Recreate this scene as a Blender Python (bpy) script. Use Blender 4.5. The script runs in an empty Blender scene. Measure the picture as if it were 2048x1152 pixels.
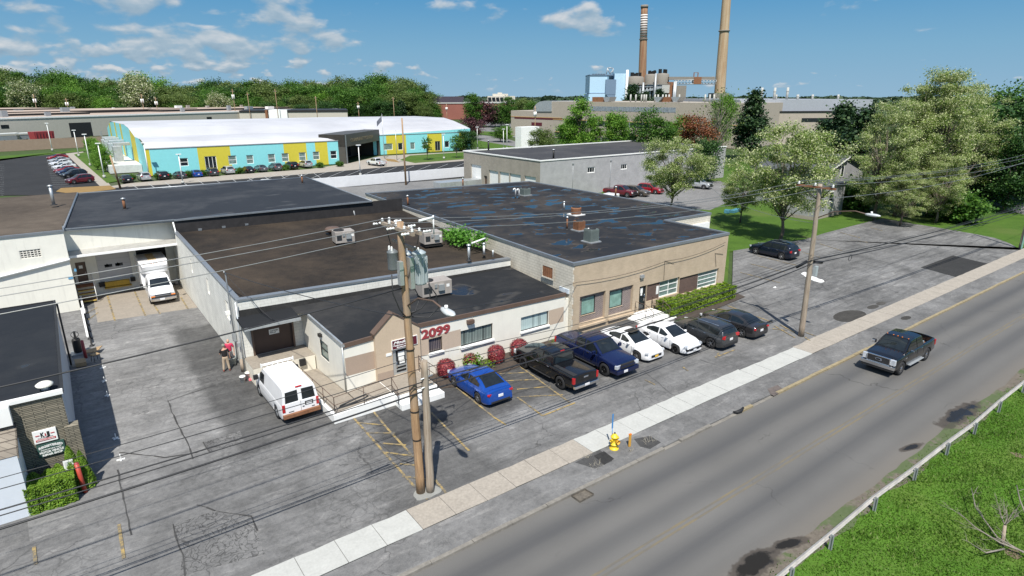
import bpy, bmesh, math, random
import numpy as np
from mathutils import Vector, Matrix
R_ = math.radians
scene = bpy.context.scene
COL = scene.collection

# ------------------------------------------------------------------ camera
CAM_H = 16.0                      # metres above the parking lot
FPX, HORIZ = 1227.0, 191.0        # focal length and horizon row, for a 2048 x 1152 frame
PITCH = math.atan((576 - HORIZ) / FPX)
AZ = R_(53.6)                     # heading: X runs along the street, Y away from it
cam = bpy.data.cameras.new("camera")
cam.sensor_width = 36.0
cam.lens = FPX / 2048 * 36.0
cam.clip_start = 0.5
cam.clip_end = 12000
camo = bpy.data.objects.new("camera", cam)
COL.objects.link(camo)
camo.location = (0, 0, CAM_H)
camo.rotation_euler = (R_(90) - PITCH, 0, AZ - R_(90))
scene.camera = camo

# ------------------------------------------------------------------ sun and sky
SUN_EL, SUN_AZ = R_(57.0), R_(55.5 + 180)      # the sun stands behind the camera, to the left
sl = bpy.data.lights.new("sun", 'SUN')
sl.energy = 5.0
sl.angle = R_(0.5)
sl.color = (1.0, 0.96, 0.89)
so = bpy.data.objects.new("sun", sl)
COL.objects.link(so)
sd = Vector((math.cos(SUN_EL) * math.cos(SUN_AZ), math.cos(SUN_EL) * math.sin(SUN_AZ), math.sin(SUN_EL)))
so.rotation_euler = (-sd).to_track_quat('-Z', 'Y').to_euler()
so.location = (0, 0, 80)

scene.view_settings.view_transform = 'Standard'
scene.view_settings.look = 'None'
scene.view_settings.exposure = 0.35
scene.view_settings.gamma = 1.0
scene.cycles.max_bounces = 6
scene.cycles.transparent_max_bounces = 6
scene.cycles.sample_clamp_indirect = 4.0


class NT:
 """small helper to wire shader nodes"""
 def __init__(s, tree):
  s.t = tree; s.n = tree.nodes; s.l = tree.links
 def add(s, typ, **kw):
  nd = s.n.new(typ)
  for k, v in kw.items():
   setattr(nd, k, v)
  return nd
 def set(s, nd, **kw):
  for k, v in kw.items():
   s.put(nd.inputs[k], v)
 def put(s, sock, v):
  if isinstance(v, bpy.types.NodeSocket):
   s.l.new(v, sock)
  elif isinstance(v, (tuple, list)) and len(v) == 3 and sock.type == 'RGBA':
   sock.default_value = (*v, 1)
  else:
   sock.default_value = v
 def math(s, op, a, b=None, c=None, clamp=False):
  nd = s.add('ShaderNodeMath', operation=op, use_clamp=clamp)
  s.put(nd.inputs[0], a)
  if b is not None: s.put(nd.inputs[1], b)
  if c is not None: s.put(nd.inputs[2], c)
  return nd.outputs[0]
 def mix(s, f, a, b, blend='MIX'):
  nd = s.add('ShaderNodeMix', data_type='RGBA', blend_type=blend)
  s.put(nd.inputs[0], f); s.put(nd.inputs[6], a); s.put(nd.inputs[7], b)
  return nd.outputs[2]
 def noise(s, vec, scale, detail=4, rough=0.55, dist=0.0):
  nd = s.add('ShaderNodeTexNoise')
  if vec is not None: s.l.new(vec, nd.inputs['Vector'])
  nd.inputs['Scale'].default_value = scale
  nd.inputs['Detail'].default_value = detail
  nd.inputs['Roughness'].default_value = rough
  nd.inputs['Distortion'].default_value = dist
  return nd.outputs['Fac']
 def ramp(s, f, stops, interp='LINEAR'):
  nd = s.add('ShaderNodeValToRGB')
  nd.color_ramp.interpolation = interp
  e = nd.color_ramp.elements
  while len(e) < len(stops): e.new(0.5)
  for i, (p, c) in enumerate(stops):
   e[i].position = p
   e[i].color = (*c, 1) if not isinstance(c, (int, float)) else (c, c, c, 1)
  s.put(nd.inputs[0], f)
  return nd.outputs[0]
 def smooth(s, v, a, b):
  nd = s.add('ShaderNodeMapRange', interpolation_type='SMOOTHSTEP')
  s.put(nd.inputs['Value'], v)
  nd.inputs['From Min'].default_value = a; nd.inputs['From Max'].default_value = b
  return nd.outputs[0]
 def scaled(s, vec, sc):
  nd = s.add('ShaderNodeVectorMath', operation='MULTIPLY')
  s.l.new(vec, nd.inputs[0]); nd.inputs[1].default_value = sc
  return nd.outputs[0]
 def xyz(s, vec):
  nd = s.add('ShaderNodeSeparateXYZ'); s.l.new(vec, nd.inputs[0])
  return nd.outputs
 def comb(s, x, y, z=0.0):
  nd = s.add('ShaderNodeCombineXYZ')
  s.put(nd.inputs[0], x); s.put(nd.inputs[1], y); s.put(nd.inputs[2], z)
  return nd.outputs[0]


def make_world():
 w = bpy.data.worlds.new("World")
 scene.world = w
 w.use_nodes = True
 t = NT(w.node_tree)
 for nd in list(t.n): t.n.remove(nd)
 out = t.add('ShaderNodeOutputWorld')
 bg = t.add('ShaderNodeBackground')
 bg.inputs['Strength'].default_value = 0.12
 sky = t.add('ShaderNodeTexSky', sky_type='NISHITA')
 sky.sun_disc = False
 sky.sun_elevation = SUN_EL
 sky.sun_rotation = R_(90) - SUN_AZ
 sky.altitude = 100
 sky.air_density = 1.0
 sky.dust_density = 0.35
 sky.ozone_density = 2.2
 # cumulus: noise over azimuth and height above the horizon, finer towards the horizon
 tc = t.add('ShaderNodeTexCoord')
 d = t.xyz(tc.outputs['Generated'])
 az = t.math('ARCTAN2', d[1], d[0])
 el = t.math('MAXIMUM', d[2], 0.001)
 q = t.math('ADD', el, 0.075)
 u = t.math('MULTIPLY', az, 8.5)
 v = t.math('MULTIPLY', t.math('LOGARITHM', q, 2.718), 3.2)
 def dens(dv):
  v1 = t.math('ADD', v, dv)
  na = t.noise(t.comb(u, v1, 3.7), 1.5, 6, 0.48, 0.15)
  nb = t.noise(t.comb(t.math('MULTIPLY', u, 2.3), t.math('MULTIPLY', v1, 1.5), 9.2), 1.5, 5, 0.48, 0.1)
  hi = t.smooth(el, 0.02, 0.10)
  n1 = t.math('ADD', t.math('MULTIPLY', na, hi), t.math('MULTIPLY', nb, t.math('SUBTRACT', 1.0, hi)))
  n2 = t.noise(t.comb(u, v1, 6.1), 0.5, 2, 0.5)
  return t.math('ADD', t.math('MULTIPLY', n1, 0.74), t.math('MULTIPLY', n2, 0.26))
 n0, n1 = dens(0.0), dens(0.16)
 # more cloud to the left of the view (the north-west), little to the right
 side = t.smooth(az, AZ - 0.18, AZ + 0.62)
 thr = t.math('SUBTRACT', 0.592, t.math('MULTIPLY', side, 0.16))
 m = t.math('SUBTRACT', n0, thr)
 mask = t.smooth(m, 0.0, 0.085)
 mask = t.math('MULTIPLY', mask, t.smooth(el, 0.0, 0.02))
 mask = t.math('MULTIPLY', mask, 0.86)
 lit = t.math('ADD', t.math('MULTIPLY', t.math('SUBTRACT', n0, n1), 4.2), 0.46, clamp=True)
 cc = t.ramp(lit, [(0.05, (1.75, 2.5, 3.2)), (0.5, (2.5, 3.2, 3.8)), (0.95, (4.5, 4.6, 4.7))])
 low = t.ramp(t.math('MULTIPLY', el, 2.5), [(0.0, (1.88, 3.06, 4.1)), (0.16, (1.37, 2.76, 4.0)), (0.34, (0.70, 2.15, 3.8)), (0.85, (0.36, 1.25, 2.9))])
 skyc = t.mix(t.smooth(d[2], 0.25, 0.6), low, sky.outputs[0])
 t.put(bg.inputs['Color'], t.mix(mask, skyc, cc))
 t.l.new(bg.outputs[0], out.inputs[0])
make_world()

# ------------------------------------------------------------------ survey helpers: where a point of the street stands
FW = Vector((math.cos(AZ) * math.cos(PITCH), math.sin(AZ) * math.cos(PITCH), -math.sin(PITCH)))
RT = Vector((math.sin(AZ), -math.cos(AZ), 0))
UP = RT.cross(FW)
def ray(px, py): return FW * FPX + RT * (px - 1024) + UP * (576 - py)
def G(px, py, z=0.0):
 d = ray(px, py); k = (z - CAM_H) / d.z
 return (d.x * k, d.y * k)
def OY(px, py, Y):
 d = ray(px, py); k = Y / d.y
 return (d.x * k, CAM_H + d.z * k)
def OX(px, py, X):
 d = ray(px, py); k = X / d.x
 return (d.y * k, CAM_H + d.z * k)
def HT(px, py, x, y):
 d = ray(px, py)
 return CAM_H + d.z / math.hypot(d.x, d.y) * (d.x * x + d.y * y) / math.hypot(d.x, d.y)
def FAR(px, py, depth):
 """a far point at a given depth in front of the viewpoint"""
 d = ray(px, py); k = depth / (d.x * math.cos(AZ) + d.y * math.sin(AZ))
 return Vector((d.x * k, d.y * k, CAM_H + d.z * k))

# ------------------------------------------------------------------ materials
MATS = {}
def new_mat(name):
 m = bpy.data.materials.new(name); m.use_nodes = True
 t = NT(m.node_tree)
 b = t.n['Principled BSDF']
 MATS[name] = m
 return m, t, b
def coords(t):
 return t.add('ShaderNodeTexCoord').outputs['Object']

def mat(name, col, rough=0.75, metal=0.0, var=0.12, scale=1.5, fine=0.0, fscale=30, bump=0.0, spec=0.5, stain=0.0, coat=0.0):
 """plain surface with uneven tone; stain adds vertical weather streaks"""
 if name in MATS: return MATS[name]
 m, t, b = new_mat(name)
 vec = coords(t)
 n = t.noise(vec, scale, 5, 0.6)
 lo = tuple(c * (1 - var) for c in col); hi = tuple(min(1, c * (1 + var)) for c in col)
 c = t.ramp(n, [(0.3, lo), (0.7, hi)])
 if fine:
  f = t.noise(vec, fscale, 3, 0.6)
  c = t.mix(fine, c, t.ramp(f, [(0.3, tuple(x * 0.55 for x in col)), (0.7, tuple(min(1, x * 1.4) for x in col))]))
 if stain:
  s = t.noise(t.scaled(vec, (2.2, 2.2, 0.22)), 1.6, 5, 0.65)
  c = t.mix(t.math('MULTIPLY', t.smooth(s, 0.5, 0.75), stain), c, tuple(x * 0.45 for x in col))
 t.put(b.inputs['Base Color'], c)
 b.inputs['Roughness'].default_value = rough
 b.inputs['Metallic'].default_value = metal
 b.inputs['Specular IOR Level'].default_value = spec
 if coat: b.inputs['Coat Weight'].default_value = coat; b.inputs['Coat Roughness'].default_value = 0.03
 if bump:
  bp = t.add('ShaderNodeBump'); bp.inputs['Strength'].default_value = bump
  bp.inputs['Distance'].default_value = 0.02
  t.put(bp.inputs['Height'], t.noise(vec, fscale, 3, 0.6)); t.l.new(bp.outputs[0], b.inputs['Normal'])
 return m

def paint(name, col, rough=0.22, metal=0.3):
 return mat(name, col, rough, metal, var=0.04, scale=2.0, coat=0.7)

def zone(t, vec, x0, x1, y0, y1, soft=0.5, wob=0.8):
 """1 inside a rectangle of the ground with ragged soft edges"""
 w = t.math('MULTIPLY', t.math('SUBTRACT', t.noise(vec, 0.7, 5, 0.65), 0.5), wob * 2.4); p = t.xyz(vec); o = None
 for c, lo, hi in ((p[0], x0, x1), (p[1], y0, y1)):
  c = t.math('ADD', c, w); k = t.math('MULTIPLY', t.smooth(c, lo - soft, lo + soft), t.math('SUBTRACT', 1.0, t.smooth(c, hi - soft, hi + soft)))
  o = k if o is None else t.math('MULTIPLY', o, k)
 return o
def asphalt(name, base, patch=0.35, crack=0.5, streak=0.0, tint=(1.0, 0.985, 0.96), cscale=0.55, seed=0.0, zones=(), gator=False):
 base *= 0.72; crack *= 0.8
 m, t, b = new_mat(name)
 vec = coords(t); vec0 = vec
 off = t.add('ShaderNodeVectorMath', operation='ADD'); t.l.new(vec, off.inputs[0]); off.inputs[1].default_value = (seed, seed * 2, 0)
 vec = off.outputs[0]
 big = t.noise(vec, 0.16, 5, 0.65, 0.6)
 mid = t.noise(vec, 0.9, 6, 0.7)
 fine = t.noise(vec, 28, 3, 0.75)
 f = t.math('ADD', t.math('MULTIPLY', big, 0.55), t.math('ADD', t.math('MULTIPLY', mid, 0.3), t.math('MULTIPLY', fine, 0.25)))
 lo = tuple(base * (1 - patch) * k for k in tint); hi = tuple(base * (1 + patch) * k for k in tint)
 c = t.ramp(f, [(0.43, lo), (0.66, hi)])
 if streak:
  s = t.noise(t.scaled(vec, (0.16, 1.5, 1)), 1.3, 5, 0.65, 0.4)
  c = t.mix(t.math('MULTIPLY', t.smooth(s, 0.44, 0.66), streak), c, tuple(base * 0.42 * k for k in tint))
 if crack:
  wob = t.add('ShaderNodeVectorMath', operation='ADD')
  nz = t.add('ShaderNodeTexNoise'); t.l.new(vec, nz.inputs['Vector']); nz.inputs['Scale'].default_value = 1.1; nz.inputs['Detail'].default_value = 4
  sc = t.scaled(nz.outputs['Color'], (1.4, 1.4, 0))
  t.l.new(vec, wob.inputs[0]); t.l.new(sc, wob.inputs[1])
  def vor(scale, w):
   vo = t.add('ShaderNodeTexVoronoi', feature='DISTANCE_TO_EDGE')
   t.l.new(wob.outputs[0], vo.inputs['Vector']); vo.inputs['Scale'].default_value = scale
   return t.math('SUBTRACT', 1.0, t.smooth(vo.outputs['Distance'], 0.0, w))
  big_c = t.math('MULTIPLY', vor(cscale * 0.28, 0.007), t.smooth(t.noise(vec, 0.21, 3), 0.46, 0.6))
  sm_c = t.math('MULTIPLY', vor(cscale * 3.4, 0.07), t.smooth(t.noise(vec, 0.13, 4, 0.6), 0.46, 0.60))
  cm = vor(cscale * 3.4, 0.09) if gator else t.math('MAXIMUM', big_c, t.math('MULTIPLY', sm_c, 0.6))
  c = t.mix(t.math('MULTIPLY', cm, crack), c, tuple(base * 0.28 * k for k in tint))
 for z in zones:
  c = t.mix(t.math('MULTIPLY', zone(t, vec0, *z[:4], *z[5:]), 1.0), c, t.mix(1.0, c, (z[4],) * 3, 'MULTIPLY'))
 s2 = t.noise(t.scaled(vec, (0.30, 1.0, 1)), 1.7, 6, 0.72, 0.6)
 c = t.mix(t.math('MULTIPLY', t.smooth(s2, 0.52, 0.70), 0.55), c, t.mix(1.0, c, (1.75, 1.72, 1.68), 'MULTIPLY'))
 sp = t.noise(vec, 4.0, 6, 0.85)
 c = t.mix(0.75, c, t.ramp(sp, [(0.32, (0.62, 0.62, 0.62)), (0.5, (1, 1, 1)), (0.7, (1.35, 1.34, 1.3))]), 'MULTIPLY')
 t.put(b.inputs['Base Color'], c)
 b.inputs['Roughness'].default_value = 0.88
 b.inputs['Specular IOR Level'].default_value = 0.3
 bp = t.add('ShaderNodeBump'); bp.inputs['Strength'].default_value = 0.35; bp.inputs['Distance'].default_value = 0.02
 t.put(bp.inputs['Height'], fine); t.l.new(bp.outputs[0], b.inputs['Normal'])
 return m

def roofing(name, base, dry, puddle=0.0, seam=True, gravel=0.0, thr=0.6, seed=0.0, pscale=0.28):
 """flat roof: dark felt, dusty dry patches, seams, and shallow standing water that mirrors the sky"""
 m, t, b = new_mat(name)
 vec = coords(t)
 off = t.add('ShaderNodeVectorMath', operation='ADD'); t.l.new(vec, off.inputs[0]); off.inputs[1].default_value = (seed, seed, 0)
 vec = off.outputs[0]
 a = t.noise(vec, 0.13, 6, 0.62, 0.5)
 c2 = t.noise(vec, 1.1, 5, 0.7)
 fi = t.noise(vec, 16, 3, 0.75)
 f = t.math('ADD', t.math('MULTIPLY', a, 0.62), t.math('ADD', t.math('MULTIPLY', c2, 0.26), t.math('MULTIPLY', fi, 0.12 + gravel)))
 c = t.ramp(f, [(0.47, base), (0.64 + gravel * 0.4, tuple((x + y) * 0.5 for x, y in zip(base, dry))), (0.82 + gravel * 0.5, dry)])
 if seam:
  xyz = t.xyz(vec)
  s = t.math('ABSOLUTE', t.math('SUBTRACT', t.math('FRACT', t.math('DIVIDE', xyz[1], 0.95)), 0.5))
  sm = t.math('MULTIPLY', t.math('SUBTRACT', 1.0, t.smooth(s, 0.0, 0.035)), 0.35)
  c = t.mix(sm, c, tuple(x * 0.55 for x in base))
 rough = 0.85
 if puddle:
  p = t.noise(t.scaled(vec, (0.72, 1.15, 1)), pscale, 3, 0.5, 0.25)
  rim = t.smooth(p, thr - 0.035, thr)
  c = t.mix(t.math('MULTIPLY', rim, 0.5), c, dry)
  pm = t.smooth(p, thr, thr + 0.012)
  c = t.mix(t.math('MULTIPLY', pm, puddle), c, (0.012, 0.012, 0.014))
  t.put(b.inputs['Roughness'], t.mix(t.math('MULTIPLY', pm, puddle), (rough,) * 3, (0.10,) * 3))
  t.put(b.inputs['Specular IOR Level'], t.mix(pm, (0.10,) * 3, (0.36,) * 3))
  inv = t.math('SUBTRACT', 1.0, pm)
 else:
  b.inputs['Roughness'].default_value = rough
  b.inputs['Specular IOR Level'].default_value = 0.12
  inv = 1.0
 t.put(b.inputs['Base Color'], c)
 bp = t.add('ShaderNodeBump'); bp.inputs['Distance'].default_value = 0.02
 t.put(bp.inputs['Strength'], t.math('MULTIPLY', inv, 0.4))
 t.put(bp.inputs['Height'], fi); t.l.new(bp.outputs[0], b.inputs['Normal'])
 return m

def brick(name, c1, c2, mortar, bw, bh, msize=0.012, bump=0.4, rough=0.9, stain=0.25, off=0.5, squash=1.0):
 m, t, b = new_mat(name)
 vec = coords(t); x = t.xyz(vec)
 v2 = t.comb(t.math('ADD', x[0], x[1]), x[2], 0.0)
 br = t.add('ShaderNodeTexBrick'); t.l.new(v2, br.inputs['Vector'])
 br.offset = off; br.squash = squash
 br.inputs['Color1'].default_value = (*c1, 1); br.inputs['Color2'].default_value = (*c2, 1); br.inputs['Mortar'].default_value = (*mortar, 1)
 br.inputs['Scale'].default_value = 1.0; br.inputs['Mortar Size'].default_value = msize
 br.inputs['Brick Width'].default_value = bw; br.inputs['Row Height'].default_value = bh
 n = t.noise(vec, 0.7, 6, 0.65)
 c = t.mix(0.6, br.outputs['Color'], t.ramp(n, [(0.3, (0.72, 0.72, 0.72)), (0.7, (1.12, 1.12, 1.12))]), 'MULTIPLY')
 s = t.noise(t.scaled(vec, (1.8, 1.8, 0.25)), 1.3, 5, 0.65)
 c = t.mix(t.math('MULTIPLY', t.smooth(s, 0.52, 0.78), stain), c, tuple(k * 0.4 for k in c1))
 t.put(b.inputs['Base Color'], c); b.inputs['Roughness'].default_value = rough; b.inputs['Specular IOR Level'].default_value = 0.25
 bp = t.add('ShaderNodeBump'); bp.inputs['Strength'].default_value = bump; bp.inputs['Distance'].default_value = 0.01
 t.put(bp.inputs['Height'], t.math('SUBTRACT', 1.0, br.outputs['Fac'])); t.l.new(bp.outputs[0], b.inputs['Normal'])
 return m

def foliage(name, cols, trans=0.3, rough=0.55):
 """leaf colours picked per leaf: cols = [(share, colour), ...]"""
 m, t, b = new_mat(name)
 g = t.add('ShaderNodeNewGeometry')
 tot = sum(s for s, _ in cols); p = 0; st = []
 for s, c in cols:
  st.append((p / tot, c)); p += s
 c = t.ramp(g.outputs['Random Per Island'], st, 'CONSTANT')
 n = t.noise(coords(t), 0.6, 3)
 c = t.mix(0.5, c, t.ramp(n, [(0.3, (0.66, 0.7, 0.6)), (0.7, (1.3, 1.3, 1.2))]), 'MULTIPLY')
 t.put(b.inputs['Base Color'], c); b.inputs['Roughness'].default_value = rough; b.inputs['Specular IOR Level'].default_value = 0.3
 tr = t.add('ShaderNodeBsdfTranslucent'); t.put(tr.inputs['Color'], c)
 mx = t.add('ShaderNodeMixShader'); mx.inputs[0].default_value = trans
 t.l.new(b.outputs[0], mx.inputs[1]); t.l.new(tr.outputs[0], mx.inputs[2])
 t.l.new(mx.outputs[0], t.n['Material Output'].inputs['Surface'])
 return m

def glass(name, col=(0.015, 0.02, 0.025), rough=0.04, spec=0.6):
 if name in MATS: return MATS[name]
 m, t, b = new_mat(name)
 n = t.noise(coords(t), 2.0, 3)
 t.put(b.inputs['Base Color'], t.ramp(n, [(0.3, tuple(c * 0.7 for c in col)), (0.7, tuple(c * 1.3 for c in col))]))
 b.inputs['Roughness'].default_value = rough; b.inputs['Specular IOR Level'].default_value = spec
 return m

# ------------------------------------------------------------------ mesh building
ORG = Vector((0, 0, 0))
SPLIT = {'insulator', 'bumper', 'jumper_cable', 'brown_brick_panel', 'wall_cable', 'clamp', 'crossarm', 'roof_marker', 'marker_light', 'band', 'downpipe', 'notice', 'bushing', 'hose_cap', 'splice_case', 'running_board', 'brace', 'roof_vents', 'mounting_channel', 'front_vents', 'platform', 'rear_badge', 'wheels', 'blue_plate', 'scupper_patch'}
class MB:
 def __init__(s): s.v = []; s.f = []; s.m = []; s.mi = 0; s.sm = False; s.s = []
 def mat(s, i): s.mi = i; return s
 def add(s, verts, faces):
  o = len(s.v); s.v += [tuple(v) for v in verts]
  for f in faces: s.f.append(tuple(i + o for i in f)); s.m.append(s.mi); s.s.append(s.sm)
  return s
 def quad(s, *p): return s.add(p, [tuple(range(len(p)))])
 def box(s, x0, y0, z0, x1, y1, z1):
  v = [(x0, y0, z0), (x1, y0, z0), (x1, y1, z0), (x0, y1, z0), (x0, y0, z1), (x1, y0, z1), (x1, y1, z1), (x0, y1, z1)]
  return s.add(v, [(0, 3, 2, 1), (4, 5, 6, 7), (0, 1, 5, 4), (1, 2, 6, 5), (2, 3, 7, 6), (3, 0, 4, 7)])
 def obox(s, c, size, rz=0.0, rx=0.0, ry=0.0):
  M = Matrix.Translation(c) @ Matrix.Rotation(rz, 4, 'Z') @ Matrix.Rotation(ry, 4, 'Y') @ Matrix.Rotation(rx, 4, 'X')
  a, b_, c_ = size[0] / 2, size[1] / 2, size[2] / 2
  v = [M @ Vector(p) for p in ((-a, -b_, -c_), (a, -b_, -c_), (a, b_, -c_), (-a, b_, -c_), (-a, -b_, c_), (a, -b_, c_), (a, b_, c_), (-a, b_, c_))]
  return s.add(v, [(0, 3, 2, 1), (4, 5, 6, 7), (0, 1, 5, 4), (1, 2, 6, 5), (2, 3, 7, 6), (3, 0, 4, 7)])
 def prism(s, poly, z0, z1, top=True, bot=True):
  n = len(poly)
  a = sum(poly[i][0] * poly[(i + 1) % n][1] - poly[(i + 1) % n][0] * poly[i][1] for i in range(n))
  if a < 0: poly = poly[::-1]
  v = [(p[0], p[1], z0) for p in poly] + [(p[0], p[1], z1) for p in poly]
  f = [(i, (i + 1) % n, n + (i + 1) % n, n + i) for i in range(n)]
  if top: f.append(tuple(range(n, 2 * n)))
  if bot: f.append(tuple(range(n - 1, -1, -1)))
  return s.add(v, f)
 def ext(s, poly, vec):
  """polygon in space pushed along a vector"""
  n = len(poly); vec = Vector(vec)
  v = [Vector(p) for p in poly] + [Vector(p) + vec for p in poly]
  f = [(i, (i + 1) % n, n + (i + 1) % n, n + i) for i in range(n)] + [tuple(range(n, 2 * n)), tuple(range(n - 1, -1, -1))]
  return s.add(v, f)
 def cyl(s, p0, p1, r0, r1=None, n=12, caps=True):
  return s.tube([p0, p1], [r0, r0 if r1 is None else r1], n, caps)
 def tube(s, pts, r, n=6, caps=True):
  pts = [Vector(p) for p in pts]; k = len(pts)
  if not isinstance(r, (list, tuple)): r = [r] * k
  v = []; ref = None
  for i, p in enumerate(pts):
   d = (pts[min(i + 1, k - 1)] - pts[max(i - 1, 0)])
   if d.length < 1e-9: d = Vector((0, 0, 1))
   d.normalize()
   if ref is None:
    ref = Vector((1, 0, 0)) if abs(d.x) < 0.9 else Vector((0, 1, 0))
   a = (ref - d * ref.dot(d))
   if a.length < 1e-6: a = d.orthogonal()
   a.normalize(); ref = a; b_ = d.cross(a)
   for j in range(n):
    an = 2 * math.pi * j / n
    v.append(p + (a * math.cos(an) + b_ * math.sin(an)) * r[i])
  f = []
  for i in range(k - 1):
   for j in range(n):
    f.append((i * n + j, i * n + (j + 1) % n, (i + 1) * n + (j + 1) % n, (i + 1) * n + j))
  if caps: f.append(tuple(range(n - 1, -1, -1))); f.append(tuple((k - 1) * n + j for j in range(n)))
  sm = s.sm; s.sm = True; s.add(v, f); s.sm = sm
  if caps: s.s[-1] = s.s[-2] = False
  return s
 def lathe(s, prof, n=16, c=(0, 0, 0), axis='z', sm=True):
  """profile of (radius, height) turned round an axis"""
  v = []; c = Vector(c)
  for r, h in prof:
   for j in range(n):
    a = 2 * math.pi * j / n; x, y = r * math.cos(a), r * math.sin(a)
    v.append(c + (Vector((x, y, h)) if axis == 'z' else Vector((x, h, y)) if axis == 'y' else Vector((h, x, y))))
  f = []
  for i in range(len(prof) - 1):
   for j in range(n):
    q = (i * n + j, i * n + (j + 1) % n, (i + 1) * n + (j + 1) % n, (i + 1) * n + j)
    f.append(q if axis != 'y' else q[::-1])
  o = s.sm; s.sm = sm; s.add(v, f); s.sm = o
  return s
 def loft(s, rings, closed=True, capa=True, capb=True):
  n = len(rings[0]); v = [p for r in rings for p in r]; f = []
  m = n if closed else n - 1
  for i in range(len(rings) - 1):
   for j in range(m):
    f.append((i * n + j, i * n + (j + 1) % n, (i + 1) * n + (j + 1) % n, (i + 1) * n + j))
  if capa: f.append(tuple(range(n - 1, -1, -1)))
  if capb: f.append(tuple((len(rings) - 1) * n + j for j in range(n)))
  return s.add(v, f)
 def grid(s, rows):
  n = len(rows[0]); v = [p for r in rows for p in r]
  return s.add(v, [(i * n + j, i * n + j + 1, (i + 1) * n + j + 1, (i + 1) * n + j) for i in range(len(rows) - 1) for j in range(n - 1)])
 def wall(s, ax, at, a0, a1, z0, z1, holes, depth, mfun=None, out=-1):
  """a wall in the plane ax = at, with rectangular openings (a0,a1,z0,z1) and their reveals; depth runs inwards"""
  xs = sorted(set([a0, a1] + [h[k] for h in holes for k in (0, 1)])); zs = sorted(set([z0, z1] + [h[k] for h in holes for k in (2, 3)]))
  if mfun:
   ex, ez = mfun('breaks'); xs = sorted(set(xs + [e for e in ex if a0 < e < a1])); zs = sorted(set(zs + [e for e in ez if z0 < e < z1]))
  P = (lambda a, d, z: (a, at - out * d, z)) if ax == 'y' else (lambda a, d, z: (at - out * d, a, z))
  flip = (out > 0) if ax == 'y' else (out < 0)
  def q(*p): s.quad(*(p[::-1] if flip else p))
  m0 = s.mi
  for i in range(len(xs) - 1):
   for j in range(len(zs) - 1):
    xc, zc = (xs[i] + xs[i + 1]) / 2, (zs[j] + zs[j + 1]) / 2
    if any(h[0] < xc < h[1] and h[2] < zc < h[3] for h in holes): continue
    s.mi = mfun((xc, zc)) if mfun else m0
    q(P(xs[i], 0, zs[j]), P(xs[i + 1], 0, zs[j]), P(xs[i + 1], 0, zs[j + 1]), P(xs[i], 0, zs[j + 1]))
  s.mi = m0
  for h in holes:
   if mfun: s.mi = mfun(((h[0] + h[1]) / 2, (h[2] + h[3]) / 2))
   q(P(h[0], 0, h[2]), P(h[0], depth, h[2]), P(h[1], depth, h[2]), P(h[1], 0, h[2]))
   q(P(h[1], 0, h[3]), P(h[1], depth, h[3]), P(h[0], depth, h[3]), P(h[0], 0, h[3]))
   q(P(h[0], 0, h[3]), P(h[0], depth, h[3]), P(h[0], depth, h[2]), P(h[0], 0, h[2]))
   q(P(h[1], 0, h[2]), P(h[1], depth, h[2]), P(h[1], depth, h[3]), P(h[1], 0, h[3]))
  s.mi = m0
  return s
 def pieces(s):
  """the connected pieces of this shape, each as its own builder"""
  par = list(range(len(s.v)))
  def root(i):
   while par[i] != i: par[i] = par[par[i]]; i = par[i]
   return i
  for f in s.f:
   for i in f[1:]: par[root(i)] = root(f[0])
  out = {}
  for f, mi, sm in zip(s.f, s.m, s.s):
   m = out.setdefault(root(f[0]), MB()); m.mi = mi; m.sm = sm; m.add([s.v[i] for i in f], [tuple(range(len(f)))])
  return list(out.values())
 def build(s, name, mats, parent=None, bevel=0.0, sharp=None, fix=False):
  if parent is not None and name in SPLIT:
   ps = s.pieces(); SPLIT.discard(name)
   for p in ps: o_ = p.build(name, mats, parent, bevel, sharp, True)
   SPLIT.add(name); return o_
  me = bpy.data.meshes.new(name)
  o = ORG if parent is not None else Vector((0, 0, 0))
  me.from_pydata([(v[0] - o.x, v[1] - o.y, v[2] - o.z) for v in s.v], [], s.f)
  mats = mats if isinstance(mats, (list, tuple)) else [mats]
  for m in mats: me.materials.append(m)
  me.polygons.foreach_set('material_index', s.m)
  me.polygons.foreach_set('use_smooth', s.s)
  if fix:
   bm = bmesh.new(); bm.from_mesh(me)
   bmesh.ops.remove_doubles(bm, verts=bm.verts, dist=1e-4)
   bmesh.ops.recalc_face_normals(bm, faces=bm.faces)
   bm.to_mesh(me); bm.free()
  if sharp is not None:
   me.polygons.foreach_set('use_smooth', [True] * len(me.polygons)); me.set_sharp_from_angle(angle=R_(sharp))
  me.update()
  ob = bpy.data.objects.new(name, me); COL.objects.link(ob)
  if parent is not None: ob.parent = parent
  if bevel:
   md = ob.modifiers.new('bevel', 'BEVEL'); md.width = bevel; md.segments = 2; md.limit_method = 'ANGLE'
  return ob

def tag(o, label, cat, group=None):
 o['label'] = label; o['category'] = cat
 if group: o['group'] = group
 return o
def thing(name, label, cat, loc, rz=0.0, group=None, local=False):
 """an empty at the thing's base; its parts are built in world coordinates unless local"""
 global ORG
 o = bpy.data.objects.new(name, None); COL.objects.link(o)
 o.empty_display_size = 0.3
 o.location = loc; o.rotation_euler = (0, 0, rz)
 ORG = Vector((0, 0, 0)) if local else Vector(loc)
 return tag(o, label, cat, group)
def one(mb, name, mats, label, cat, group=None, **kw):
 """a thing that is a single mesh; its origin goes to the middle of its base"""
 global ORG
 xs = [v[0] for v in mb.v]; ys = [v[1] for v in mb.v]; z = min(v[2] for v in mb.v)
 c = Vector(((min(xs) + max(xs)) / 2, (min(ys) + max(ys)) / 2, z))
 mb.v = [(v[0] - c.x, v[1] - c.y, v[2] - c.z) for v in mb.v]
 o = mb.build(name, mats, None, **kw); o.location = c
 return tag(o, label, cat, group)
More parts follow.
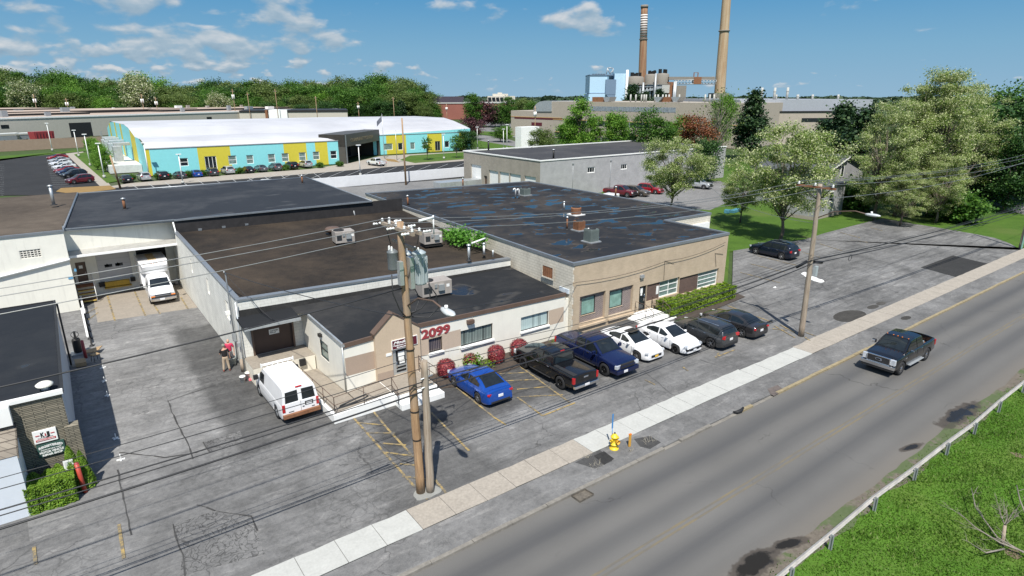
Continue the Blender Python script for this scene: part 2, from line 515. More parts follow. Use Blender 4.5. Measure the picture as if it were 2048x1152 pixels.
def struct(mb, name, mats, **kw):
 o = mb.build(name, mats, None, **kw); o['kind'] = 'structure'; return o
def stuff(o): o['kind'] = 'stuff'; return o
def dup(o, parent=None):
 c = o.copy(); COL.objects.link(c)
 if parent is not None: c.parent = parent
 for ch in list(o.children): dup(ch, c)
 return c
def reskin(o, old, new):
 """give a copy its own paint without touching the shared mesh"""
 for ob in [o] + list(o.children_recursive):
  for sl_ in ob.material_slots:
   if sl_.material == old: sl_.link = 'OBJECT'; sl_.material = new

def text_mesh(body, size, depth=0.0, shear=0.0, align='LEFT', space=1.0, bold=0.0):
 cu = bpy.data.curves.new('lettering', 'FONT'); cu.body = body; cu.size = size; cu.extrude = depth; cu.shear = shear; cu.offset = bold
 cu.align_x = align; cu.space_character = space; cu.resolution_u = 3
 ob = bpy.data.objects.new('lettering', cu); COL.objects.link(ob)
 dg = bpy.context.evaluated_depsgraph_get(); ev = ob.evaluated_get(dg); me = ev.to_mesh()
 v = [tuple(p.co) for p in me.vertices]; f = [tuple(p.vertices) for p in me.polygons]
 ev.to_mesh_clear(); bpy.data.objects.remove(ob); bpy.data.curves.remove(cu)
 return v, f
def lettering(mb, body, x, z, Y, size, width=None, bold=0.0, depth=0.01, shear=0.0, arc=0.0, plane='y'):
 """letters standing on a wall that faces the street"""
 v, f = text_mesh(body, size, depth, shear, bold=bold)
 if not v: return
 w = max(p[0] for p in v); k = (width / w) if width else 1.0
 out = []
 for p in v:
  a = p[0] * k; bz = p[1] + (arc * (1 - ((a / (w * k)) * 2 - 1) ** 2) if arc else 0)
  out.append((x + a, Y - p[2], z + bz))
 mb.add(out, f)

# ------------------------------------------------------------------ materials used in many places
M_ASPH = asphalt('lot_asphalt', 0.215, 0.36, 0.8, streak=0.35, seed=3, zones=((-1.3, 4.4, 30, 56, 1.22, 0.5, 0.4), (4.6, 9.6, 27.5, 47, 0.62, 0.3, 0.5), (10.5, 40.5, 23.6, 31, 0.46, 0.7, 1.1), (8.5, 14, 19.0, 25, 0.75, 0.6, 0.8)))
M_ALLEY = asphalt('alley_asphalt', 0.185, 0.30, 0.8, seed=11)
M_LOT2 = asphalt('side_lot_asphalt', 0.22, 0.40, 0.8, streak=0.5, seed=31)
M_VERGE = asphalt('verge_asphalt', 0.205, 0.36, 0.75, seed=47, cscale=0.9)
M_PATCH = asphalt('dark_patch_asphalt', 0.042, 0.25, 0.0, seed=5)
M_PATCH2 = asphalt('worn_patch_asphalt', 0.085, 0.35, 0.4, seed=8)
M_PATCH3 = asphalt('pale_patch_asphalt', 0.20, 0.22, 1.0, seed=15, cscale=1.15, gator=True)
M_NEWLOT = asphalt('new_lot_asphalt', 0.034, 0.2, 0.0, tint=(1, 1, 1.04))
M_FARROAD = asphalt('far_road_asphalt', 0.24, 0.15, 0.0)
M_CONC = mat('new_concrete', (0.42, 0.42, 0.39), 0.85, var=0.07, fine=0.15, fscale=9)
M_CONC2 = mat('old_concrete', (0.325, 0.29, 0.243), 0.9, var=0.12, fine=0.3, fscale=8)
M_CONC3 = mat('dock_concrete', (0.27, 0.235, 0.19), 0.9, var=0.1, fine=0.25, fscale=7)
M_KERB = mat('kerb_stone', (0.20, 0.185, 0.16), 0.9, var=0.2, fine=0.3, fscale=6)
M_KERBP = mat('painted_kerb', (0.27, 0.22, 0.13), 0.85, var=0.2, fine=0.35, fscale=6)
M_WHITE = mat('white_paint', (0.80, 0.80, 0.77), 0.6, var=0.05)
M_CREAM = mat('cream_render', (0.74, 0.715, 0.63), 0.8, var=0.04, stain=0.10)
M_BLACK = mat('black_rubber', (0.014, 0.014, 0.015), 0.7, var=0.2)
M_DARKM = mat('dark_metal', (0.035, 0.033, 0.032), 0.5, 0.4)
M_GREYM = mat('grey_metal', (0.36, 0.38, 0.39), 0.45, 0.35, fine=0.1, fscale=10)
M_GALV = mat('galvanised_metal', (0.50, 0.52, 0.52), 0.42, 0.6, var=0.12, fine=0.15, fscale=8)
M_CHROME = mat('chrome', (0.78, 0.78, 0.79), 0.12, 1.0, var=0.03)
M_RUST = mat('rusty_metal', (0.24, 0.11, 0.055), 0.85, 0.2, var=0.3, fine=0.4, fscale=9)
M_BROWN = mat('brown_metal', (0.115, 0.075, 0.055), 0.6, var=0.1)
M_GLASS = glass('window_glass')

def yellow_paint():
 m, t, b = new_mat('worn_yellow_paint')
 vec = coords(t)
 n = t.noise(vec, 2.2, 6, 0.75)
 t.put(b.inputs['Base Color'], t.mix(t.smooth(n, 0.37, 0.60), (0.36, 0.255, 0.09), (0.12, 0.11, 0.092)))
 b.inputs['Roughness'].default_value = 0.85
 return m
M_YEL = yellow_paint()
def white_line():
 m, t, b = new_mat('worn_white_paint')
 n = t.noise(coords(t), 2.0, 6, 0.7)
 t.put(b.inputs['Base Color'], t.mix(t.smooth(n, 0.5, 0.75), (0.42, 0.42, 0.41), (0.2, 0.2, 0.2)))
 return m
M_WLINE = white_line()

def puddles(t, vec, c):
 """wet mud and standing water along the low edge of the street"""
 p = t.xyz(vec); w = t.math('MULTIPLY', t.math('SUBTRACT', t.noise(vec, 1.3, 5, 0.65), 0.5), 1.5); tot = None
 for (ax, ay), (bx, by), r in PUD:
  dx = t.math('DIVIDE', t.math('SUBTRACT', p[0], (ax + bx) / 2), abs(bx - ax) / 2 + r); dy = t.math('DIVIDE', t.math('SUBTRACT', p[1], t.math('ADD', (ay + by) / 2, t.math('MULTIPLY', t.math('SUBTRACT', p[0], (ax + bx) / 2), (by - ay) / (bx - ax)))), r)
  k = t.math('ADD', t.math('SUBTRACT', 1.0, t.math('SQRT', t.math('ADD', t.math('MULTIPLY', dx, dx), t.math('MULTIPLY', dy, dy)))), w); tot = k if tot is None else t.math('MAXIMUM', tot, k)
 damp = t.smooth(tot, -0.10, 0.12); wet = t.smooth(tot, 0.22, 0.5)
 c = t.mix(t.math('MULTIPLY', damp, 0.8), c, (0.050, 0.041, 0.033)); return t.mix(wet, c, (0.020, 0.017, 0.012)), wet
PUD = [(G(1480, 1150, -.09), G(1545, 1105, -.09), 0.5), (G(1555, 1095, -.09), G(1600, 1078, -.09), 0.28), (G(1885, 850, -.09), G(1950, 808, -.09), 0.5), (G(1805, 900, -.09), G(1838, 888, -.09), 0.22)]
def road_material():
 """street asphalt: dark wheel tracks run along X, dusty edges, long faint streaks"""
 m, t, b = new_mat('street_asphalt')
 vec = coords(t); x = t.xyz(vec)
 wob = t.math('MULTIPLY', t.math('SUBTRACT', t.noise(t.scaled(vec, (0.05, 0.05, 0)), 1.0, 3), 0.5), 0.9)
 y = t.math('ADD', x[1], wob)
 tot = None
 for yc, wd, am in ((15.0, 0.62, 1.0), (13.25, 0.5, 0.75), (11.2, 0.55, 0.95), (9.9, 0.4, 0.35)):
  dd = t.math('DIVIDE', t.math('SUBTRACT', y, yc), wd)
  g = t.math('MULTIPLY', t.math('POWER', 2.718, t.math('MULTIPLY', t.math('MULTIPLY', dd, dd), -1.0)), am)
  tot = g if tot is None else t.math('ADD', tot, g)
 st = t.noise(t.scaled(vec, (0.03, 1.6, 1)), 1.0, 6, 0.65)
 fine = t.noise(vec, 30, 3, 0.75)
 big = t.noise(vec, 0.12, 5, 0.6)
 f = t.math('MULTIPLY', tot, t.math('ADD', 0.45, t.math('MULTIPLY', st, 0.8)))
 c = t.ramp(big, [(0.3, (0.124, 0.119, 0.110)), (0.7, (0.160, 0.154, 0.143))])
 c = t.mix(t.math('MULTIPLY', f, 0.86, clamp=True), c, (0.044, 0.046, 0.052))
 c = t.mix(0.3, c, t.ramp(fine, [(0.3, (0.065, 0.063, 0.06)), (0.7, (0.185, 0.18, 0.168))]))
 # a little sand near the gutter on the grass side
 dust = t.math('MULTIPLY', t.smooth(t.math('MULTIPLY', y, -1), -10.4, -8.9), 0.55)
 c = t.mix(dust, c, (0.155, 0.135, 0.11))
 c, wet = puddles(t, vec, c)
 wv = t.add('ShaderNodeTexVoronoi', feature='DISTANCE_TO_EDGE')
 dst = t.add('ShaderNodeVectorMath', operation='ADD'); t.l.new(vec, dst.inputs[0])
 nz = t.add('ShaderNodeTexNoise'); t.l.new(vec, nz.inputs['Vector']); nz.inputs['Scale'].default_value = 0.8; nz.inputs['Detail'].default_value = 5
 t.l.new(t.scaled(nz.outputs['Color'], (2.2, 2.2, 0)), dst.inputs[1]); t.l.new(dst.outputs[0], wv.inputs['Vector']); wv.inputs['Scale'].default_value = 0.11
 cr = t.math('MULTIPLY', t.math('SUBTRACT', 1.0, t.smooth(wv.outputs['Distance'], 0.0, 0.0045)), t.smooth(t.noise(vec, 0.23, 3), 0.48, 0.62))
 c = t.mix(t.math('MULTIPLY', cr, 0.7), c, (0.045, 0.043, 0.04))
 t.put(b.inputs['Base Color'], c); t.put(b.inputs['Roughness'], t.mix(wet, (0.8,) * 3, (0.14,) * 3)); b.inputs['Specular IOR Level'].default_value = 0.3
 bp = t.add('ShaderNodeBump'); bp.inputs['Strength'].default_value = 0.3; bp.inputs['Distance'].default_value = 0.015
 t.put(bp.inputs['Height'], fine); t.l.new(bp.outputs[0], b.inputs['Normal'])
 return m
M_ROAD = road_material()

def grass_material(name, lo, hi, dry, scale=1.0):
 m, t, b = new_mat(name)
 vec = coords(t)
 a = t.noise(vec, 0.45 * scale, 7, 0.75, 0.6); f = t.noise(vec, 7 * scale, 5, 0.85); g = t.noise(vec, 0.09 * scale, 3)
 c = t.ramp(t.math('ADD', t.math('MULTIPLY', a, 0.5), t.math('MULTIPLY', f, 0.5)), [(0.36, lo), (0.62, hi)])
 c = t.mix(t.math('MULTIPLY', t.smooth(g, 0.48, 0.66), 0.6), c, dry)
 t.put(b.inputs['Base Color'], c); b.inputs['Roughness'].default_value = 0.9; b.inputs['Specular IOR Level'].default_value = 0.15
 bp = t.add('ShaderNodeBump'); bp.inputs['Strength'].default_value = 0.5; bp.inputs['Distance'].default_value = 0.04
 t.put(bp.inputs['Height'], f); t.l.new(bp.outputs[0], b.inputs['Normal'])
 return m
M_GRASS = grass_material('lawn', (0.040, 0.085, 0.012), (0.078, 0.145, 0.022), (0.10, 0.13, 0.035))
M_GRASS2 = grass_material('verge_grass', (0.045, 0.11, 0.012), (0.09, 0.19, 0.022), (0.13, 0.155, 0.04), 1.4)
M_FARLAND = grass_material('far_land', (0.04, 0.065, 0.02), (0.065, 0.10, 0.035), (0.11, 0.105, 0.08), 0.12)
M_SOIL = mat('bare_soil', (0.16, 0.12, 0.08), 0.95, var=0.25, fine=0.4, fscale=6)
M_MULCH = mat('dark_mulch', (0.06, 0.046, 0.036), 0.95, var=0.3, fine=0.6, fscale=8)

# ------------------------------------------------------------------ the ground
mb = MB(); n = 48
ring = [(6500 * math.cos(2 * math.pi * i / n), 6500 * math.sin(2 * math.pi * i / n)) for i in range(n)]
mb.add([(x, y, -0.16) for x, y in ring], [tuple(range(n))])
struct(mb, 'ground', M_FARLAND)

# grass: the bank beyond the guard rail, the lawn beside and behind the buildings
def wavy(x0, x1, y, amp, step=0.8, seed=1):
 r = random.Random(seed); out = []; x = x0; v = 0
 while x < x1:
  v = v * 0.75 + r.uniform(-amp, amp) * 0.5
  out.append((x, y + v)); x += step
 out.append((x1, y)); return out
mb = MB(); mb.prism([(-40, -60), (190, -60)] + wavy(-40, 190, 8.75, 0.28)[::-1], -0.15, -0.085, bot=False)
struct(mb, 'grass_bank', M_GRASS2)
mb = MB(); mb.prism([(45, 29.7), (57, 37.8), G(1610, 478), G(1700, 452), G(1765, 436), G(1800, 443), G(1880, 456), G(1990, 476), G(2042, 500), (86, 19.45), (185, 19.45), (185, 27.5), (121, 29.5), (123, 60), (150, 95), (52, 75), (52, 36)], -0.15, -0.02, bot=False)
struct(mb, 'lawn', M_GRASS)

# the street and its markings
mb = MB(); far = wavy(-60, 260, 8.95, 0.20, 0.9, 5)
mb.prism([(260, 16.3), (-60, 16.3)] + far, -0.15, -0.10, bot=False)
struct(mb, 'street', M_ROAD)
mb = MB()
for yc in (12.20, 12.42): mb.box(-55, yc - 0.05, -0.099, 250, yc + 0.05, -0.096)
def faded_yellow():
 m, t, b = new_mat('faded_centre_paint')
 n = t.noise(t.scaled(coords(t), (0.35, 3, 1)), 1.4, 7, 0.8)
 t.put(b.inputs['Base Color'], t.mix(t.smooth(n, 0.36, 0.60), (0.175, 0.142, 0.085), (0.118, 0.110, 0.096)))
 b.inputs['Roughness'].default_value = 0.85
 return m
struct(mb, 'centre_line', faded_yellow())
# muddy edge and wet puddles along the grass
mb = MB()
low = wavy(-60, 190, 8.35, 0.25, 0.7, 9); hi = wavy(-60, 190, 9.05, 0.16, 0.7, 12)
mb.prism(low + hi[::-1], -0.15, -0.080, bot=False)
def shoulder_material():
 m, t, b = new_mat('dirt_shoulder'); vec = coords(t); n = t.noise(vec, 1.2, 6, 0.7); f = t.noise(vec, 7, 4, 0.75); g = t.noise(vec, 0.5, 5, 0.7)
 c = t.mix(0.5, t.ramp(n, [(0.3, (0.085, 0.07, 0.055)), (0.7, (0.16, 0.135, 0.105))]), t.ramp(f, [(0.3, (0.06, 0.05, 0.04)), (0.7, (0.2, 0.175, 0.14))]))
 c = t.mix(t.math('MULTIPLY', t.smooth(g, 0.46, 0.56), 0.7), c, (0.055, 0.10, 0.022)); c, wet = puddles(t, vec, c)
 t.put(b.inputs['Base Color'], c); t.put(b.inputs['Roughness'], t.mix(wet, (0.95,) * 3, (0.15,) * 3)); return m
struct(mb, 'dirt_shoulder', shoulder_material())
def blob(pts, n=40, jit=0.06, seed=1):
 """smooth closed outline through points, slightly ragged"""
 r = random.Random(seed); k = len(pts); out = []
 for i in range(n):
  s = i / n * k; a = int(s); f = s - a
  p0, p1, p2, p3 = (Vector(pts[(a + j - 1) % k]) for j in range(4))
  q = 0.5 * ((2 * p1) + (p2 - p0) * f + (2 * p0 - 5 * p1 + 4 * p2 - p3) * f * f + (3 * p1 - p0 - 3 * p2 + p3) * f ** 3)
  out.append((q.x + r.uniform(-jit, jit), q.y + r.uniform(-jit, jit)))
 return out
# kerb between street and verge: stone, painted in places, broken off in others
mb = MB(); r = random.Random(2); x = -60.0
while x < 250:
 L = 1.8 if x > 30 or x < 20 else 1.2
 c = x + L / 2
 broken = (24.5 < c < 27) or (28.4 < c < 31.0) or (20.4 < c < 22.5)
 mb.mat(1 if c > 31.0 or 27.2 < c < 28.2 else 0)
 h = 0.012 if not broken else -0.085
 dy = r.uniform(-0.015, 0.015)
 mb.box(x, 16.22 + dy, -0.2, x + L - 0.02, 16.40 + dy, h + r.uniform(-0.008, 0.008)); x += L
struct(mb, 'kerb', [M_KERB, M_KERBP])
mb = MB(); mb.prism([(-60, 16.395), (260, 16.395), (260, 18.02), (-60, 18.02)], -0.15, 0.0, bot=False)
struct(mb, 'verge_strip', M_VERGE)

# sidewalk: separate slabs, newer pale ones and older brown ones
mb = MB(); x = -45.0; i = 0; r = random.Random(7)
while x < 240:
 c = x + 0.75
 new = (-12 < c < 9.2) or (18.0 < c < 38.2)
 mb.mat(0 if new else 1)
 j = 0.0 if c < 31 or c > 39 else r.uniform(0, 0.16)
 dz = r.uniform(-0.004, 0.004)
 L = 1.5
 ragged = [(x + 0.012, 18.01 - r.uniform(0, 0.03)), (x + L - 0.012, 18.01 - r.uniform(0, 0.03)), (x + L - 0.012, 19.42 - j), (x + L / 2, 19.42 - j - r.uniform(0, 0.05)), (x + 0.012, 19.42 - j)]
 mb.prism(ragged, -0.1, 0.022 + dz, bot=False); x += L
struct(mb, 'sidewalk', [M_CONC, M_CONC2])

# parking lots
mb = MB(); mb.prism([(-45, 17.98), (46, 17.98), (46, 62), (-45, 62)], -0.15, 0.0, bot=False)
struct(mb, 'parking_lot', M_ASPH)
side = [(45.9, 19.35), (45.9, 29.8), (57.5, 37.7), G(1610, 479), G(1650, 466), G(1700, 453), G(1735, 444), G(1765, 437), G(1800, 443), G(1880, 456), G(1950, 468), G(1990, 476), G(2020, 487), G(2042, 500), (84.6, 19.35)]
mb = MB(); mb.prism(side, -0.15, 0.004, bot=False)
struct(mb, 'side_lot', M_LOT2)
mb = MB(); mb.prism([G(195, 645), G(395, 615), (7.18, 59.4), (1.2, 59.8), G(187, 600)], 0.0, 0.010, bot=False)
struct(mb, 'dock_apron', M_CONC3)
# repairs and old patches in the asphalt
def patches(name, m, polys, z=0.008):
 mb = MB()
 for i, px in enumerate(polys): mb.prism([G(*p) for p in px], 0.0, z + 0.0015 * i, bot=False)
 return struct(mb, name, m)
patches('dark_patch', M_PATCH, [[(1841, 535), (1906, 511), (1981, 529), (1918, 556)]], 0.012)
patches('pale_patch', M_PATCH3, [[(345, 1050), (430, 1022), (502, 1032), (520, 1085), (530, 1108), (360, 1152), (365, 1110)], [(408, 885), (480, 862), (488, 882), (420, 905)]], 0.009)
patches('old_driveway', asphalt('old_driveway_asphalt', 0.215, 0.14, 0.5, seed=77), [[(50, 1000), (140, 985), (165, 945), (235, 940), (262, 1072), (175, 1070), (165, 1045), (60, 1085)]], 0.007)
# tar seams and repaired trenches
mb = MB(); r = random.Random(5)
def crackline(mb, px, w=0.030, jit=0.03):
 pts = [Vector((*G(*p), 0)) for p in px]; path = []
 for a, b in zip(pts[:-1], pts[1:]):
  k = max(2, int((b - a).length / 0.5))
  for i in range(k): path.append(a.lerp(b, i / k) + Vector((r.uniform(-jit, jit), r.uniform(-jit, jit), 0)))
 path.append(pts[-1])
 for a, b in zip(path[:-1], path[1:]):
  d = (b - a); nrm = Vector((-d.y, d.x, 0)).normalized() * w * r.uniform(0.5, 1.3)
  mb.quad(a - nrm + Vector((0, 0, 0.0165)), b - nrm + Vector((0, 0, 0.0165)), b + nrm + Vector((0, 0, 0.0165)), a + nrm + Vector((0, 0, 0.0165)))
for px in ([(335, 800), (350, 840), (372, 878), (386, 918)], [(345, 1050), (366, 1110), (370, 1152)], [(430, 1022), (502, 1033), (515, 1062)], [(405, 885), (420, 905)],
   [(395, 1010), (430, 1022)], [(335, 803), (430, 770)], [(240, 905), (330, 915), (395, 905)], [(262, 1070), (235, 940)], [(750, 880), (800, 920), (870, 945)]):
 crackline(mb, px)
for px in ([(1480, 600), (1590, 655), (1602, 672)], [(1640, 600), (1700, 580)], [(1560, 580), (1650, 560), (1700, 545)], [(1400, 720), (1450, 735)], [(1290, 745), (1345, 790)], [(1700, 525), (1760, 535), (1850, 505)], [(1860, 480), (1960, 500)]):
 crackline(mb, px, 0.014, 0.05)
struct(mb, 'tar_seams', M_PATCH2)

# painted bays
mb = MB()
def stripe(a, b, w=0.05, z=0.006, mbx=None):
 p, q = Vector((*G(*a), 0)), Vector((*G(*b), 0)); d = (q - p).normalized(); nrm = Vector((-d.y, d.x, 0)) * w
 zz = Vector((0, 0, z)); (mbx or mb).quad(p - nrm + zz, q - nrm + zz, q + nrm + zz, p + nrm + zz)
mbs = mb
for i, s in enumerate([((904, 768), (988, 835)), ((988, 835), (1012, 850)), ((1040, 733), (1140, 806)), ((1035, 795), (1085, 832)), ((1085, 832), (1150, 806)), ((995, 748), (1062, 745)), ((1012, 762), (1080, 759)), ((1034, 779), (1102, 773)), ((1040, 794), (1126, 790)),
      ((862, 825), (938, 902)), ((700, 828), (768, 905)), ((768, 905), (830, 975)), ((740, 815), (775, 858)), ((775, 858), (825, 912)), ((716, 846), (770, 851)), ((733, 866), (790, 867)), ((766, 887), (812, 891)), ((768, 905), (828, 913)), ((800, 928), (835, 932)),
      ((805, 953), (860, 960)), ((868, 958), (892, 986)), ((846, 990), (856, 1000)), ((1214, 660), (1224, 668)), ((1430, 715), (1470, 700)), ((1290, 760), (1310, 770)), ((1438, 706), (1432, 716)), ((1366, 735), (1376, 742)),
      ((1453, 611), (1490, 625)), ((1490, 625), (1545, 645)), ((1434, 618), (1500, 626)), ((1560, 650), (1590, 666)), ((1548, 652), (1590, 676)), ((1545, 658), (1575, 662)), ((1610, 675), (1620, 682)), ((1610, 665), (1632, 673)), ((238, 1050), (248, 1118)), ((68, 1095), (72, 1130))]):
 stripe(*s, w=0.055, z=0.0185 + 0.0004 * i)
for k, (a, b) in enumerate([((1515, 512), (1600, 533)), ((1480, 545), (1560, 566)), ((1640, 488), (1685, 502)), ((1590, 470), (1640, 480)), ((1500, 528), (1570, 545)), ((1605, 505), (1640, 515)), ((1680, 465), (1720, 476)), ((1700, 480), (1736, 485)), ((1740, 455), (1765, 462))]):
 stripe(a, b, w=0.05, z=0.03 + 0.0004 * k)
for k, (a, b) in enumerate([((215, 592), (230, 642)), ((269, 582), (291, 632)), ((308, 610), (320, 628)), ((362, 595), (376, 618)), ((172, 628), (195, 615)), ((176, 640), (197, 625))]):
 stripe(a, b, w=0.06, z=0.022 + 0.0004 * k)
struct(mb, 'parking_lines', M_YEL)
mb = MB(); mb.prism(blob([G(1603, 548), G(1612, 545), G(1625, 553), G(1648, 562), G(1640, 565), G(1622, 560)], 24, 0.05), 0.0, 0.032, bot=False)
mb.prism(blob([G(1546, 575), G(1551, 573), G(1552, 576)], 8, 0.02), 0.0, 0.012, bot=False)
struct(mb, 'spilled_white_paint', M_WHITE)
mb = MB()
for k, (c, a, b) in enumerate((((1746, 614), 0.75, 0.3), ((1762, 607), 0.6, 0.26), ((1812, 636), 0.6, 0.26), ((1700, 632), 1.8, 0.9))):
 x, y = G(*c); mb.prism([(x + a * math.cos(t), y + b * math.sin(t)) for t in np.linspace(0, 2 * math.pi, 18)[:-1]], 0.0, 0.012 + 0.002 * k, bot=False)
struct(mb, 'oil_stains', asphalt('oil_stain', 0.075, 0.35, 0.0, tint=(1, 0.94, 0.84)))
# planting bed in front of the low office and the mulch strip by the hedge
mb = MB(); mb.prism([(15.3, 28.1), (16.6, 27.5), (22.4, 27.7), (26.4, 28.6), (26.4, 29.8), (15.3, 29.8)], 0.0, 0.06, bot=False)
mb.prism([(35.4, 26.9), (36.4, 26.75), (44.3, 27.5), (44.6, 28.6), (44.2, 29.5), (35.6, 29.5)], 0.0, 0.07, bot=False)
struct(mb, 'planting_bed', M_MULCH)
# repaired opening with rough gravel at the verge, and the drain mouth
patches('gravel_patch', mat('gravel_patch', (0.12, 0.105, 0.085), 0.95, var=0.4, fine=0.7, fscale=6), [[(1143, 990), (1170, 977), (1188, 987), (1160, 1002)]], -0.088)
patches('broken_verge_patch', mat('rubble_patch', (0.115, 0.095, 0.085), 0.95, var=0.4, fine=0.6, fscale=6), [[(1535, 778), (1555, 770), (1568, 780), (1548, 792), (1540, 788)]], 0.006)
patches('verge_patch', M_PATCH2, [[(1150, 925), (1200, 900), (1225, 922), (1190, 937)], [(1268, 878), (1300, 872), (1322, 885), (1300, 898), (1280, 893)]], 0.006)

# ------------------------------------------------------------------ building parts
def abox(mb, ax, at, out, a0, a1, d0, d1, z0, z1):
 """box on a wall: a along it, d outwards from it"""
 e0, e1 = sorted((at + out * d0, at + out * d1))
 if ax == 'y': mb.box(a0, e0, z0, a1, e1, z1)
 else: mb.box(e0, a0, z0, e1, a1, z1)
def window(parent, ax, at, h, out=-1, fm=None, gm=None, nx=1, nz=1, fw=0.05, sill=None, sillh=0.09, name='window', mw=0.04, sillm=None, curtain=None):
 a0, a1, z0, z1 = h
 gm = gm or M_GLASS; fm = fm or M_DARKM
 mb = MB(); abox(mb, ax, at, out, a0 + 0.004, a1 - 0.004, -0.05, 0.0, z0 + 0.004, z1 - 0.004)
 w = mb.build(name, gm, parent)
 f = MB()
 for b in ((a0, a0 + fw, z0, z1), (a1 - fw, a1, z0, z1)): abox(f, ax, at, out, b[0] + 0.002, b[1] - 0.002, 0.003, 0.045, b[2] + 0.002, b[3] - 0.002)
 for b in ((z0, z0 + fw), (z1 - fw, z1)): abox(f, ax, at, out, a0 + fw, a1 - fw, 0.003, 0.045, b[0] + 0.002, b[1] - 0.002)
 for i in range(1, nx):
  a = a0 + (a1 - a0) * i / nx; abox(f, ax, at, out, a - mw / 2, a + mw / 2, 0.003, 0.04, z0 + fw, z1 - fw)
 for j in range(1, nz):
  z = z0 + (z1 - z0) * j / nz; abox(f, ax, at, out, a0 + fw, a1 - fw, 0.003, 0.034, z - mw / 2, z + mw / 2)
 f.build('frame', fm, w)
 if sill:
  s = MB(); abox(s, ax, at, out, a0 - 0.06, a1 + 0.06, -0.02, sill, z0 - sillh, z0 + 0.003); s.build('sill', sillm or M_WHITE, w, bevel=0.015)
 return w
def blinds_material(name, a, b, pitch, dark=0.0):
 """glass with vertical slat blinds close behind it"""
 m, t, bs = new_mat(name)
 vec = coords(t); x = t.xyz(vec)
 s = t.math('FRACT', t.math('DIVIDE', t.math('ADD', x[0], x[1]), pitch))
 k = t.smooth(s, 0.1, 0.75)
 n = t.noise(t.scaled(vec, (3.5, 3.5, 0.1)), 1.0, 3)
 c = t.mix(k, b, a)
 c = t.mix(t.math('MULTIPLY', t.smooth(n, 0.5, 0.62), dark), c, (0.02, 0.025, 0.025))
 t.put(bs.inputs['Base Color'], c); bs.inputs['Roughness'].default_value = 0.12; bs.inputs['Specular IOR Level'].default_value = 0.5
 return m
G_BLIND = blinds_material('blind_glass', (0.24, 0.29, 0.27), (0.06, 0.08, 0.075), 0.115, 0.6)
G_BLIND2 = blinds_material('pale_blind_glass', (0.44, 0.54, 0.53), (0.36, 0.46, 0.45), 0.16, 0.35)
G_BLIND3 = blinds_material('dark_blind_glass', (0.16, 0.13, 0.12), (0.015, 0.014, 0.014), 0.12, 0.3)
G_GREEN = glass('green_shade_glass', (0.20, 0.33, 0.28), 0.08, 0.5)
G_GREEN2 = glass('grey_green_glass', (0.16, 0.225, 0.205), 0.08, 0.5)
def ac_unit(loc, sz, label, rz=0.0, group='boxy air conditioning units on the flat roofs'):
 """packaged rooftop unit on its kerb: casing, coil grille, fan, hood"""
 t = thing('rooftop_air_conditioner', label, 'air conditioner', loc, rz, group, local=True)
 L, W, H = sz
 m = MB(); m.box(-L / 2, -W / 2, 0.22, L / 2, W / 2, H); m.build('casing', M_ACC, t, bevel=0.02)
 m = MB(); m.box(-L / 2 + 0.08, -W / 2 + 0.08, 0.0, L / 2 - 0.08, W / 2 - 0.08, 0.215); m.build('base', M_DARKM, t)
 m = MB()
 for i in range(9): m.box(L / 2 + 0.002, -W / 2 + 0.12, 0.4 + i * (H - 0.6) / 9, L / 2 + 0.02, W / 2 - 0.12, 0.4 + (i + 0.55) * (H - 0.6) / 9)
 m.build('coil_grille', M_DARKM, t); m = MB()
 for i in range(7): m.box(-L / 2 + 0.1, -W / 2 - 0.02, 0.45 + i * (H - 0.7) / 7, -L / 2 + L * 0.32, -W / 2 - 0.002, 0.45 + (i + 0.5) * (H - 0.7) / 7)
 m.build('coil_grille', M_DARKM, t)
 m = MB(); m.lathe([(0.02, H + 0.004), (0.30 * W, H + 0.004), (0.34 * W, H + 0.05), (0.37 * W, H + 0.05), (0.37 * W, H + 0.002)], 18, (-L * 0.22, 0, 0))
 m.build('fan', M_BLACK, t)
 m = MB(); m.box(0.05, -W / 2 - 0.16, 0.55, 0.45, -W / 2 - 0.003, 0.95); m.box(-0.2, -W / 2 - 0.06, 0.75, -0.02, -W / 2 - 0.003, 1.0); m.build('electrical_box', M_GALV, t)
 m = MB(); m.box(0.62 * L / 2, -W / 2 - 0.006, 0.7, 0.62 * L / 2 + 0.22, -W / 2 - 0.002, 0.9); m.build('nameplate', M_WHITE, t)
 return t
M_ACC = mat('ac_casing', (0.36, 0.325, 0.29), 0.6, 0.1, var=0.08, stain=0.3)
def vent_pipe(px, py, z, h, r, label, m=None, cap=True, group='vent pipes standing on the roofs'):
 x, y = G(px, py, z); m = m or M_GALV
 t = thing('vent_pipe', label, 'vent pipe', (x, y, z), 0, group, local=True)
 p = MB(); p.cyl((0, 0, 0), (0, 0, h), r, r, 10); p.build('pipe', m, t)
 p = MB(); p.lathe([(r * 2.3, 0.0), (r * 2.0, 0.04), (r * 1.05, 0.09)], 12); p.build('flashing', M_BLACK, t)
 if cap:
  p = MB(); p.lathe([(r * 1.05, h - 0.02), (r * 1.7, h + 0.02), (r * 1.6, h + 0.09), (0.01, h + 0.16)], 10); p.build('cap', M_GALV, t)
 return t

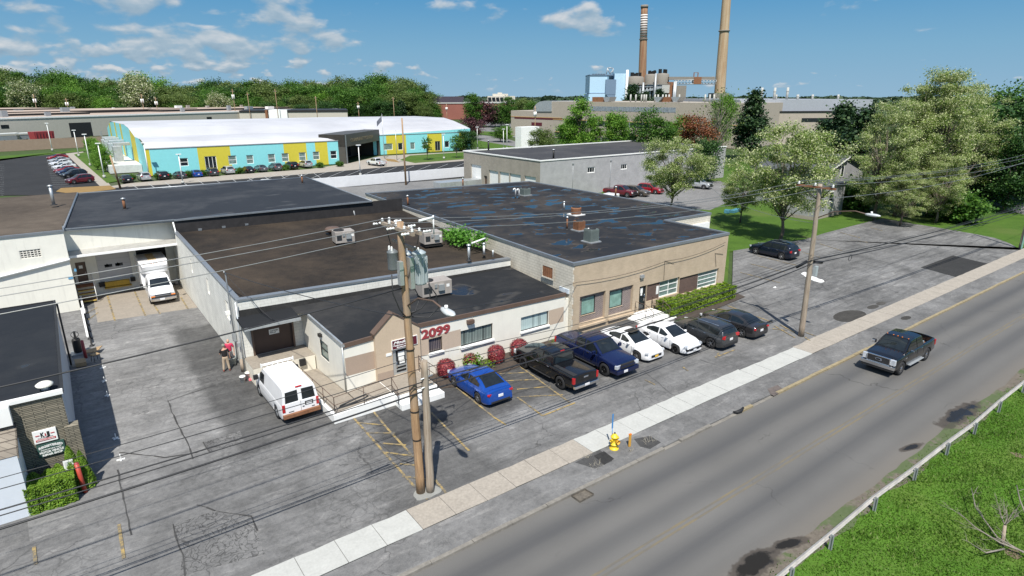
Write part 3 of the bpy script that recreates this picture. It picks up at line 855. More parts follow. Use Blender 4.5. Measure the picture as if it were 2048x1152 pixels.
# ------------------------------------------------------------------ brick office (right of the row)
M_BRICK = brick('tan_brick', (0.52, 0.41, 0.29), (0.465, 0.365, 0.255), (0.44, 0.365, 0.27), 0.21, 0.072, stain=0.12, bump=0.25)
M_DBRICK = brick('brown_brick', (0.13, 0.075, 0.06), (0.085, 0.05, 0.042), (0.17, 0.13, 0.11), 0.21, 0.072, stain=0.1)
M_CBRICK = brick('dark_patterned_brick', (0.17, 0.12, 0.115), (0.075, 0.06, 0.065), (0.36, 0.31, 0.28), 0.19, 0.072, 0.016)
M_BLOCK = brick('painted_block', (0.66, 0.615, 0.52), (0.62, 0.58, 0.49), (0.40, 0.36, 0.29), 0.42, 0.205, 0.011, stain=0.3)
M_WBLOCK = brick('white_block', (0.74, 0.73, 0.67), (0.70, 0.69, 0.63), (0.55, 0.54, 0.49), 0.42, 0.205, 0.009, stain=0.35, bump=0.2)
M_ROOFB = roofing('wet_felt_roof', (0.022, 0.024, 0.028), (0.095, 0.078, 0.062), 1.0, thr=0.59, seed=4, pscale=0.6)
M_ROOFC = roofing('rear_felt_roof', (0.029, 0.033, 0.040), (0.085, 0.088, 0.092), 0.6, thr=0.63, seed=40, pscale=0.16)
M_ROOFA = roofing('office_felt_roof', (0.021, 0.0225, 0.025), (0.075, 0.071, 0.066), 0.9, thr=0.655, seed=21, pscale=0.25)
M_ROOFK = roofing('shop_felt_roof', (0.020, 0.023, 0.028), (0.040, 0.042, 0.044), 0.8, thr=0.70, seed=9, pscale=0.4)
M_GRAVEL = roofing('gravel_roof', (0.014, 0.0135, 0.0135), (0.105, 0.078, 0.054), 0.0, seam=False, gravel=0.22, seed=2)
M_GRAVEL2 = roofing('pale_gravel_roof', (0.05, 0.04, 0.032), (0.19, 0.155, 0.12), 0.0, seam=False, gravel=0.25, seed=6)
M_CAP = mat('parapet_metal', (0.27, 0.29, 0.31), 0.4, 0.5, var=0.1)

ZL, ZR = 5.26, OY(1464, 463.5, 29.6)[1]
XB0, XB1 = 26.95, 44.25
def zb(x): return ZL + (ZR - ZL) * (x - XB0) / (XB1 - XB0)
bld = thing('brick_office_building', 'tan brick office with wet flat black roof and white steps at its door', 'building', (XB0, 29.6, 0))
holes = [(27.66, 30.14, 0.69, 2.72), (30.52, 33.0, 0.65, 2.64), (33.7, 34.5, 0.38, 2.34), (34.52, 38.32, 0.98, 2.32), (38.34, 43.4, 0.78, 2.2)]
m = MB(); m.wall('y', 29.6, XB0 + 0.12, XB1, 0, ZR - 0.2, holes, 0.22)
m.quad((XB0 + 0.12, 29.6, ZR - 0.2), (XB1, 29.6, ZR - 0.2), (XB1, 29.6, zb(XB1) - 0.14), (XB0 + 0.12, 29.6, ZL - 0.14))
# quoin edge: bricks toothed into the painted block corner
for i in range(6): m.box(XB0 + 0.02, 29.598, 0.35 + i * 0.82, XB0 + 0.12, 29.75, 0.65 + i * 0.82)
m.quad((XB1, 29.6, 0), (XB1, 36.3, 0), (XB1, 36.3, zb(XB1) - 0.14), (XB1, 29.6, zb(XB1) - 0.14))
m.build('brick_wall', M_BRICK, bld)
m = MB()
poly = [(XB0, 29.615), (XB0 + 0.12, 29.615), (XB0 + 0.12, 31), (XB1 - 0.01, 31), (XB1 - 0.01, 36.28), (50.9, 36.28), (50.9, 65.2), (28.5, 67.2)]
m.prism(poly, 0, 4.8, top=False); mz = MB()
v = [(x, y, 4.8) for x, y in poly]; vt = [(x, y, zb(x) - 0.15) for x, y in poly]
m.add(v + vt, [(i, (i + 1) % 8, 8 + (i + 1) % 8, 8 + i) for i in range(8)])
m.build('block_wall', M_BLOCK, bld)
roofp = [(XB0 + 0.15, 29.78), (XB1 - 0.15, 29.78), (XB1 - 0.15, 36.45), (50.75, 36.45), (50.75, 65.05), (28.6, 67.05)]
m = MB(); m.add([(x, y, zb(x) - 0.10) for x, y in roofp], [tuple(range(6))]); m.build('roof', M_ROOFB, bld)
m = MB()
outl = [(XB0 - 0.04, 29.55), (XB1 + 0.05, 29.55), (XB1 + 0.05, 36.23), (50.95, 36.23), (50.95, 65.25), (28.45, 67.25)]
for (a, b), (c, d) in zip(zip(outl, outl[1:] + outl[:1]), zip(roofp, roofp[1:] + roofp[:1])):
 A, B, Cc, D = [(p[0], p[1], zb(p[0])) for p in (a, b, d, c)]
 lo = lambda p, k: (p[0], p[1], p[2] - k)
 m.quad(A, B, Cc, D); m.quad(lo(A, 0.2), lo(B, 0.2), B, A); m.quad(D, Cc, lo(Cc, 0.11), lo(D, 0.11))
m.build('parapet_cap', M_CAP, bld)
for (a0, a1, z0, z1), (g0, g1, h0, h1) in ((holes[0], (28.0, 29.32, 1.2, 2.50)), (holes[1], (30.78, 32.1, 1.15, 2.44))):
 p = MB(); p.wall('y', 29.81, a0, a1, z0, z1, [(g0, g1, h0, h1)], 0.08); w0 = p.build('recessed_panel', M_CBRICK, bld)
 window(bld, 'y', 29.87, (g0, g1, h0, h1), fm=M_DARKM, gm=G_GREEN, sill=0.09, sillh=0.05, sillm=M_BRICK)
 p = MB(); p.box(a0 - 0.05, 29.45, z0 - 0.30, a1 + 0.05, 29.598, z0 - 0.16); p.build('planter_ledge', M_BRICK, bld)
d = MB(); d.box(33.74, 29.74, 0.4, 34.46, 29.80, 2.3); dr = d.build('door', M_GLASS, bld)
d = MB()
for b in ((33.7, 33.78, 0.38, 2.34), (34.42, 34.5, 0.38, 2.34)): d.box(b[0], 29.69, b[2], b[1], 29.738, b[3])
d.box(33.78, 29.69, 2.26, 34.42, 29.738, 2.34); d.box(33.78, 29.69, 0.38, 34.42, 29.738, 0.5); d.build('frame', M_DARKM, dr)
d = MB(); d.cyl((34.34, 29.67, 1.05), (34.34, 29.67, 1.65), 0.018); d.build('handle', M_CHROME, dr)
d = MB(); d.box(33.95, 29.725, 1.75, 34.2, 29.737, 2.15); d.box(33.98, 29.72, 1.55, 34.16, 29.7245, 1.74); d.build('notice', M_WHITE, dr)
p = MB(); p.box(34.53, 29.70, 0.99, 36.06, 29.80, 2.315); p.box(38.36, 29.70, 0.79, 40.78, 29.8, 2.19); p.build('brown_brick_panel', M_DBRICK, bld)
p = MB(); p.box(35.7, 29.672, 1.35, 35.95, 29.698, 2.0); p.build('notice_sign', M_WHITE, bld)
window(bld, 'y', 29.80, (36.08, 38.3, 0.98, 2.3), fm=M_WHITE, gm=G_GREEN2, nx=2, nz=3, mw=0.06, fw=0.07, sill=0.16, sillm=M_BRICK)
window(bld, 'y', 29.80, (40.82, 43.38, 0.79, 2.18), fm=M_WHITE, gm=G_GREEN2, nx=1, nz=4, mw=0.06, fw=0.07, sill=0.16, sillm=M_BRICK)
p = MB(); p.box(33.6, 29.42, 3.05, 33.95, 29.598, 3.28); p.quad((33.6, 29.42, 3.05), (33.95, 29.42, 3.05), (33.92, 29.55, 2.85), (33.63, 29.55, 2.85)); p.build('wall_lamp', M_GREYM, bld)
p = MB(); p.box(43.86, 36.1, 3.2, 50.6, 36.27, 4.2); p.build('white_band', M_WHITE, bld)
p = MB()
for a, b in (((36.3, 29.56, 3.95), (36.35, 29.56, 2.4)), ((36.3, 29.56, 3.95), (37.4, 29.56, 3.55)), ((42.6, 29.56, 3.6), (42.9, 29.56, 2.4)), ((42.6, 29.56, 3.6), (43.7, 29.56, 3.35))): p.tube([a, b], 0.015, 4)
p.build('wall_cable', M_BLACK, bld)
p = MB(); p.wall('x', 26.88, 31.55, 32.9, 3.55, 4.55, [(31.65, 32.8, 3.65, 4.45)], 0.08)
p.build('vent_frame', M_BLOCK, bld)
p = MB(); p.box(26.92, 31.65, 3.65, 26.955, 32.8, 4.45)
for i in range(5): p.box(26.895, 31.66 + i * 0.23, 3.66, 26.918, 31.78 + i * 0.23, 4.44)
p.build('louvre', M_RUST, bld)

# steps with rails before the brick office's door
st = thing('entrance_steps', 'white painted concrete steps with thin metal handrails at the brick office door', 'steps', (34.0, 28.6, 0))
m = MB(); m.box(33.2, 28.35, 0, 35.15, 29.595, 0.38); m.box(32.85, 27.95, 0, 35.45, 28.345, 0.25); m.box(32.55, 27.55, 0, 35.7, 27.945, 0.125)
m.box(32.85, 28.35, 0, 33.195, 29.595, 0.25); m.box(32.55, 27.95, 0, 32.845, 29.595, 0.125)
m.build('treads', M_WHITE, st, bevel=0.015)
for xx in (33.25, 35.1):
 m = MB(); m.tube([(xx, 29.5, 0.38), (xx, 29.5, 1.3), (xx, 28.45, 1.3), (xx, 27.75, 0.95), (xx, 27.75, 0.12)], 0.022, 6); m.tube([(xx, 28.45, 0.38), (xx, 28.45, 1.3)], 0.018, 6); m.tube([(xx, 29.5, 0.85), (xx, 28.45, 0.85), (xx, 27.75, 0.5)], 0.015, 5)
 m.build('handrail', M_BROWN, st)

# roof plant on the brick office
def condenser(px, py, z, r, h, label, m, square=False, pipes=False):
 x, y = G(px, py, z); t = thing('condenser_unit', label, 'condenser', (x, y, z), 0, 'condensers on the wet black roof', local=True)
 p = MB(); p.box(-r - 0.15, -r - 0.15, 0, r + 0.15, r + 0.15, 0.1); p.build('base', M_WHITE if not square else M_GREYM, t)
 p = MB()
 if square: p.box(-r, -r, 0.102, r, r, h)
 else: p.cyl((0, 0, 0.102), (0, 0, h), r, r, 18)
 p.build('casing', m, t)
 p = MB()
 for i in range(int((h - 0.2) / 0.09)):
  z0 = 0.17 + i * 0.09
  if square:
   for s in (-1, 1): p.box(-r + 0.06, s * r + (0.002 if s > 0 else -0.014), z0, r - 0.06, s * r + (0.014 if s > 0 else -0.002), z0 + 0.04); p.box(s * r + (0.002 if s > 0 else -0.014), -r + 0.06, z0, s * r + (0.014 if s > 0 else -0.002), r - 0.06, z0 + 0.04)
  else: p.lathe([(r + 0.002, z0), (r + 0.018, z0 + 0.01), (r + 0.018, z0 + 0.035), (r + 0.002, z0 + 0.045)], 18)
 p.build('fins', m, t)
 p = MB(); p.lathe([(0.02, h + 0.004), (r * 0.75, h + 0.004), (r * 0.8, h + 0.04), (r * 0.86, h + 0.04), (r * 0.86, h + 0.001)], 18); p.build('fan', M_BLACK, t)
 return t
M_GRUNIT = mat('green_unit', (0.17, 0.20, 0.185), 0.5, 0.2)
condenser(1182, 484, 5.1, 0.42, 1.05, 'square grey green condenser on the black roof nearest the street edge', M_GRUNIT, True)
condenser(1050, 391, 5.0, 0.45, 0.85, 'square grey green condenser beside two white bent pipes on the black roof', M_GRUNIT, True)
condenser(1158, 461, 5.1, 0.36, 0.85, 'rusty condenser with a white side plate, between the grey unit and a round one', M_RUST, True)
condenser(1152, 430, 5.05, 0.48, 0.75, 'round rusty condenser on a white slab on the black roof', M_RUST)
for px, py, lab in ((1031, 397, 'left'), (1038, 398, 'right')):
 x, y = G(px, py, 5.0); t = thing('gooseneck_pipe', 'white bent vent pipe, the %s one of a pair on the black roof' % lab, 'vent pipe', (x, y, 5.0), 0, 'white bent pipes', local=True)
 p = MB(); p.tube([(0, 0, 0.22), (0, 0, 0.95), (-0.05, 0, 1.08), (-0.16, 0, 1.12), (-0.26, 0, 1.06), (-0.28, 0, 0.95)], 0.075, 8); p.build('pipe', M_WHITE, t)
 p = MB(); p.cyl((0, 0, 0), (0, 0, 0.24), 0.11); p.build('boot', M_BLACK, t)
for px, py in ((1174, 482), (1171, 484)):
 pass
x, y = G(1173, 484, 5.1); t = thing('gooseneck_pipe', 'white bent vent pipe close beside the grey condenser nearest the street', 'vent pipe', (x, y, 5.1), 0, 'white bent pipes', local=True)
p = MB(); p.tube([(0, 0, 0.1), (0, 0, 0.9), (0.06, 0, 1.02), (0.18, 0, 1.05), (0.24, 0, 0.95)], 0.06, 8); p.build('pipe', M_WHITE, t)
p = MB(); p.cyl((0, 0, 0), (0, 0, 0.3), 0.1); p.build('boot', M_BLACK, t)
vent_pipe(816, 412, 5.1, 1.0, 0.09, 'rusty dark vent pipe at the far left of the wet black roof', M_RUST)
vent_pipe(926, 373, 5.05, 0.95, 0.09, 'rusty vent pipe with bright cap at the back edge of the wet black roof', M_RUST)
vent_pipe(1128, 420, 5.05, 0.75, 0.07, 'thin pale vent pipe behind the round rusty condenser', M_GALV)
vent_pipe(1134, 459, 5.1, 1.0, 0.07, 'thin dark vent pipe left of the square rusty condenser', M_RUST)
vent_pipe(1231, 392, 4.9, 1.0, 0.1, 'rusty vent pipe with bright cap at the right edge of the wet black roof', M_RUST)
vent_pipe(108, 410, 6.4, 1.7, 0.13, 'tall grey vent pipe on the pale gravel roof', M_GALV)
vent_pipe(250, 419, 6.0, 0.95, 0.12, 'short sooty vent pipe on the rear black roof', M_RUST)
vent_pipe(605, 367, 6.0, 0.9, 0.1, 'rusty vent pipe at the far edge of the rear black roof', M_RUST)
vent_pipe(938, 521, 4.45, 1.1, 0.1, 'grey vent pipe beside the vine on the gravel roof', M_GALV)
vent_pipe(968, 508, 4.45, 0.75, 0.08, 'white vent pipe by the painted block wall on the gravel roof', M_WHITE)
vent_pipe(986, 513, 4.45, 0.5, 0.06, 'short grey vent pipe near the front corner of the gravel roof', M_GALV, cap=False)
vent_pipe(28, 660, 3.7, 0.35, 0.07, 'short dark vent pipe at the back of the repair shop roof', M_DARKM, cap=False)

# ------------------------------------------------------------------ warehouse with the gravel roof (middle of the row)
FY = 36.7
zl, zr_ = OY(471, 600, FY)[1], OY(1010, 518, FY)[1]
bld = thing('block_warehouse_building', 'white block warehouse along the alley with a brown gravel roof and two rooftop units', 'building', (7.2, FY, 0))
m = MB(); wins = [(39.5, 40.3, 2.5, 3.75), (45.3, 46.0, 2.7, 3.85), (51.2, 51.8, 2.9, 4.0)]
m.wall('x', 7.2, FY, 57.6, 0, 4.3, wins, 0.16, out=-1)
ztop = [(FY, zl), (42, 4.75), (50, 4.95), (57.6, 5.12)]
for (a, za), (b, zb2) in zip(ztop[:-1], ztop[1:]): m.quad((7.2, b, 4.3), (7.2, a, 4.3), (7.2, a, za), (7.2, b, zb2))
m.quad((7.2, 60.3, 0), (7.2, 57.6, 0), (7.2, 57.6, 4.2), (7.2, 60.3, 4.2))
m.wall('y', FY, 7.2, 26.92, 0, 3.0, [(7.75, 10.15, 1.0, 2.999)], 0.12)
m.quad((7.2, FY, 3.0), (26.92, FY, 3.0), (26.92, FY, zr_), (7.2, FY, zl))
m.build('wall', M_WBLOCK, bld)
m = MB(); m.add([(7.4, FY + 0.35, zl - 0.28), (26.9, FY + 0.35, zr_ - 0.12), (28.2, 57.55, 4.75), (7.4, 57.55, 4.95)], [(0, 1, 2, 3)]); m.build('roof', M_GRAVEL, bld)
m = MB(); m.add([(7.14, FY - 0.05, zl), (26.9, FY - 0.05, zr_), (26.9, FY + 0.36, zr_ + 0.01), (7.14, FY + 0.36, zl + 0.01), (7.14, FY - 0.05, zl - 0.13), (26.9, FY - 0.05, zr_ - 0.13)], [(0, 1, 2, 3), (4, 5, 1, 0)])
m.add([(7.13, FY + 0.36, zl + 0.01), (7.42, FY + 0.36, zl + 0.01), (7.42, 57.5, 5.13), (7.13, 57.5, 5.13), (7.13, FY + 0.36, zl - 0.08), (7.13, 57.5, 5.03)], [(0, 1, 2, 3), (0, 3, 5, 4)])
m.build('parapet_cap', M_CAP, bld)
for h in wins: window(bld, 'x', 7.34, h, out=-1, fm=M_WHITE, gm=M_GLASS, sill=0.12, sillh=0.1)
d = MB(); d.box(7.75, 36.78, 1.0, 10.15, 36.84, 2.99); dr = d.build('loading_door', mat('brown_door', (0.062, 0.038, 0.030), 0.6, var=0.08), bld)
d = MB(); d.box(7.70, 36.60, 1.0, 7.80, 36.695, 3.08); d.box(10.1, 36.60, 1.0, 10.2, 36.695, 3.08); d.build('frame', M_BROWN, dr)
d = MB(); d.box(8.75, 36.765, 2.1, 9.35, 36.778, 2.42); pl = d.build('notice', M_WHITE, dr)
d = MB(); lettering(d, 'CUSTOMER\nPICK-UP', 8.80, 2.28, 36.762, 0.12, 0.5); d.build('lettering', M_BLACK, pl)
# canopy over the brown door, dock with bumpers
c = MB(); c.add([(7.0, 35.0, 3.42), (10.2, 35.0, 3.42), (10.2, 36.69, 3.62), (7.0, 36.69, 3.62), (7.0, 35.0, 3.3), (10.2, 35.0, 3.3), (10.2, 36.69, 3.5), (7.0, 36.69, 3.5)], [(0, 1, 2, 3), (4, 7, 6, 5), (1, 5, 6, 2), (0, 3, 7, 4)])
cn = c.build('canopy', M_ROOFA, bld)
c = MB(); c.box(7.0, 34.92, 3.28, 10.2, 34.995, 3.45); c.build('gutter', M_GALV, cn)
c = MB(); c.box(7.14, 34.7, 0.0, 10.72, 36.68, 1.0); ck = c.build('loading_dock', mat('cream_block', (0.70, 0.655, 0.55), 0.85, var=0.06, stain=0.25), bld)
c = MB(); c.box(7.14, 34.7, 1.002, 10.72, 36.68, 1.02); c.build('dock_top', M_CONC3, ck)
c = MB(); c.box(8.45, 34.52, 0.55, 8.8, 34.698, 0.95); c.box(9.75, 34.52, 0.55, 10.1, 34.698, 0.95); c.build('bumper', M_BLACK, ck)
c = MB(); c.tube([(7.05, 36.5, 4.6), (7.05, 36.5, 0.2)], 0.05, 8); c.build('downpipe', M_GALV, bld)
c = MB(); c.tube([(7.08, 38.3, 0.4), (7.08, 38.3, 5.9), (7.0, 38.3, 6.05)], 0.045, 7); c.box(6.98, 38.2, 1.6, 7.16, 38.5, 2.1); c.box(7.02, 37.4, 1.5, 7.18, 37.6, 1.75); c.build('conduit_mast', M_GREYM, bld)
c = MB(); c.box(6.9, 39.0, 3.1, 7.18, 39.2, 3.3); c.build('wall_lamp', M_WHITE, bld)
ac_unit((*G(688, 488, 4.5), 4.50), (1.55, 1.15, 1.15), 'boxy beige rooftop unit beside a round brown vent on the gravel roof', R_(-6))
ac_unit((*G(862, 490, 4.45), 4.45), (1.55, 1.15, 1.15), 'boxy beige rooftop unit nearer the painted block wall on the gravel roof', R_(-6))
x, y = G(666, 470, 4.6); t = thing('roof_ventilator', 'round brown roof ventilator behind the left rooftop unit', 'ventilator', (x, y, 4.6), 0, None, local=True)
p = MB(); p.lathe([(0.35, 0), (0.35, 0.35), (0.62, 0.35), (0.66, 0.55), (0.5, 0.68), (0.02, 0.72)], 18); p.build('hood', M_BROWN, t)
p = MB(); p.box(-0.5, -0.5, 0.0, 0.5, 0.5, 0.12); p.build('curb', M_DARKM, t)
x, y = G(985, 498, 4.7); t = one(MB().tube([(*G(943, 488, 5.1), 5.15), (*G(970, 478, 5.3), 5.35)], 0.07, 8), 'vent_duct', M_WHITE, 'white slanting duct between vent pipes by the vine on the gravel roof', 'duct')

# ------------------------------------------------------------------ rear warehouse with the loading docks
bld = thing('rear_warehouse_building', 'cream rear warehouse with two truck docks and a wide black roof', 'building', (-0.3, 56.5, 0))
M_WALLR = mat('cream_block_paint', (0.74, 0.725, 0.64), 0.8, var=0.04, stain=0.2)
m = MB(); m.wall('y', 56.5, -28, -0.3, 0, 6.3, [(-3.15, -1.88, 4.53, 5.15)], 0.1)
m.quad((-0.3, 56.5, 0), (-0.3, 60.2, 0), (-0.3, 60.2, 6.3), (-0.3, 56.5, 6.3))
m.wall('y', 60.2, -0.3, 7.2, 0, 4.1, [(-0.02, 0.68, 1.15, 2.95), (1.45, 3.85, 1.08, 3.5), (4.35, 6.6, 1.05, 3.6)], 0.2)
m.quad((-0.3, 58.6, 4.2), (7.3, 58.6, 4.2), (7.3, 58.6, 5.95), (-0.3, 58.6, 5.95))
m.box(-27.9, 79.5, 0, 25.4, 79.9, 5.8); m.box(25.1, 57.9, 0, 25.4, 79.4, 5.8)
m.build('wall', M_WALLR, bld)
m = MB(); m.quad((7.3, 57.62, 4.0), (28.0, 56.9, 4.0), (28.0, 56.9, 6.0), (7.3, 57.62, 6.0)); m.build('tarred_wall', mat('tarred_wall', (0.022, 0.02, 0.02), 0.7, var=0.3, fine=0.2, fscale=3), bld)
m = MB(); r = random.Random(3)
for i in range(9):
 xx = 9 + i * 1.9; m.box(xx, 57.4, 4.95, xx + 0.28, 57.55 - 0.03 * i, 5.12)
m.build('scupper_patch', M_CAP, bld)
m = MB(); m.add([(1.6, 80, 6.02), (25.6, 79, 6.02), (24.6, 56.85, 6.02), (7.3, 57.5, 6.02), (-0.2, 58.4, 6.02)], [(4, 3, 2, 1, 0)]); m.build('felt_roof', M_ROOFC, bld)
m = MB(); m.add([(-28, 56.6, 6.25), (-0.4, 56.6, 6.25), (-0.3, 58.4, 6.2), (1.5, 80, 6.2), (-28, 80, 6.2)], [(0, 1, 2, 3, 4)]); m.build('gravel_roof', M_GRAVEL2, bld)
m = MB(); m.box(-28, 56.42, 6.2, -0.22, 56.62, 6.36); m.box(-0.3, 56.62, 6.2, -0.22, 58.5, 6.33)
m.tube([(-0.25, 58.42, 6.1), (1.55, 80, 6.1)], 0.09, 6)
m.ext([(-0.35, 58.45, 5.9), (7.3, 57.62, 5.9), (7.3, 57.62, 6.1), (-0.35, 58.45, 6.1)], (0.01, 0.13, 0)); m.ext([(7.3, 57.5, 5.96), (24.7, 56.78, 5.96), (24.7, 56.78, 6.1), (7.3, 57.5, 6.1)], (0, 0.13, 0))
m.tube([(1.6, 79.95, 6.05), (25.6, 78.95, 6.05)], 0.08, 5); m.tube([(24.7, 56.9, 6.05), (25.6, 78.9, 6.05)], 0.08, 5)
m.build('roof_edge', M_CAP, bld)
m = MB(); m.tube([(22.8, 57.35, 5.9), (22.9, 57.0, 4.8)], 0.07, 6); m.tube([(7.2, 57.5, 5.9), (7.32, 57.35, 4.5), (7.25, 57.25, 4.3)], 0.06, 6); m.build('downpipe', M_WHITE, bld)
m = MB(); m.add([(-0.28, 57.35, 4.12), (7.28, 57.35, 4.12), (7.28, 58.6, 4.3), (-0.28, 58.6, 4.3)], [(0, 1, 2, 3)]); m.add([(-0.28, 57.4, 4.0), (7.18, 57.4, 4.0), (7.18, 60.2, 4.0), (-0.28, 60.2, 4.0)], [(3, 2, 1, 0)]); cn = m.build('canopy', mat('canopy_sheet', (0.36, 0.35, 0.32), 0.6, var=0.15, stain=0.4), bld)
m = MB(); m.box(-0.3, 57.24, 3.98, 7.3, 57.345, 4.15); m.build('gutter', M_WHITE, cn)
window(bld, 'y', 56.58, (-3.15, -1.88, 4.53, 5.15), fm=M_CREAM, gm=M_GLASS, nx=6, nz=4, fw=0.05, mw=0.05)
m = MB(); m.tube([(-8.5, 56.38, 3.15), (-5, 56.38, 3.4), (-0.6, 56.38, 4.05), (-0.25, 56.38, 4.1)], 0.09, 8); m.build('drain_pipe', M_WHITE, bld)
m = MB(); m.box(-0.15, 56.4, 3.1, -0.0, 56.42, 3.32); m.box(-0.62, 56.46, 2.55, -0.32, 56.498, 2.75); m.build('blue_plate', mat('blue_plate', (0.12, 0.33, 0.52), 0.5), bld)
d = MB(); d.box(0.0, 60.28, 1.16, 0.66, 60.34, 2.94); dr = d.build('door', M_BROWN, bld)
d = MB(); d.box(0.2, 60.262, 2.4, 0.45, 60.278, 2.65); d.build('notice', M_WHITE, dr)
d = MB(); d.cyl((0.58, 60.25, 1.95), (0.58, 60.25, 2.1), 0.02); d.build('handle', M_CHROME, dr)
def panel_material():
 m, t, b = new_mat('sectional_door')
 x = t.xyz(coords(t))
 s = t.math('FRACT', t.math('DIVIDE', x[2], 0.48))
 t.put(b.inputs['Base Color'], t.mix(t.smooth(s, 0.0, 0.05), (0.25, 0.25, 0.25), (0.50, 0.50, 0.50))); b.inputs['Roughness'].default_value = 0.6
 return m
d = MB(); d.box(1.46, 60.3, 1.09, 3.84, 60.36, 3.49); dr = d.build('dock_door', panel_material(), bld)
d = MB()
for a in (1.95, 2.72): d.lathe([(0.0, -0.01), (0.17, -0.01), (0.17, 0.0)], 4, (a + 0.2, 60.295, 2.35), 'y', sm=False); d.box(a, 60.285, 2.2, a + 0.55, 60.297, 2.45)
d.build('glazing', M_GLASS, dr)
d = MB(); d.box(1.3, 60.02, 0.65, 1.75, 60.19, 1.05); d.box(3.6, 60.02, 0.75, 3.95, 60.19, 1.1); d.box(4.2, 60.02, 0.8, 4.5, 60.19, 1.2); d.build('bumper', M_BLACK, bld)
d = MB(); d.box(1.72, 59.85, 0.62, 3.5, 60.18, 1.02); d.box(1.65, 59.8, 0.48, 3.6, 60.18, 0.56); d.build('dock_leveller', mat('yellow_steel', (0.42, 0.27, 0.03), 0.6, 0.2, var=0.25, fine=0.3, fscale=8), bld)
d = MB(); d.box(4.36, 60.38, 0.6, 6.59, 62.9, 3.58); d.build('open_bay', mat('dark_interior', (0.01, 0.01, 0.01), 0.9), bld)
# stair to the side door
st = thing('dock_stair', 'narrow open stair with yellow edged treads at the brown door beside the docks', 'stair', (0.3, 59.0, 0))
m = MB()
m.box(-0.25, 59.35, 1.02, 0.95, 60.19, 1.12)
for i in range(4): m.box(-0.2, 58.95 - i * 0.33, 0.80 - i * 0.21, 0.9, 59.3 - i * 0.33, 0.86 - i * 0.21)
m.build('treads', M_RUST, st)
m = MB()
for i in range(4): m.box(-0.2, 58.90 - i * 0.33, 0.79 - i * 0.21, 0.9, 58.948 - i * 0.33, 0.875 - i * 0.21)
m.build('nosing', mat('yellow_edge', (0.55, 0.40, 0.10), 0.7, var=0.2), st)
for xx in (-0.24, 0.94):
 m = MB(); m.tube([(xx, 60.1, 1.1), (xx, 60.1, 1.95), (xx, 59.35, 1.95), (xx, 57.9, 0.95), (xx, 57.9, 0.0)], 0.025, 6); m.tube([(xx, 59.35, 1.1), (xx, 59.35, 1.95)], 0.02, 5); m.build('handrail', M_WHITE if xx > 0 else M_DARKM, st)

# ------------------------------------------------------------------ low office 2099
bld = thing('low_office_building', 'low cream and tan office numbered 2099 with a gabled entrance and flat black roof', 'building', (10.8, 29.85, 0))
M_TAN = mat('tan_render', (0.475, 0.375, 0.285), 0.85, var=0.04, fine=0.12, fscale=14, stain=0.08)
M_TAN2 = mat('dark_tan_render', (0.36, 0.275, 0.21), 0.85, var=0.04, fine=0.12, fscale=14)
M_PORTAL = mat('entrance_render', (0.50, 0.395, 0.285), 0.85, var=0.04, fine=0.1, fscale=14)
OX0, OX1, OYF = 10.8, 26.5, 29.85
wn = [(15.92, 16.84, 1.42, 2.33), (18.13, 20.5, 1.28, 2.33), (22.74, 25.08, 1.2, 2.2)]
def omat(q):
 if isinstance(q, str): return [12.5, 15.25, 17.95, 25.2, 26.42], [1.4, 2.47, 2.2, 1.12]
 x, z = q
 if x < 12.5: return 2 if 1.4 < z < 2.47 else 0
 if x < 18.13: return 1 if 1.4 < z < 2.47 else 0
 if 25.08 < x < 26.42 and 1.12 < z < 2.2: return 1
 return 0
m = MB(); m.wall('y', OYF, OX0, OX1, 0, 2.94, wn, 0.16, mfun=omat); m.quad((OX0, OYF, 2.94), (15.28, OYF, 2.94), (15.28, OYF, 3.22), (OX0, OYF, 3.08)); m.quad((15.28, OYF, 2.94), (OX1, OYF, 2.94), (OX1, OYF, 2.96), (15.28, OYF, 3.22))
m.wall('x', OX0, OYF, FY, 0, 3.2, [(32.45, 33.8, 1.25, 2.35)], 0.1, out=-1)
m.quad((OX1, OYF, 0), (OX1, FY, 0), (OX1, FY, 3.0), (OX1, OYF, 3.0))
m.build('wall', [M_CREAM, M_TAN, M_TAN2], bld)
m = MB(); m.add([(OX0 + 0.05, OYF + 0.02, 3.27), (15.28, OYF + 0.02, 3.40), (OX1, OYF + 0.02, 3.15), (26.9, FY - 0.01, 3.42), (10.2, FY - 0.01, 3.62), (10.2, 35.6, 3.5), (OX0 + 0.05, 35.3, 3.45)], [tuple(range(7))]); m.build('roof', M_ROOFA, bld)
m = MB(); m.add([(7.2, FY - 0.06, 3.62), (26.9, FY - 0.06, 3.42), (26.9, FY - 0.03, 3.55), (13, FY - 0.03, 3.85), (7.2, FY - 0.03, 4.02)], [(0, 1, 2, 3, 4)]); m.build('tar_flashing', M_PATCH, bld)
m = MB()
for a, b, za, zb_ in ((OX0 - 0.06, 12.47, 3.07, 3.15), (15.28, OX1 + 0.05, 3.21, 2.95)): m = MB(); m.ext([(a, OYF - 0.06, za), (b, OYF - 0.06, zb_), (b, OYF - 0.06, zb_ + 0.25), (a, OYF - 0.06, za + 0.25)], (0, 0.1, 0)); m.build('fascia', M_BROWN, bld)
m = MB(); m.ext([(OX0 - 0.09, OYF - 0.08, 3.15), (OX0 - 0.09, 35.4, 3.3), (OX0 - 0.09, 35.4, 3.44), (OX0 - 0.09, OYF - 0.08, 3.30)], (0.11, 0, 0)); m.tube([(OX0 - 0.05, OYF + 0.1, 3.2), (OX0 - 0.05, OYF + 0.1, 0.5)], 0.045, 7); m.build('gutter', M_GALV, bld)
window(bld, 'y', OYF + 0.13, wn[0], gm=G_BLIND3, fm=M_DARKM, sill=0.24, sillh=0.12)
window(bld, 'y', OYF + 0.13, wn[1], gm=G_BLIND, fm=M_DARKM, sill=0.26, sillh=0.14)
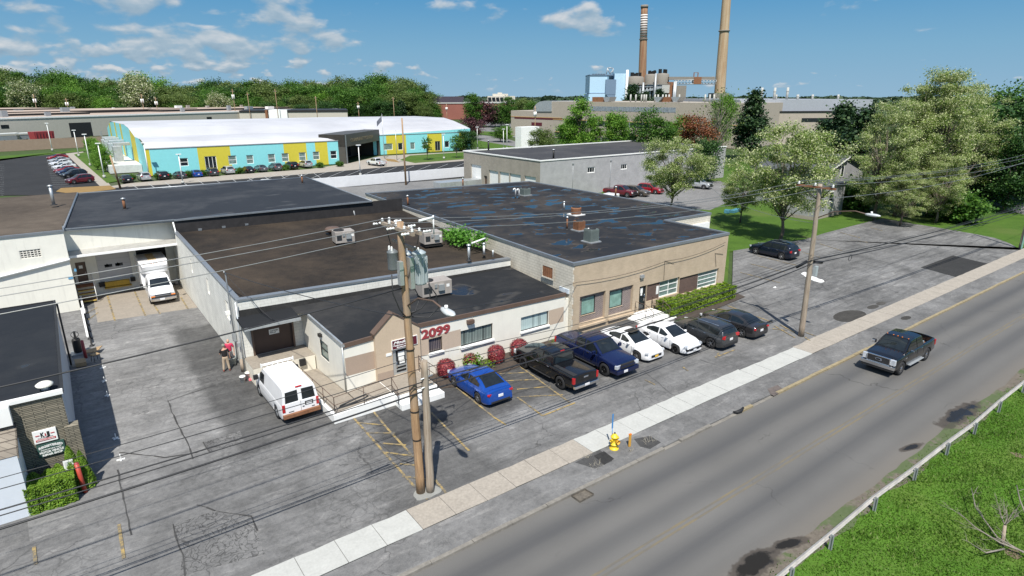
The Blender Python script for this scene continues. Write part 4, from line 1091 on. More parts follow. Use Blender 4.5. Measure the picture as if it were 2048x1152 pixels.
window(bld, 'y', OYF + 0.13, wn[2], gm=G_BLIND2, fm=M_DARKM, sill=0.24, sillh=0.12)
window(bld, 'x', OX0 + 0.08, (32.45, 33.8, 1.25, 2.35), gm=G_GREEN2, fm=M_DARKM, nz=2)
m = MB(); m.box(10.62, 33.2, 2.62, 10.795, 33.5, 2.8); m.build('wall_lamp', M_DARKM, bld)
m = MB(); m.box(18.55, 29.6, 2.74, 19.0, 29.845, 2.96); m.quad((18.58, 29.62, 2.74), (18.97, 29.62, 2.74), (18.97, 29.82, 2.6), (18.58, 29.82, 2.6)); m.build('wall_lamp', M_BROWN, bld)
# the gabled entrance
pg = [(12.5, 0), (15.25, 0), (15.25, 3.38), (13.62, 4.46), (12.5, 3.5)]
m = MB(); PY = 29.62
m.ext([(12.5, PY, 0), (13.48, PY, 0), (13.48, PY, 2.32), (12.5, PY, 2.32)], (0, 0.4, 0)); m.ext([(14.42, PY, 0), (15.25, PY, 0), (15.25, PY, 2.32), (14.42, PY, 2.32)], (0, 0.4, 0))
m.ext([(12.5, PY, 2.325), (15.25, PY, 2.325), (15.25, PY, 3.38), (13.62, PY, 4.46), (12.5, PY, 3.5)], (0, 0.4, 0)); m.box(13.48, PY + 0.02, 0, 14.42, PY + 0.35, 0.72)
en = m.build('entrance_gable', M_PORTAL, bld)
m = MB()
for a, b in (((12.42, 3.5), (13.62, 4.56)), ((13.62, 4.56), (15.32, 3.40))):
 m.ext([(a[0], PY - 0.05, a[1] - 0.07), (b[0], PY - 0.05, b[1] - 0.09), (b[0], PY - 0.05, b[1]), (a[0], PY - 0.05, a[1] + 0.03)], (0, 0.5, 0))
m.build('gable_trim', M_BROWN, en)
m = MB(); m.box(12.51, PY - 0.012, 0.5, 13.47, PY - 0.002, 1.15); m.build('plinth_band', M_TAN2, en)
d = MB(); d.box(13.55, PY + 0.16, 0.74, 14.35, PY + 0.2, 2.28); dr = d.build('door', M_GLASS, bld)
d = MB(); d.box(13.49, PY + 0.10, 0.73, 13.72, PY + 0.155, 2.31); d.box(14.34, PY + 0.10, 0.73, 14.41, PY + 0.155, 2.31); d.box(13.72, PY + 0.1, 2.22, 14.34, PY + 0.155, 2.31); d.box(13.72, PY + 0.1, 1.2, 14.34, PY + 0.155, 1.27); d.box(13.72, PY + 0.1, 1.0, 14.34, PY + 0.155, 1.05); d.box(13.72, PY + 0.1, 0.73, 14.34, PY + 0.155, 0.83); d.build('frame', M_GALV, dr)
d = MB(); d.box(13.9, PY + 0.14, 1.55, 14.25, PY + 0.158, 1.75); d.box(13.88, PY + 0.14, 1.8, 14.28, PY + 0.158, 2.08); d.box(13.95, PY + 0.142, 1.34, 14.28, PY + 0.158, 1.52); d.build('notice', M_WHITE, dr)
d = MB(); d.tube([(13.74, PY + 0.06, 1.15), (13.74, PY + 0.06, 1.55)], 0.02, 6); d.build('handle', M_CHROME, dr)
d = MB(); d.box(13.08, PY - 0.03, 2.06, 13.42, PY - 0.003, 2.22); d.build('letter_box', M_WHITE, bld)
M_MAROON = mat('maroon_sign', (0.10, 0.013, 0.022), 0.5, var=0.06)
d = MB(); d.box(13.44, PY - 0.05, 2.36, 15.05, PY - 0.004, 2.92); sg = d.build('sign', M_WHITE, bld)
d = MB(); d.box(13.48, PY - 0.058, 2.39, 15.01, PY - 0.052, 2.89); d.build('sign_face', M_MAROON, sg)
d = MB(); lettering(d, 'Mode', 13.54, 2.68, PY - 0.064, 0.22, 0.85, 0.008, 0.002, shear=0.35); lettering(d, 'Fashions &', 13.54, 2.55, PY - 0.064, 0.11, 0.8, 0.004, 0.002); lettering(d, 'Business', 13.74, 2.43, PY - 0.064, 0.11, 0.66, 0.004, 0.002); d.build('lettering', M_WHITE, sg)
M_RED = mat('maroon_numerals', (0.30, 0.045, 0.05), 0.5, var=0.06)
d = MB(); lettering(d, '2099', 15.47, 2.47, OYF - 0.02, 0.74, 1.92, 0.022, 0.018); d.build('house_number', M_RED, bld)
d = MB(); lettering(d, '2099', 15.44, 2.44, OYF - 0.006, 0.74, 1.92, 0.024, 0.002); d.build('house_number_backing', mat('number_edge', (0.22, 0.10, 0.09), 0.6), bld)
m = MB(); m.box(26.5, 29.95, 0, 26.93, 30.05, 2.7); m.build('filler_wall', M_CREAM, bld)
p = MB(); p.box(26.86, 29.9, 3.0, 26.94, 30.9, 3.32); p.build('blue_marked_board', mat('marked_board', (0.6, 0.66, 0.72), 0.6, var=0.3, fine=0.3, fscale=5), bld)
ac_unit((*G(868, 592, 3.4), 3.38), (2.1, 1.15, 1.15), 'long beige rooftop unit behind the pole transformers on the low office roof', R_(-4))
# ramp, step and railings before the entrance
rp = thing('entrance_ramp', 'tan concrete ramp with white sides and brown pipe railings leading to the gabled entrance', 'ramp', (10.5, 29, 0))
m = MB()
m.ext([(9.2, 34.69, 0), (9.2, 27.7, 0), (9.2, 27.7, 0.5), (9.2, 34.69, 0.12)], (0.2, 0, 0)); m.ext([(9.4, 27.7, 0), (12.6, 27.7, 0), (12.6, 27.7, 0.72), (9.4, 27.7, 0.5)], (0, 0.2, 0))
m.box(12.6, 26.9, 0, 15.2, 29.6, 0.34); m.box(12.55, 27.35, 0.34, 15.0, 29.6, 0.66); m.build('white_kerb', M_WHITE, rp, bevel=0.012)
m = MB()
m.add([(9.4, 34.69, 0.08), (10.78, 34.69, 0.08), (10.78, 29.4, 0.44), (10.78, 27.9, 0.48), (9.4, 27.9, 0.48)], [(4, 3, 2, 1, 0)]); m.add([(10.78, 27.9, 0.48), (12.55, 27.9, 0.68), (12.55, 29.84, 0.68), (10.78, 29.84, 0.48)], [(0, 1, 2, 3)]); m.box(12.6, 27.45, 0.662, 14.95, 29.6, 0.69); m.build('deck', M_CONC3, rp)
def rail(pts, zs, name='railing'):
 m = MB()
 for k, h in ((0, 0.95), (1, 0.5)):
  m.tube([(p[0], p[1], z + h) for p, z in zip(pts, zs)], 0.02, 5)
 for p, z in zip(pts, zs): m.tube([(p[0], p[1], z), (p[0], p[1], z + 0.95)], 0.022, 5)
 m.build(name, M_BROWN, rp)
rail([(9.3, 34.3), (9.3, 32.6), (9.3, 31.0), (9.3, 29.4), (9.3, 27.8)], [0.12, 0.22, 0.3, 0.4, 0.5])
rail([(9.3, 27.8), (10.9, 27.8), (12.5, 27.8)], [0.5, 0.6, 0.7]); rail([(12.5, 27.8), (12.5, 27.1)], [0.68, 0.34]); rail([(15.05, 29.55), (15.05, 28.3), (15.05, 27.5)], [0.68, 0.68, 0.68])

# ------------------------------------------------------------------ repair shop at the left edge
KZ = HT(131, 778, -1.2, 29.7)
bld = thing('repair_shop_building', 'small repair shop with ledgestone front, black roof and two wall signs', 'building', (-1.2, 29.7, 0))
M_LEDGE = brick('ledgestone', (0.30, 0.265, 0.20), (0.185, 0.17, 0.13), (0.075, 0.07, 0.055), 0.42, 0.075, 0.014, bump=0.9, off=0.37, squash=1.6, stain=0.15)
m = MB(); m.quad((-14, 29.7, 0), (-1.42, 29.7, 0), (-1.42, 29.7, KZ - 0.1), (-14, 29.7, KZ - 0.1)); m.box(-1.6, 29.55, 0, -1.1, 30.0, KZ * 0.62); m.build('ledgestone_wall', M_LEDGE, bld)
m = MB(); m.quad((-1.42, 30.0, 0), (-1.42, 44.3, 0), (-1.42, 44.3, KZ - 0.1), (-1.42, 29.7, KZ - 0.1), (-1.42, 29.7, 0.0)); m.quad((-1.42, 44.3, 0), (-14, 44.3, 0), (-14, 44.3, KZ - 0.1), (-1.42, 44.3, KZ - 0.1)); m.build('side_wall', mat('shop_side_wall', (0.42, 0.45, 0.48), 0.8, var=0.06, stain=0.2), bld)
m = MB(); m.quad((-14, 29.85, KZ - 0.05), (-1.45, 29.85, KZ - 0.05), (-1.45, 44.2, KZ - 0.05), (-14, 44.2, KZ - 0.05)); m.build('roof', M_ROOFK, bld)
m = MB(); m.box(-14, 29.6, KZ - 0.14, -1.36, 29.84, KZ + 0.02); m.build('roof_edge', M_WHITE, bld)
m = MB(); m.box(-1.44, 29.85, KZ - 0.2, -1.34, 44.3, KZ + 0.0); m.box(-14, 44.2, KZ - 0.12, -1.45, 44.3, KZ); m.tube([(-1.3, 44.1, KZ - 0.2), (-1.3, 44.1, 0.1)], 0.05, 6); m.build('side_gutter', M_DARKM, bld)
sx, sz = OY(24, 850, 29.3); m = MB(); m.box(-9, 29.3, sz - 0.02, OY(22, 835, 29.3)[0], 29.69, OY(15, 815, 29.3)[1]); m.build('fascia_panel', M_WHITE, bld)
ex, ez = OY(37, 910, 28.0); sx0 = OY(28, 848, 29.6)
m = MB(); m.add([(-9, 28.0, ez), (ex, 28.0, ez), (ex, 29.69, sx0[1]), (-9, 29.69, sx0[1])], [(0, 1, 2, 3)]); m.ext([(ex, 28.0, ez), (ex, 29.69, sx0[1]), (ex, 29.69, sx0[1] - 0.12), (ex, 28.0, ez - 0.12)], (-0.05, 0, 0))
M_SHINGLE = brick('shingles', (0.27, 0.235, 0.19), (0.19, 0.165, 0.135), (0.10, 0.085, 0.07), 0.33, 0.16, 0.012, stain=0.0)
m.build('shingle_roof', M_SHINGLE, bld)
m = MB(); m.box(-9, 28.02, 0, ex - 0.05, 28.12, ez - 0.02); m.box(ex - 0.13, 28.12, 0, ex - 0.05, 29.69, ez - 0.02); m.build('porch_wall', mat('porch_wall', (0.60, 0.64, 0.68), 0.7, var=0.04), bld)
def wall_sign(px, Y, name, m):
 (x0, z1), (x1, _), (_, z0) = OY(*px[0], Y), OY(*px[1], Y), OY(*px[2], Y)
 return x0, x1, z0, z1
x0, z1 = OY(63, 864, 29.66); x1, z1b = OY(111, 854, 29.66); _, z0 = OY(70, 889, 29.66)
m = MB(); m.box(x0, 29.62, z0, x1, 29.695, (z1 + z1b) / 2); sg = m.build('shop_sign', M_WHITE, bld, bevel=0.01)
zt = (z1 + z1b) / 2; hh = zt - z0; ww = x1 - x0; cx = (x0 + x1) / 2
m = MB(); lettering(m, 'K', cx - ww * 0.19, z0 + hh * 0.48, 29.612, hh * 0.48, ww * 0.17, 0.012, 0.002); lettering(m, 'J', cx + ww * 0.07, z0 + hh * 0.48, 29.612, hh * 0.48, ww * 0.13, 0.012, 0.002); lettering(m, 'KANSAS JACK', cx - ww * 0.33, z0 + hh * 0.37, 29.612, hh * 0.09, ww * 0.66, 0, 0.002); m.build('lettering', M_BLACK, sg)
m = MB(); lettering(m, '&', cx - ww * 0.015, z0 + hh * 0.5, 29.612, hh * 0.34, ww * 0.08, 0.004, 0.002); m.box(cx - ww * 0.40, 29.607, z0 + hh * 0.60, cx - ww * 0.23, 29.618, z0 + hh * 0.66); m.box(cx + ww * 0.24, 29.607, z0 + hh * 0.60, cx + ww * 0.41, 29.618, z0 + hh * 0.66); m.box(cx - ww * 0.42, 29.610, z0 + hh * 0.15, cx + ww * 0.42, 29.618, z0 + hh * 0.31); m.build('red_stripe', mat('sign_red', (0.42, 0.03, 0.04), 0.5), sg)
m = MB(); lettering(m, 'COMPLETE AUTO COLLISION', cx - ww * 0.38, z0 + hh * 0.195, 29.605, hh * 0.10, ww * 0.76, 0.002, 0.002); m.build('stripe_lettering', M_WHITE, sg)
x0, z1 = OY(72, 892, 29.66); x1, z1b = OY(127, 878, 29.66); _, z0 = OY(78, 916, 29.66); zt = (z1 + z1b) / 2; hh = zt - z0; ww = x1 - x0
m = MB(); m.box(x0, 29.63, z0, x1, 29.695, zt); sg = m.build('registration_sign', mat('sign_green', (0.035, 0.085, 0.07), 0.6), bld)
m = MB(); lettering(m, 'REGISTERED', x0 + ww * 0.06, z0 + hh * 0.64, 29.62, hh * 0.24, ww * 0.88, 0.006, 0.002, arc=hh * 0.10); lettering(m, 'STATE OF NEW YORK', x0 + ww * 0.12, z0 + hh * 0.50, 29.62, hh * 0.12, ww * 0.76, 0.002, 0.002); lettering(m, 'MOTOR VEHICLE', x0 + ww * 0.06, z0 + hh * 0.27, 29.62, hh * 0.22, ww * 0.88, 0.006, 0.002); lettering(m, 'REPAIR SHOP', x0 + ww * 0.14, z0 + hh * 0.05, 29.62, hh * 0.2, ww * 0.74, 0.006, 0.002); m.build('lettering', M_WHITE, sg)
x, y = G(91, 779, KZ); t = thing('roof_vent', 'mushroom shaped cream vent at the front of the repair shop roof', 'vent', (x, y, KZ - 0.05), 0, None, local=True)
p = MB(); p.cyl((0, 0, 0), (0, 0, 0.25), 0.14); p.build('pipe', M_GREYM, t)
p = MB(); p.lathe([(0.14, 0.22), (0.30, 0.24), (0.32, 0.30), (0.2, 0.38), (0.01, 0.40)], 16); p.build('hood', M_CREAM, t)

# ------------------------------------------------------------------ vehicles
M_TYRE = mat('tyre', (0.018, 0.018, 0.019), 0.85, var=0.2)
M_ALLOY = mat('alloy_rim', (0.46, 0.46, 0.47), 0.3, 0.85, var=0.05)
M_BLKRIM = mat('black_rim', (0.02, 0.02, 0.02), 0.35, 0.5)
M_CARGLASS = glass('car_glass', (0.013, 0.017, 0.019), 0.03, 0.7)
M_TAIL = mat('tail_light_red', (0.42, 0.01, 0.012), 0.15, var=0.1, coat=0.6)
M_LAMP = mat('headlight_lens', (0.62, 0.65, 0.68), 0.08, 0.3, var=0.15, coat=0.8)
M_TRIM = mat('black_plastic', (0.022, 0.022, 0.023), 0.55, var=0.15)
M_ORANGE = mat('orange_lens', (0.70, 0.20, 0.02), 0.2)
M_PLATE = mat('plate_white', (0.72, 0.72, 0.72), 0.5, var=0.1, fine=0.3, fscale=25)
M_COVER = mat('bed_cover', (0.020, 0.021, 0.023), 0.7, var=0.15)

WHEELS = {}
def wheel_meshes(r, w, rim, spokes):
 key = (round(r, 3), round(w, 3), rim.name, spokes)
 if key in WHEELS: return WHEELS[key]
 m = MB(); m.lathe([(r * 0.62, -w / 2), (r * 0.93, -w / 2), (r, -w * 0.34), (r, w * 0.34), (r * 0.93, w / 2), (r * 0.62, w / 2)], 22, axis='y')
 t = m.build('wheel', M_TYRE); bpy.data.objects.remove(t); tm = bpy.data.meshes[-1] if False else None
 m2 = MB(); m2.lathe([(r * 0.64, w * 0.46), (r * 0.60, w * 0.50), (r * 0.56, w * 0.36), (r * 0.54, w * 0.12), (0.0, w * 0.10)], 22, axis='y')
 m2.mat(1);
 for k in range(spokes):
  a = 2 * math.pi * k / spokes
  c = (math.cos(a) * r * 0.32, w * 0.34, math.sin(a) * r * 0.32)
  m2.obox(c, (r * 0.58, w * 0.16, r * (0.62 / spokes + 0.06)), ry=-a)
 m2.lathe([(r * 0.15, w * 0.30), (r * 0.15, w * 0.46), (0.0, w * 0.47)], 12, axis='y')
 WHEELS[key] = (m, m2)
 return WHEELS[key]
def add_wheel(parent, x, y, r, w, rim, spokes):
 m, m2 = wheel_meshes(r, w, rim, spokes)
 o = m.build('wheel', M_TYRE, parent); o.location = (x, y, r)
 q = m2.build('rim', [M_TRIM if rim is not M_BLKRIM else M_BLKRIM, rim], o)
 if y < 0: o.rotation_euler = (0, 0, math.pi)
 return o

def lerp(p, x): return float(np.interp(x, [a for a, _ in p], [b for _, b in p]))

def car(name, label, loc, rz, sp, pm, cat='car', group=None, scale=1.0, lowpoly=False):
 t = thing(name, label, cat, loc, rz, group, local=True)
 t.scale = (scale,) * 3
 L, W, r = sp['L'], sp['W'], sp['r']
 hw, zb, xa = W / 2, sp.get('zb', 0.22), sp['axles']
 top, plan = sp['top'], sp['plan']; ar = r + sp.get('gap', 0.07)
 bed = sp.get('bed')
 xs = set(np.linspace(-L / 2, L / 2, 20 if lowpoly else 34).tolist()) | {x for x, _ in top}
 for ax in xa:
  for k in np.linspace(-1, 1, 9 if lowpoly else 13): xs.add(ax + k * ar)
  xs.add(ax - ar - 0.004); xs.add(ax + ar + 0.004)
 if bed: xs |= {bed[0] - 0.004, bed[0] + 0.004, bed[1] - 0.004, bed[1] + 0.004}
 rings = []
 for x in sorted(xs):
  h = hw * lerp(plan, x); zt = lerp(top, x)
  zs = zb + lerp(sp.get('under', [(-L / 2, 0.10), (-L / 2 + 0.35, 0), (L / 2 - 0.35, 0), (L / 2, 0.06)]), x)
  arch = False
  for ax in xa:
   d = abs(x - ax)
   if d <= ar + 1e-6: zs = max(zs, r + math.sqrt(max(0, ar * ar - d * d)) * 0.97); arch = True
  zs = min(zs, zt - 0.2)
  zm = zs + 0.5 * (zt - 0.18 - zs)
  half = [(0, zs if arch else zs - 0.02), (h - 0.26, zs if arch else zs - 0.02), (h - 0.03, zs), (h, min(zs + 0.08, zm)), (h, zm), (h - 0.02, zt - 0.16), (h - 0.055, zt - 0.05)]
  if bed and bed[0] <= x <= bed[1]: half += [(h - 0.10, zt), (h - 0.16, zt), (h - 0.17, zt - bed[2]), (0, zt - bed[2])]
  else: half += [(h - 0.10, zt - 0.008), (h - 0.19, zt + 0.004), (h * 0.5, zt + sp.get('crown', 0.03)), (0, zt + sp.get('crown', 0.03) * 1.3)]
  rings.append([(x, y, z) for y, z in half] + [(x, -y, z) for y, z in half[-2:0:-1]])
 m = MB(); m.loft(rings); m.build('body', pm, t, sharp=32, fix=True)
 # cabin
 c = sp['cab']; roof = c['roof']; zbelt, wb, wr, zr = c['belt'], c['wb'], c['wr'], max(z for _, z in c['roof'])
 x0, x3 = roof[0][0], roof[-1][0]
 def wt(z): return wb + (wr - wb) * max(0, min(1, (z - zbelt) / (zr - zbelt)))
 rings = []
 for x in sorted(set(np.linspace(x0, x3, 14 if lowpoly else 26).tolist()) | {a for a, _ in roof}):
  z = lerp(roof, x); w = wt(z); k = max(0.02, (z - zbelt))
  half = [(wb, zbelt - 0.04), (wt(zbelt + k * 0.5), zbelt + k * 0.5 - 0.02), (w, z - min(0.07, k * 0.3)), (w - 0.05, z - min(0.015, k * 0.1)), (w * 0.55, z + 0.022), (0, z + 0.03)]
  rings.append([(x, y, zz) for y, zz in half] + [(x, -y, zz) for y, zz in half[-2::-1]])
 m = MB(); m.loft(rings, closed=False, capa=True, capb=True); m.build('roof', c.get('mat', pm), t, sharp=32)
 def strip(name, xa_, xb_, n=5, wk=0.90, off=0.008):
  rows = []
  for i in range(n):
   x = xa_ + (xb_ - xa_) * i / (n - 1); z = lerp(roof, x); w = (wt(z) - 0.05) * wk
   s = (lerp(roof, x + 0.02) - lerp(roof, x - 0.02)) / 0.04; nv = Vector((-s, 0, 1)).normalized() * off
   rows.append([(x + nv.x, w * u, z + nv.z + (0.030 if abs(u) < 0.3 else 0.022 if abs(u) < .7 else 0.0)) for u in (-1, -0.6, -0.2, 0.2, 0.6, 1)])
  m = MB(); m.sm = True; m.grid(rows); return m.build(name, M_CARGLASS, t)
 strip('windshield', *c['ws'])
 if 'rw' in c: strip('rear_window', *c['rw'], wk=0.86)
 for y in (1, -1):
  for a, b in c['sides']:
   rows = []
   for x in np.linspace(a, b, 7):
    zt = lerp(roof, x) - 0.10; z0 = zbelt + 0.015
    zt = max(zt, z0 + 0.02)
    if c.get('maxz'): zt = min(zt, c['maxz'])
    rows.append([(x, y * (wt(z) + 0.010), z) for z in (z0, (z0 + zt) / 2, zt)])
   m = MB(); m.sm = True; m.grid(rows if y < 0 else rows[::-1]); m.build('side_window', c.get('sidemat', M_CARGLASS), t)
 for ax in xa:
  for y in (1, -1): add_wheel(t, ax, y * (hw - sp.get('tw', 0.22) / 2 - 0.015), r, sp.get('tw', 0.22), sp.get('rim', M_ALLOY), sp.get('spokes', 5))
 # lights
 for nm, key, mm in (('tail_light', 'tail', M_TAIL), ('headlight', 'head', M_LAMP)):
  x, y, z, sx, sy, sz, yaw = sp[key]
  for s in (1, -1):
   m = MB(); m.obox((x, s * y, z), (sx, sy, sz), rz=s * yaw); m.build(nm, mm, t, bevel=0.012 if not lowpoly else 0)
 for nm, mm, bx in sp.get('boxes', []):
  m = MB()
  for b in bx: m.obox(b[:3], b[3:6], ry=b[6] if len(b) > 6 else 0.0, rz=b[7] if len(b) > 7 else 0.0)
  m.build(nm, mm, t, bevel=0.0 if lowpoly else sp.get('bv', 0.014))
 for nm, mm, bx in sp.get('pairs', []):
  for s in (1, -1):
   m = MB()
   for b in bx: m.obox((b[0], s * b[1], b[2]), b[3:6], rz=s * (b[6] if len(b) > 6 else 0))
   m.build(nm, mm, t, bevel=0.0 if lowpoly else 0.02)
 return t

def P_(L, front=0.80, rear=0.86):
 h = L / 2
 return [(-h, rear), (-h + 0.12, rear + 0.07), (-h + 0.45, 0.985), (-h + 0.9, 1.0), (h - 1.1, 1.0), (h - 0.55, 0.965), (h - 0.2, 0.90), (h, front)]
def sedan(L=4.5, W=1.78, front='plain', deck=0.98, roofz=1.42, **kw):
 h = L / 2
 sp = dict(L=L, W=W, r=0.325, axles=(-h + 0.98, h - 0.88), zb=0.20,
  top=[(-h, 0.72), (-h + 0.06, deck - 0.05), (-h + 0.2, deck), (-h + 0.75, deck + 0.03), (h - 1.25, 0.96), (h - 0.6, 0.87), (h - 0.18, 0.74), (h, 0.58)],
  plan=P_(L), crown=0.035,
  cab=dict(belt=0.93, wb=W / 2 - 0.07, wr=W / 2 - 0.27, roof=[(-h + 0.42, deck), (-h + 0.95, 1.24), (-h + 1.45, roofz - 0.03), (-h + 2.0, roofz), (h - 2.15, roofz - 0.03), (h - 1.75, 1.24), (h - 1.12, 0.94)],
   ws=(h - 2.08, h - 1.2), rw=(-h + 0.52, -h + 1.36), sides=((-h + 0.95, -h + 1.95), (-h + 2.03, h - 1.62))),
  tail=(-h + 0.10, W / 2 - 0.29, 0.81, 0.14, 0.44, 0.10, 0.42), head=(h - 0.20, W / 2 - 0.27, 0.66, 0.22, 0.40, 0.13, -0.5),
  boxes=[('bumper', M_TRIM, [(-h + 0.04, 0, 0.34, 0.12, W * 0.7, 0.12)]), ('grille', M_TRIM, [(h - 0.03, 0, 0.44, 0.10, W * 0.52, 0.16)]),
    ('license_plate', M_PLATE, [(-h - 0.01, 0, 0.66, 0.03, 0.32, 0.16)])],
  pairs=[('door_seam', M_TRIM, [(x, W / 2 + 0.0, 0.60, 0.014, 0.012, 0.46) for x in (-h + 1.15, -h + 2.0, h - 1.30)]), ('mirror', kw.get('mirror', M_TRIM), [(h - 1.55, W / 2 + 0.04, 0.98, 0.14, 0.2, 0.12)]), ('door_handle', kw.get('handle', M_TRIM), [(-h + 1.35, W / 2 - 0.005, 0.83, 0.17, 0.03, 0.035), (-h + 2.4, W / 2 - 0.005, 0.83, 0.17, 0.03, 0.035)])])
 sp.update(kw); return sp
def suv(L=4.5, W=1.82, roofz=1.66, **kw):
 h = L / 2
 sp = dict(L=L, W=W, r=0.36, axles=(-h + 0.95, h - 0.90), zb=0.24,
  top=[(-h, 0.78), (-h + 0.05, 1.02), (-h + 0.15, 1.08), (h - 1.25, 1.07), (h - 0.6, 1.0), (h - 0.15, 0.86), (h, 0.66)],
  plan=P_(L, 0.80, 0.88), crown=0.035,
  cab=dict(belt=1.05, wb=W / 2 - 0.06, wr=W / 2 - 0.23, roof=[(-h + 0.06, 1.06), (-h + 0.24, 1.38), (-h + 0.55, roofz - 0.06), (-h + 1.3, roofz), (h - 2.1, roofz - 0.03), (h - 1.75, 1.42), (h - 1.15, 1.06)],
   ws=(h - 2.02, h - 1.24), rw=(-h + 0.10, -h + 0.42), sides=((-h + 0.45, -h + 1.2), (-h + 1.26, -h + 2.1), (-h + 2.16, h - 1.55))),
  tail=(-h + 0.10, W / 2 - 0.26, 0.98, 0.2, 0.36, 0.2, 0.45), head=(h - 0.22, W / 2 - 0.26, 0.80, 0.24, 0.38, 0.15, -0.5),
  boxes=[('bumper', M_TRIM, [(-h + 0.04, 0, 0.42, 0.16, W * 0.8, 0.16)]), ('grille', M_TRIM, [(h - 0.04, 0, 0.62, 0.12, W * 0.5, 0.22)]),
    ('license_plate', M_PLATE, [(-h - 0.01, 0, 0.78, 0.03, 0.32, 0.16)])],
  pairs=[('door_seam', M_TRIM, [(x, W / 2 + 0.0, 0.70, 0.014, 0.012, 0.5) for x in (-h + 1.25, -h + 2.12, h - 1.35)]), ('mirror', kw.get('mirror', M_TRIM), [(h - 1.5, W / 2 + 0.05, 1.1, 0.14, 0.22, 0.14)]), ('roof_rail', M_CHROME, [(-h + 1.45, W / 2 - 0.27, roofz + 0.035, 1.7, 0.035, 0.04)]), ('door_handle', M_CHROME, [(-h + 1.45, W / 2 - 0.005, 0.95, 0.17, 0.03, 0.035), (-h + 2.4, W / 2 - 0.005, 0.95, 0.17, 0.03, 0.035)])])
 sp.update(kw); return sp
def pickup(L=5.7, W=1.98, hz=1.16, roofz=1.86, r=0.40, **kw):
 h = L / 2
 sp = dict(L=L, W=W, r=r, axles=(-h + 1.12, h - 0.98), zb=0.40, tw=0.27, gap=0.09,
  top=[(-h, hz - 0.02), (-h + 0.06, hz), (h - 1.35, hz + 0.02), (h - 0.4, hz - 0.06), (h - 0.1, hz - 0.12), (h, hz - 0.34)],
  plan=[(-h, 0.94), (-h + 0.15, 0.97), (-h + 0.6, 1.0), (h - 0.7, 1.0), (h - 0.25, 0.96), (h, 0.90)], crown=0.05,
  under=[(-h, 0.12), (-h + 0.3, 0.0), (h - 0.3, 0), (h, 0.0)],
  cab=dict(belt=hz + 0.0, wb=W / 2 - 0.08, wr=W / 2 - 0.25, roof=[(-h + 1.86, hz + 0.02), (-h + 1.93, roofz - 0.12), (-h + 2.15, roofz - 0.01), (-h + 2.9, roofz), (h - 2.2, roofz - 0.04), (h - 1.9, roofz - 0.22), (h - 1.28, hz + 0.03)],
   ws=(h - 2.12, h - 1.36), rw=(-h + 1.868, -h + 1.925), sides=((-h + 2.0, -h + 2.75), (-h + 2.84, h - 1.68))),
  tail=(-h + 0.05, W / 2 - 0.10, hz - 0.25, 0.14, 0.15, 0.36, 0.0), head=(h - 0.09, W / 2 - 0.24, hz - 0.30, 0.2, 0.38, 0.22, -0.25))
 sp.update(kw); return sp

PK = dict(bv=0.016)
def pk_boxes(L, W, hz, bump=M_CHROME, cover=True, grille=M_TRIM, front=M_TRIM):
 h = L / 2
 b = [('rear_bumper', bump, [(-h - 0.05, 0, 0.52, 0.16, W * 0.94, 0.17)]), ('front_bumper', front, [(h - 0.02, 0, 0.52, 0.2, W * 0.93, 0.24)]),
   ('grille', grille, [(h - 0.03, 0, hz - 0.30, 0.14, W * 0.56, 0.28)]), ('license_plate', M_PLATE, [(-h - 0.138, 0, 0.56, 0.02, 0.34, 0.14)]),
   ('running_board', M_TRIM, [(0.1, s * (W / 2 - 0.02), 0.42, 1.9, 0.16, 0.05) for s in (1, -1)])]
 if cover: b.append(('bed_cover', M_COVER, [(-h + 0.98, 0, hz + 0.015, 1.72, W - 0.28, 0.05)]))
 return b
PRS = lambda L, W, hz, mm, hm=M_TRIM: [('door_seam', M_TRIM, [(x, W / 2 - 0.004, hz - 0.36, 0.014, 0.012, 0.56) for x in (-L / 2 + 1.86, -L / 2 + 2.8, L / 2 - 1.62)]), ('mirror', mm, [(L / 2 - 1.75, W / 2 + 0.13, hz + 0.14, 0.13, 0.24, 0.22)]), ('door_handle', hm, [(-L / 2 + 2.2, W / 2 - 0.0, hz - 0.10, 0.2, 0.035, 0.04), (-L / 2 + 3.15, W / 2 - 0.0, hz - 0.10, 0.2, 0.035, 0.04)])]

P_BLUE = paint('electric_blue_paint', (0.012, 0.085, 0.42), 0.2, 0.45)
P_BLACK = paint('black_paint', (0.008, 0.008, 0.009), 0.16, 0.2)
P_NAVY = paint('navy_paint', (0.010, 0.018, 0.075), 0.2, 0.4)
P_WHITE = paint('white_car_paint', (0.80, 0.80, 0.80), 0.25, 0.0)
P_GREY = paint('graphite_paint', (0.060, 0.063, 0.066), 0.24, 0.5)
P_GREY2 = paint('dark_grey_paint', (0.045, 0.043, 0.046), 0.22, 0.5)
P_DKBLUE = paint('midnight_paint', (0.008, 0.013, 0.028), 0.18, 0.4)

UPY, DNY = R_(90), R_(-90)
N_RY = 'vehicles parked before the offices'
car('sedan_car', 'bright blue sedan parked nose in before the red bushes, rear to the street', (17.15, 26.45, 0), UPY, sedan(4.35, 1.78, handle=P_BLUE, mirror=P_BLUE), P_BLUE, 'car', N_RY)
h = 5.55 / 2
car('pickup_truck', 'black crew cab pickup parked nose in with a soft black bed cover', (21.95, 25.55, 0), UPY,
 pickup(5.55, 1.95, 1.14, 1.82, 0.40, rim=M_BLKRIM, spokes=6, boxes=pk_boxes(5.55, 1.95, 1.14) + [('high_brake_light', M_TAIL, [(-h + 2.05, 0, 1.83, 0.06, 0.3, 0.045)]), ('tailgate_badge', M_CHROME, [(-h - 0.01, 0, 0.98, 0.02, 0.34, 0.10)])], pairs=PRS(5.55, 1.95, 1.14, M_TRIM, M_CHROME)), P_BLACK, 'pickup', N_RY)
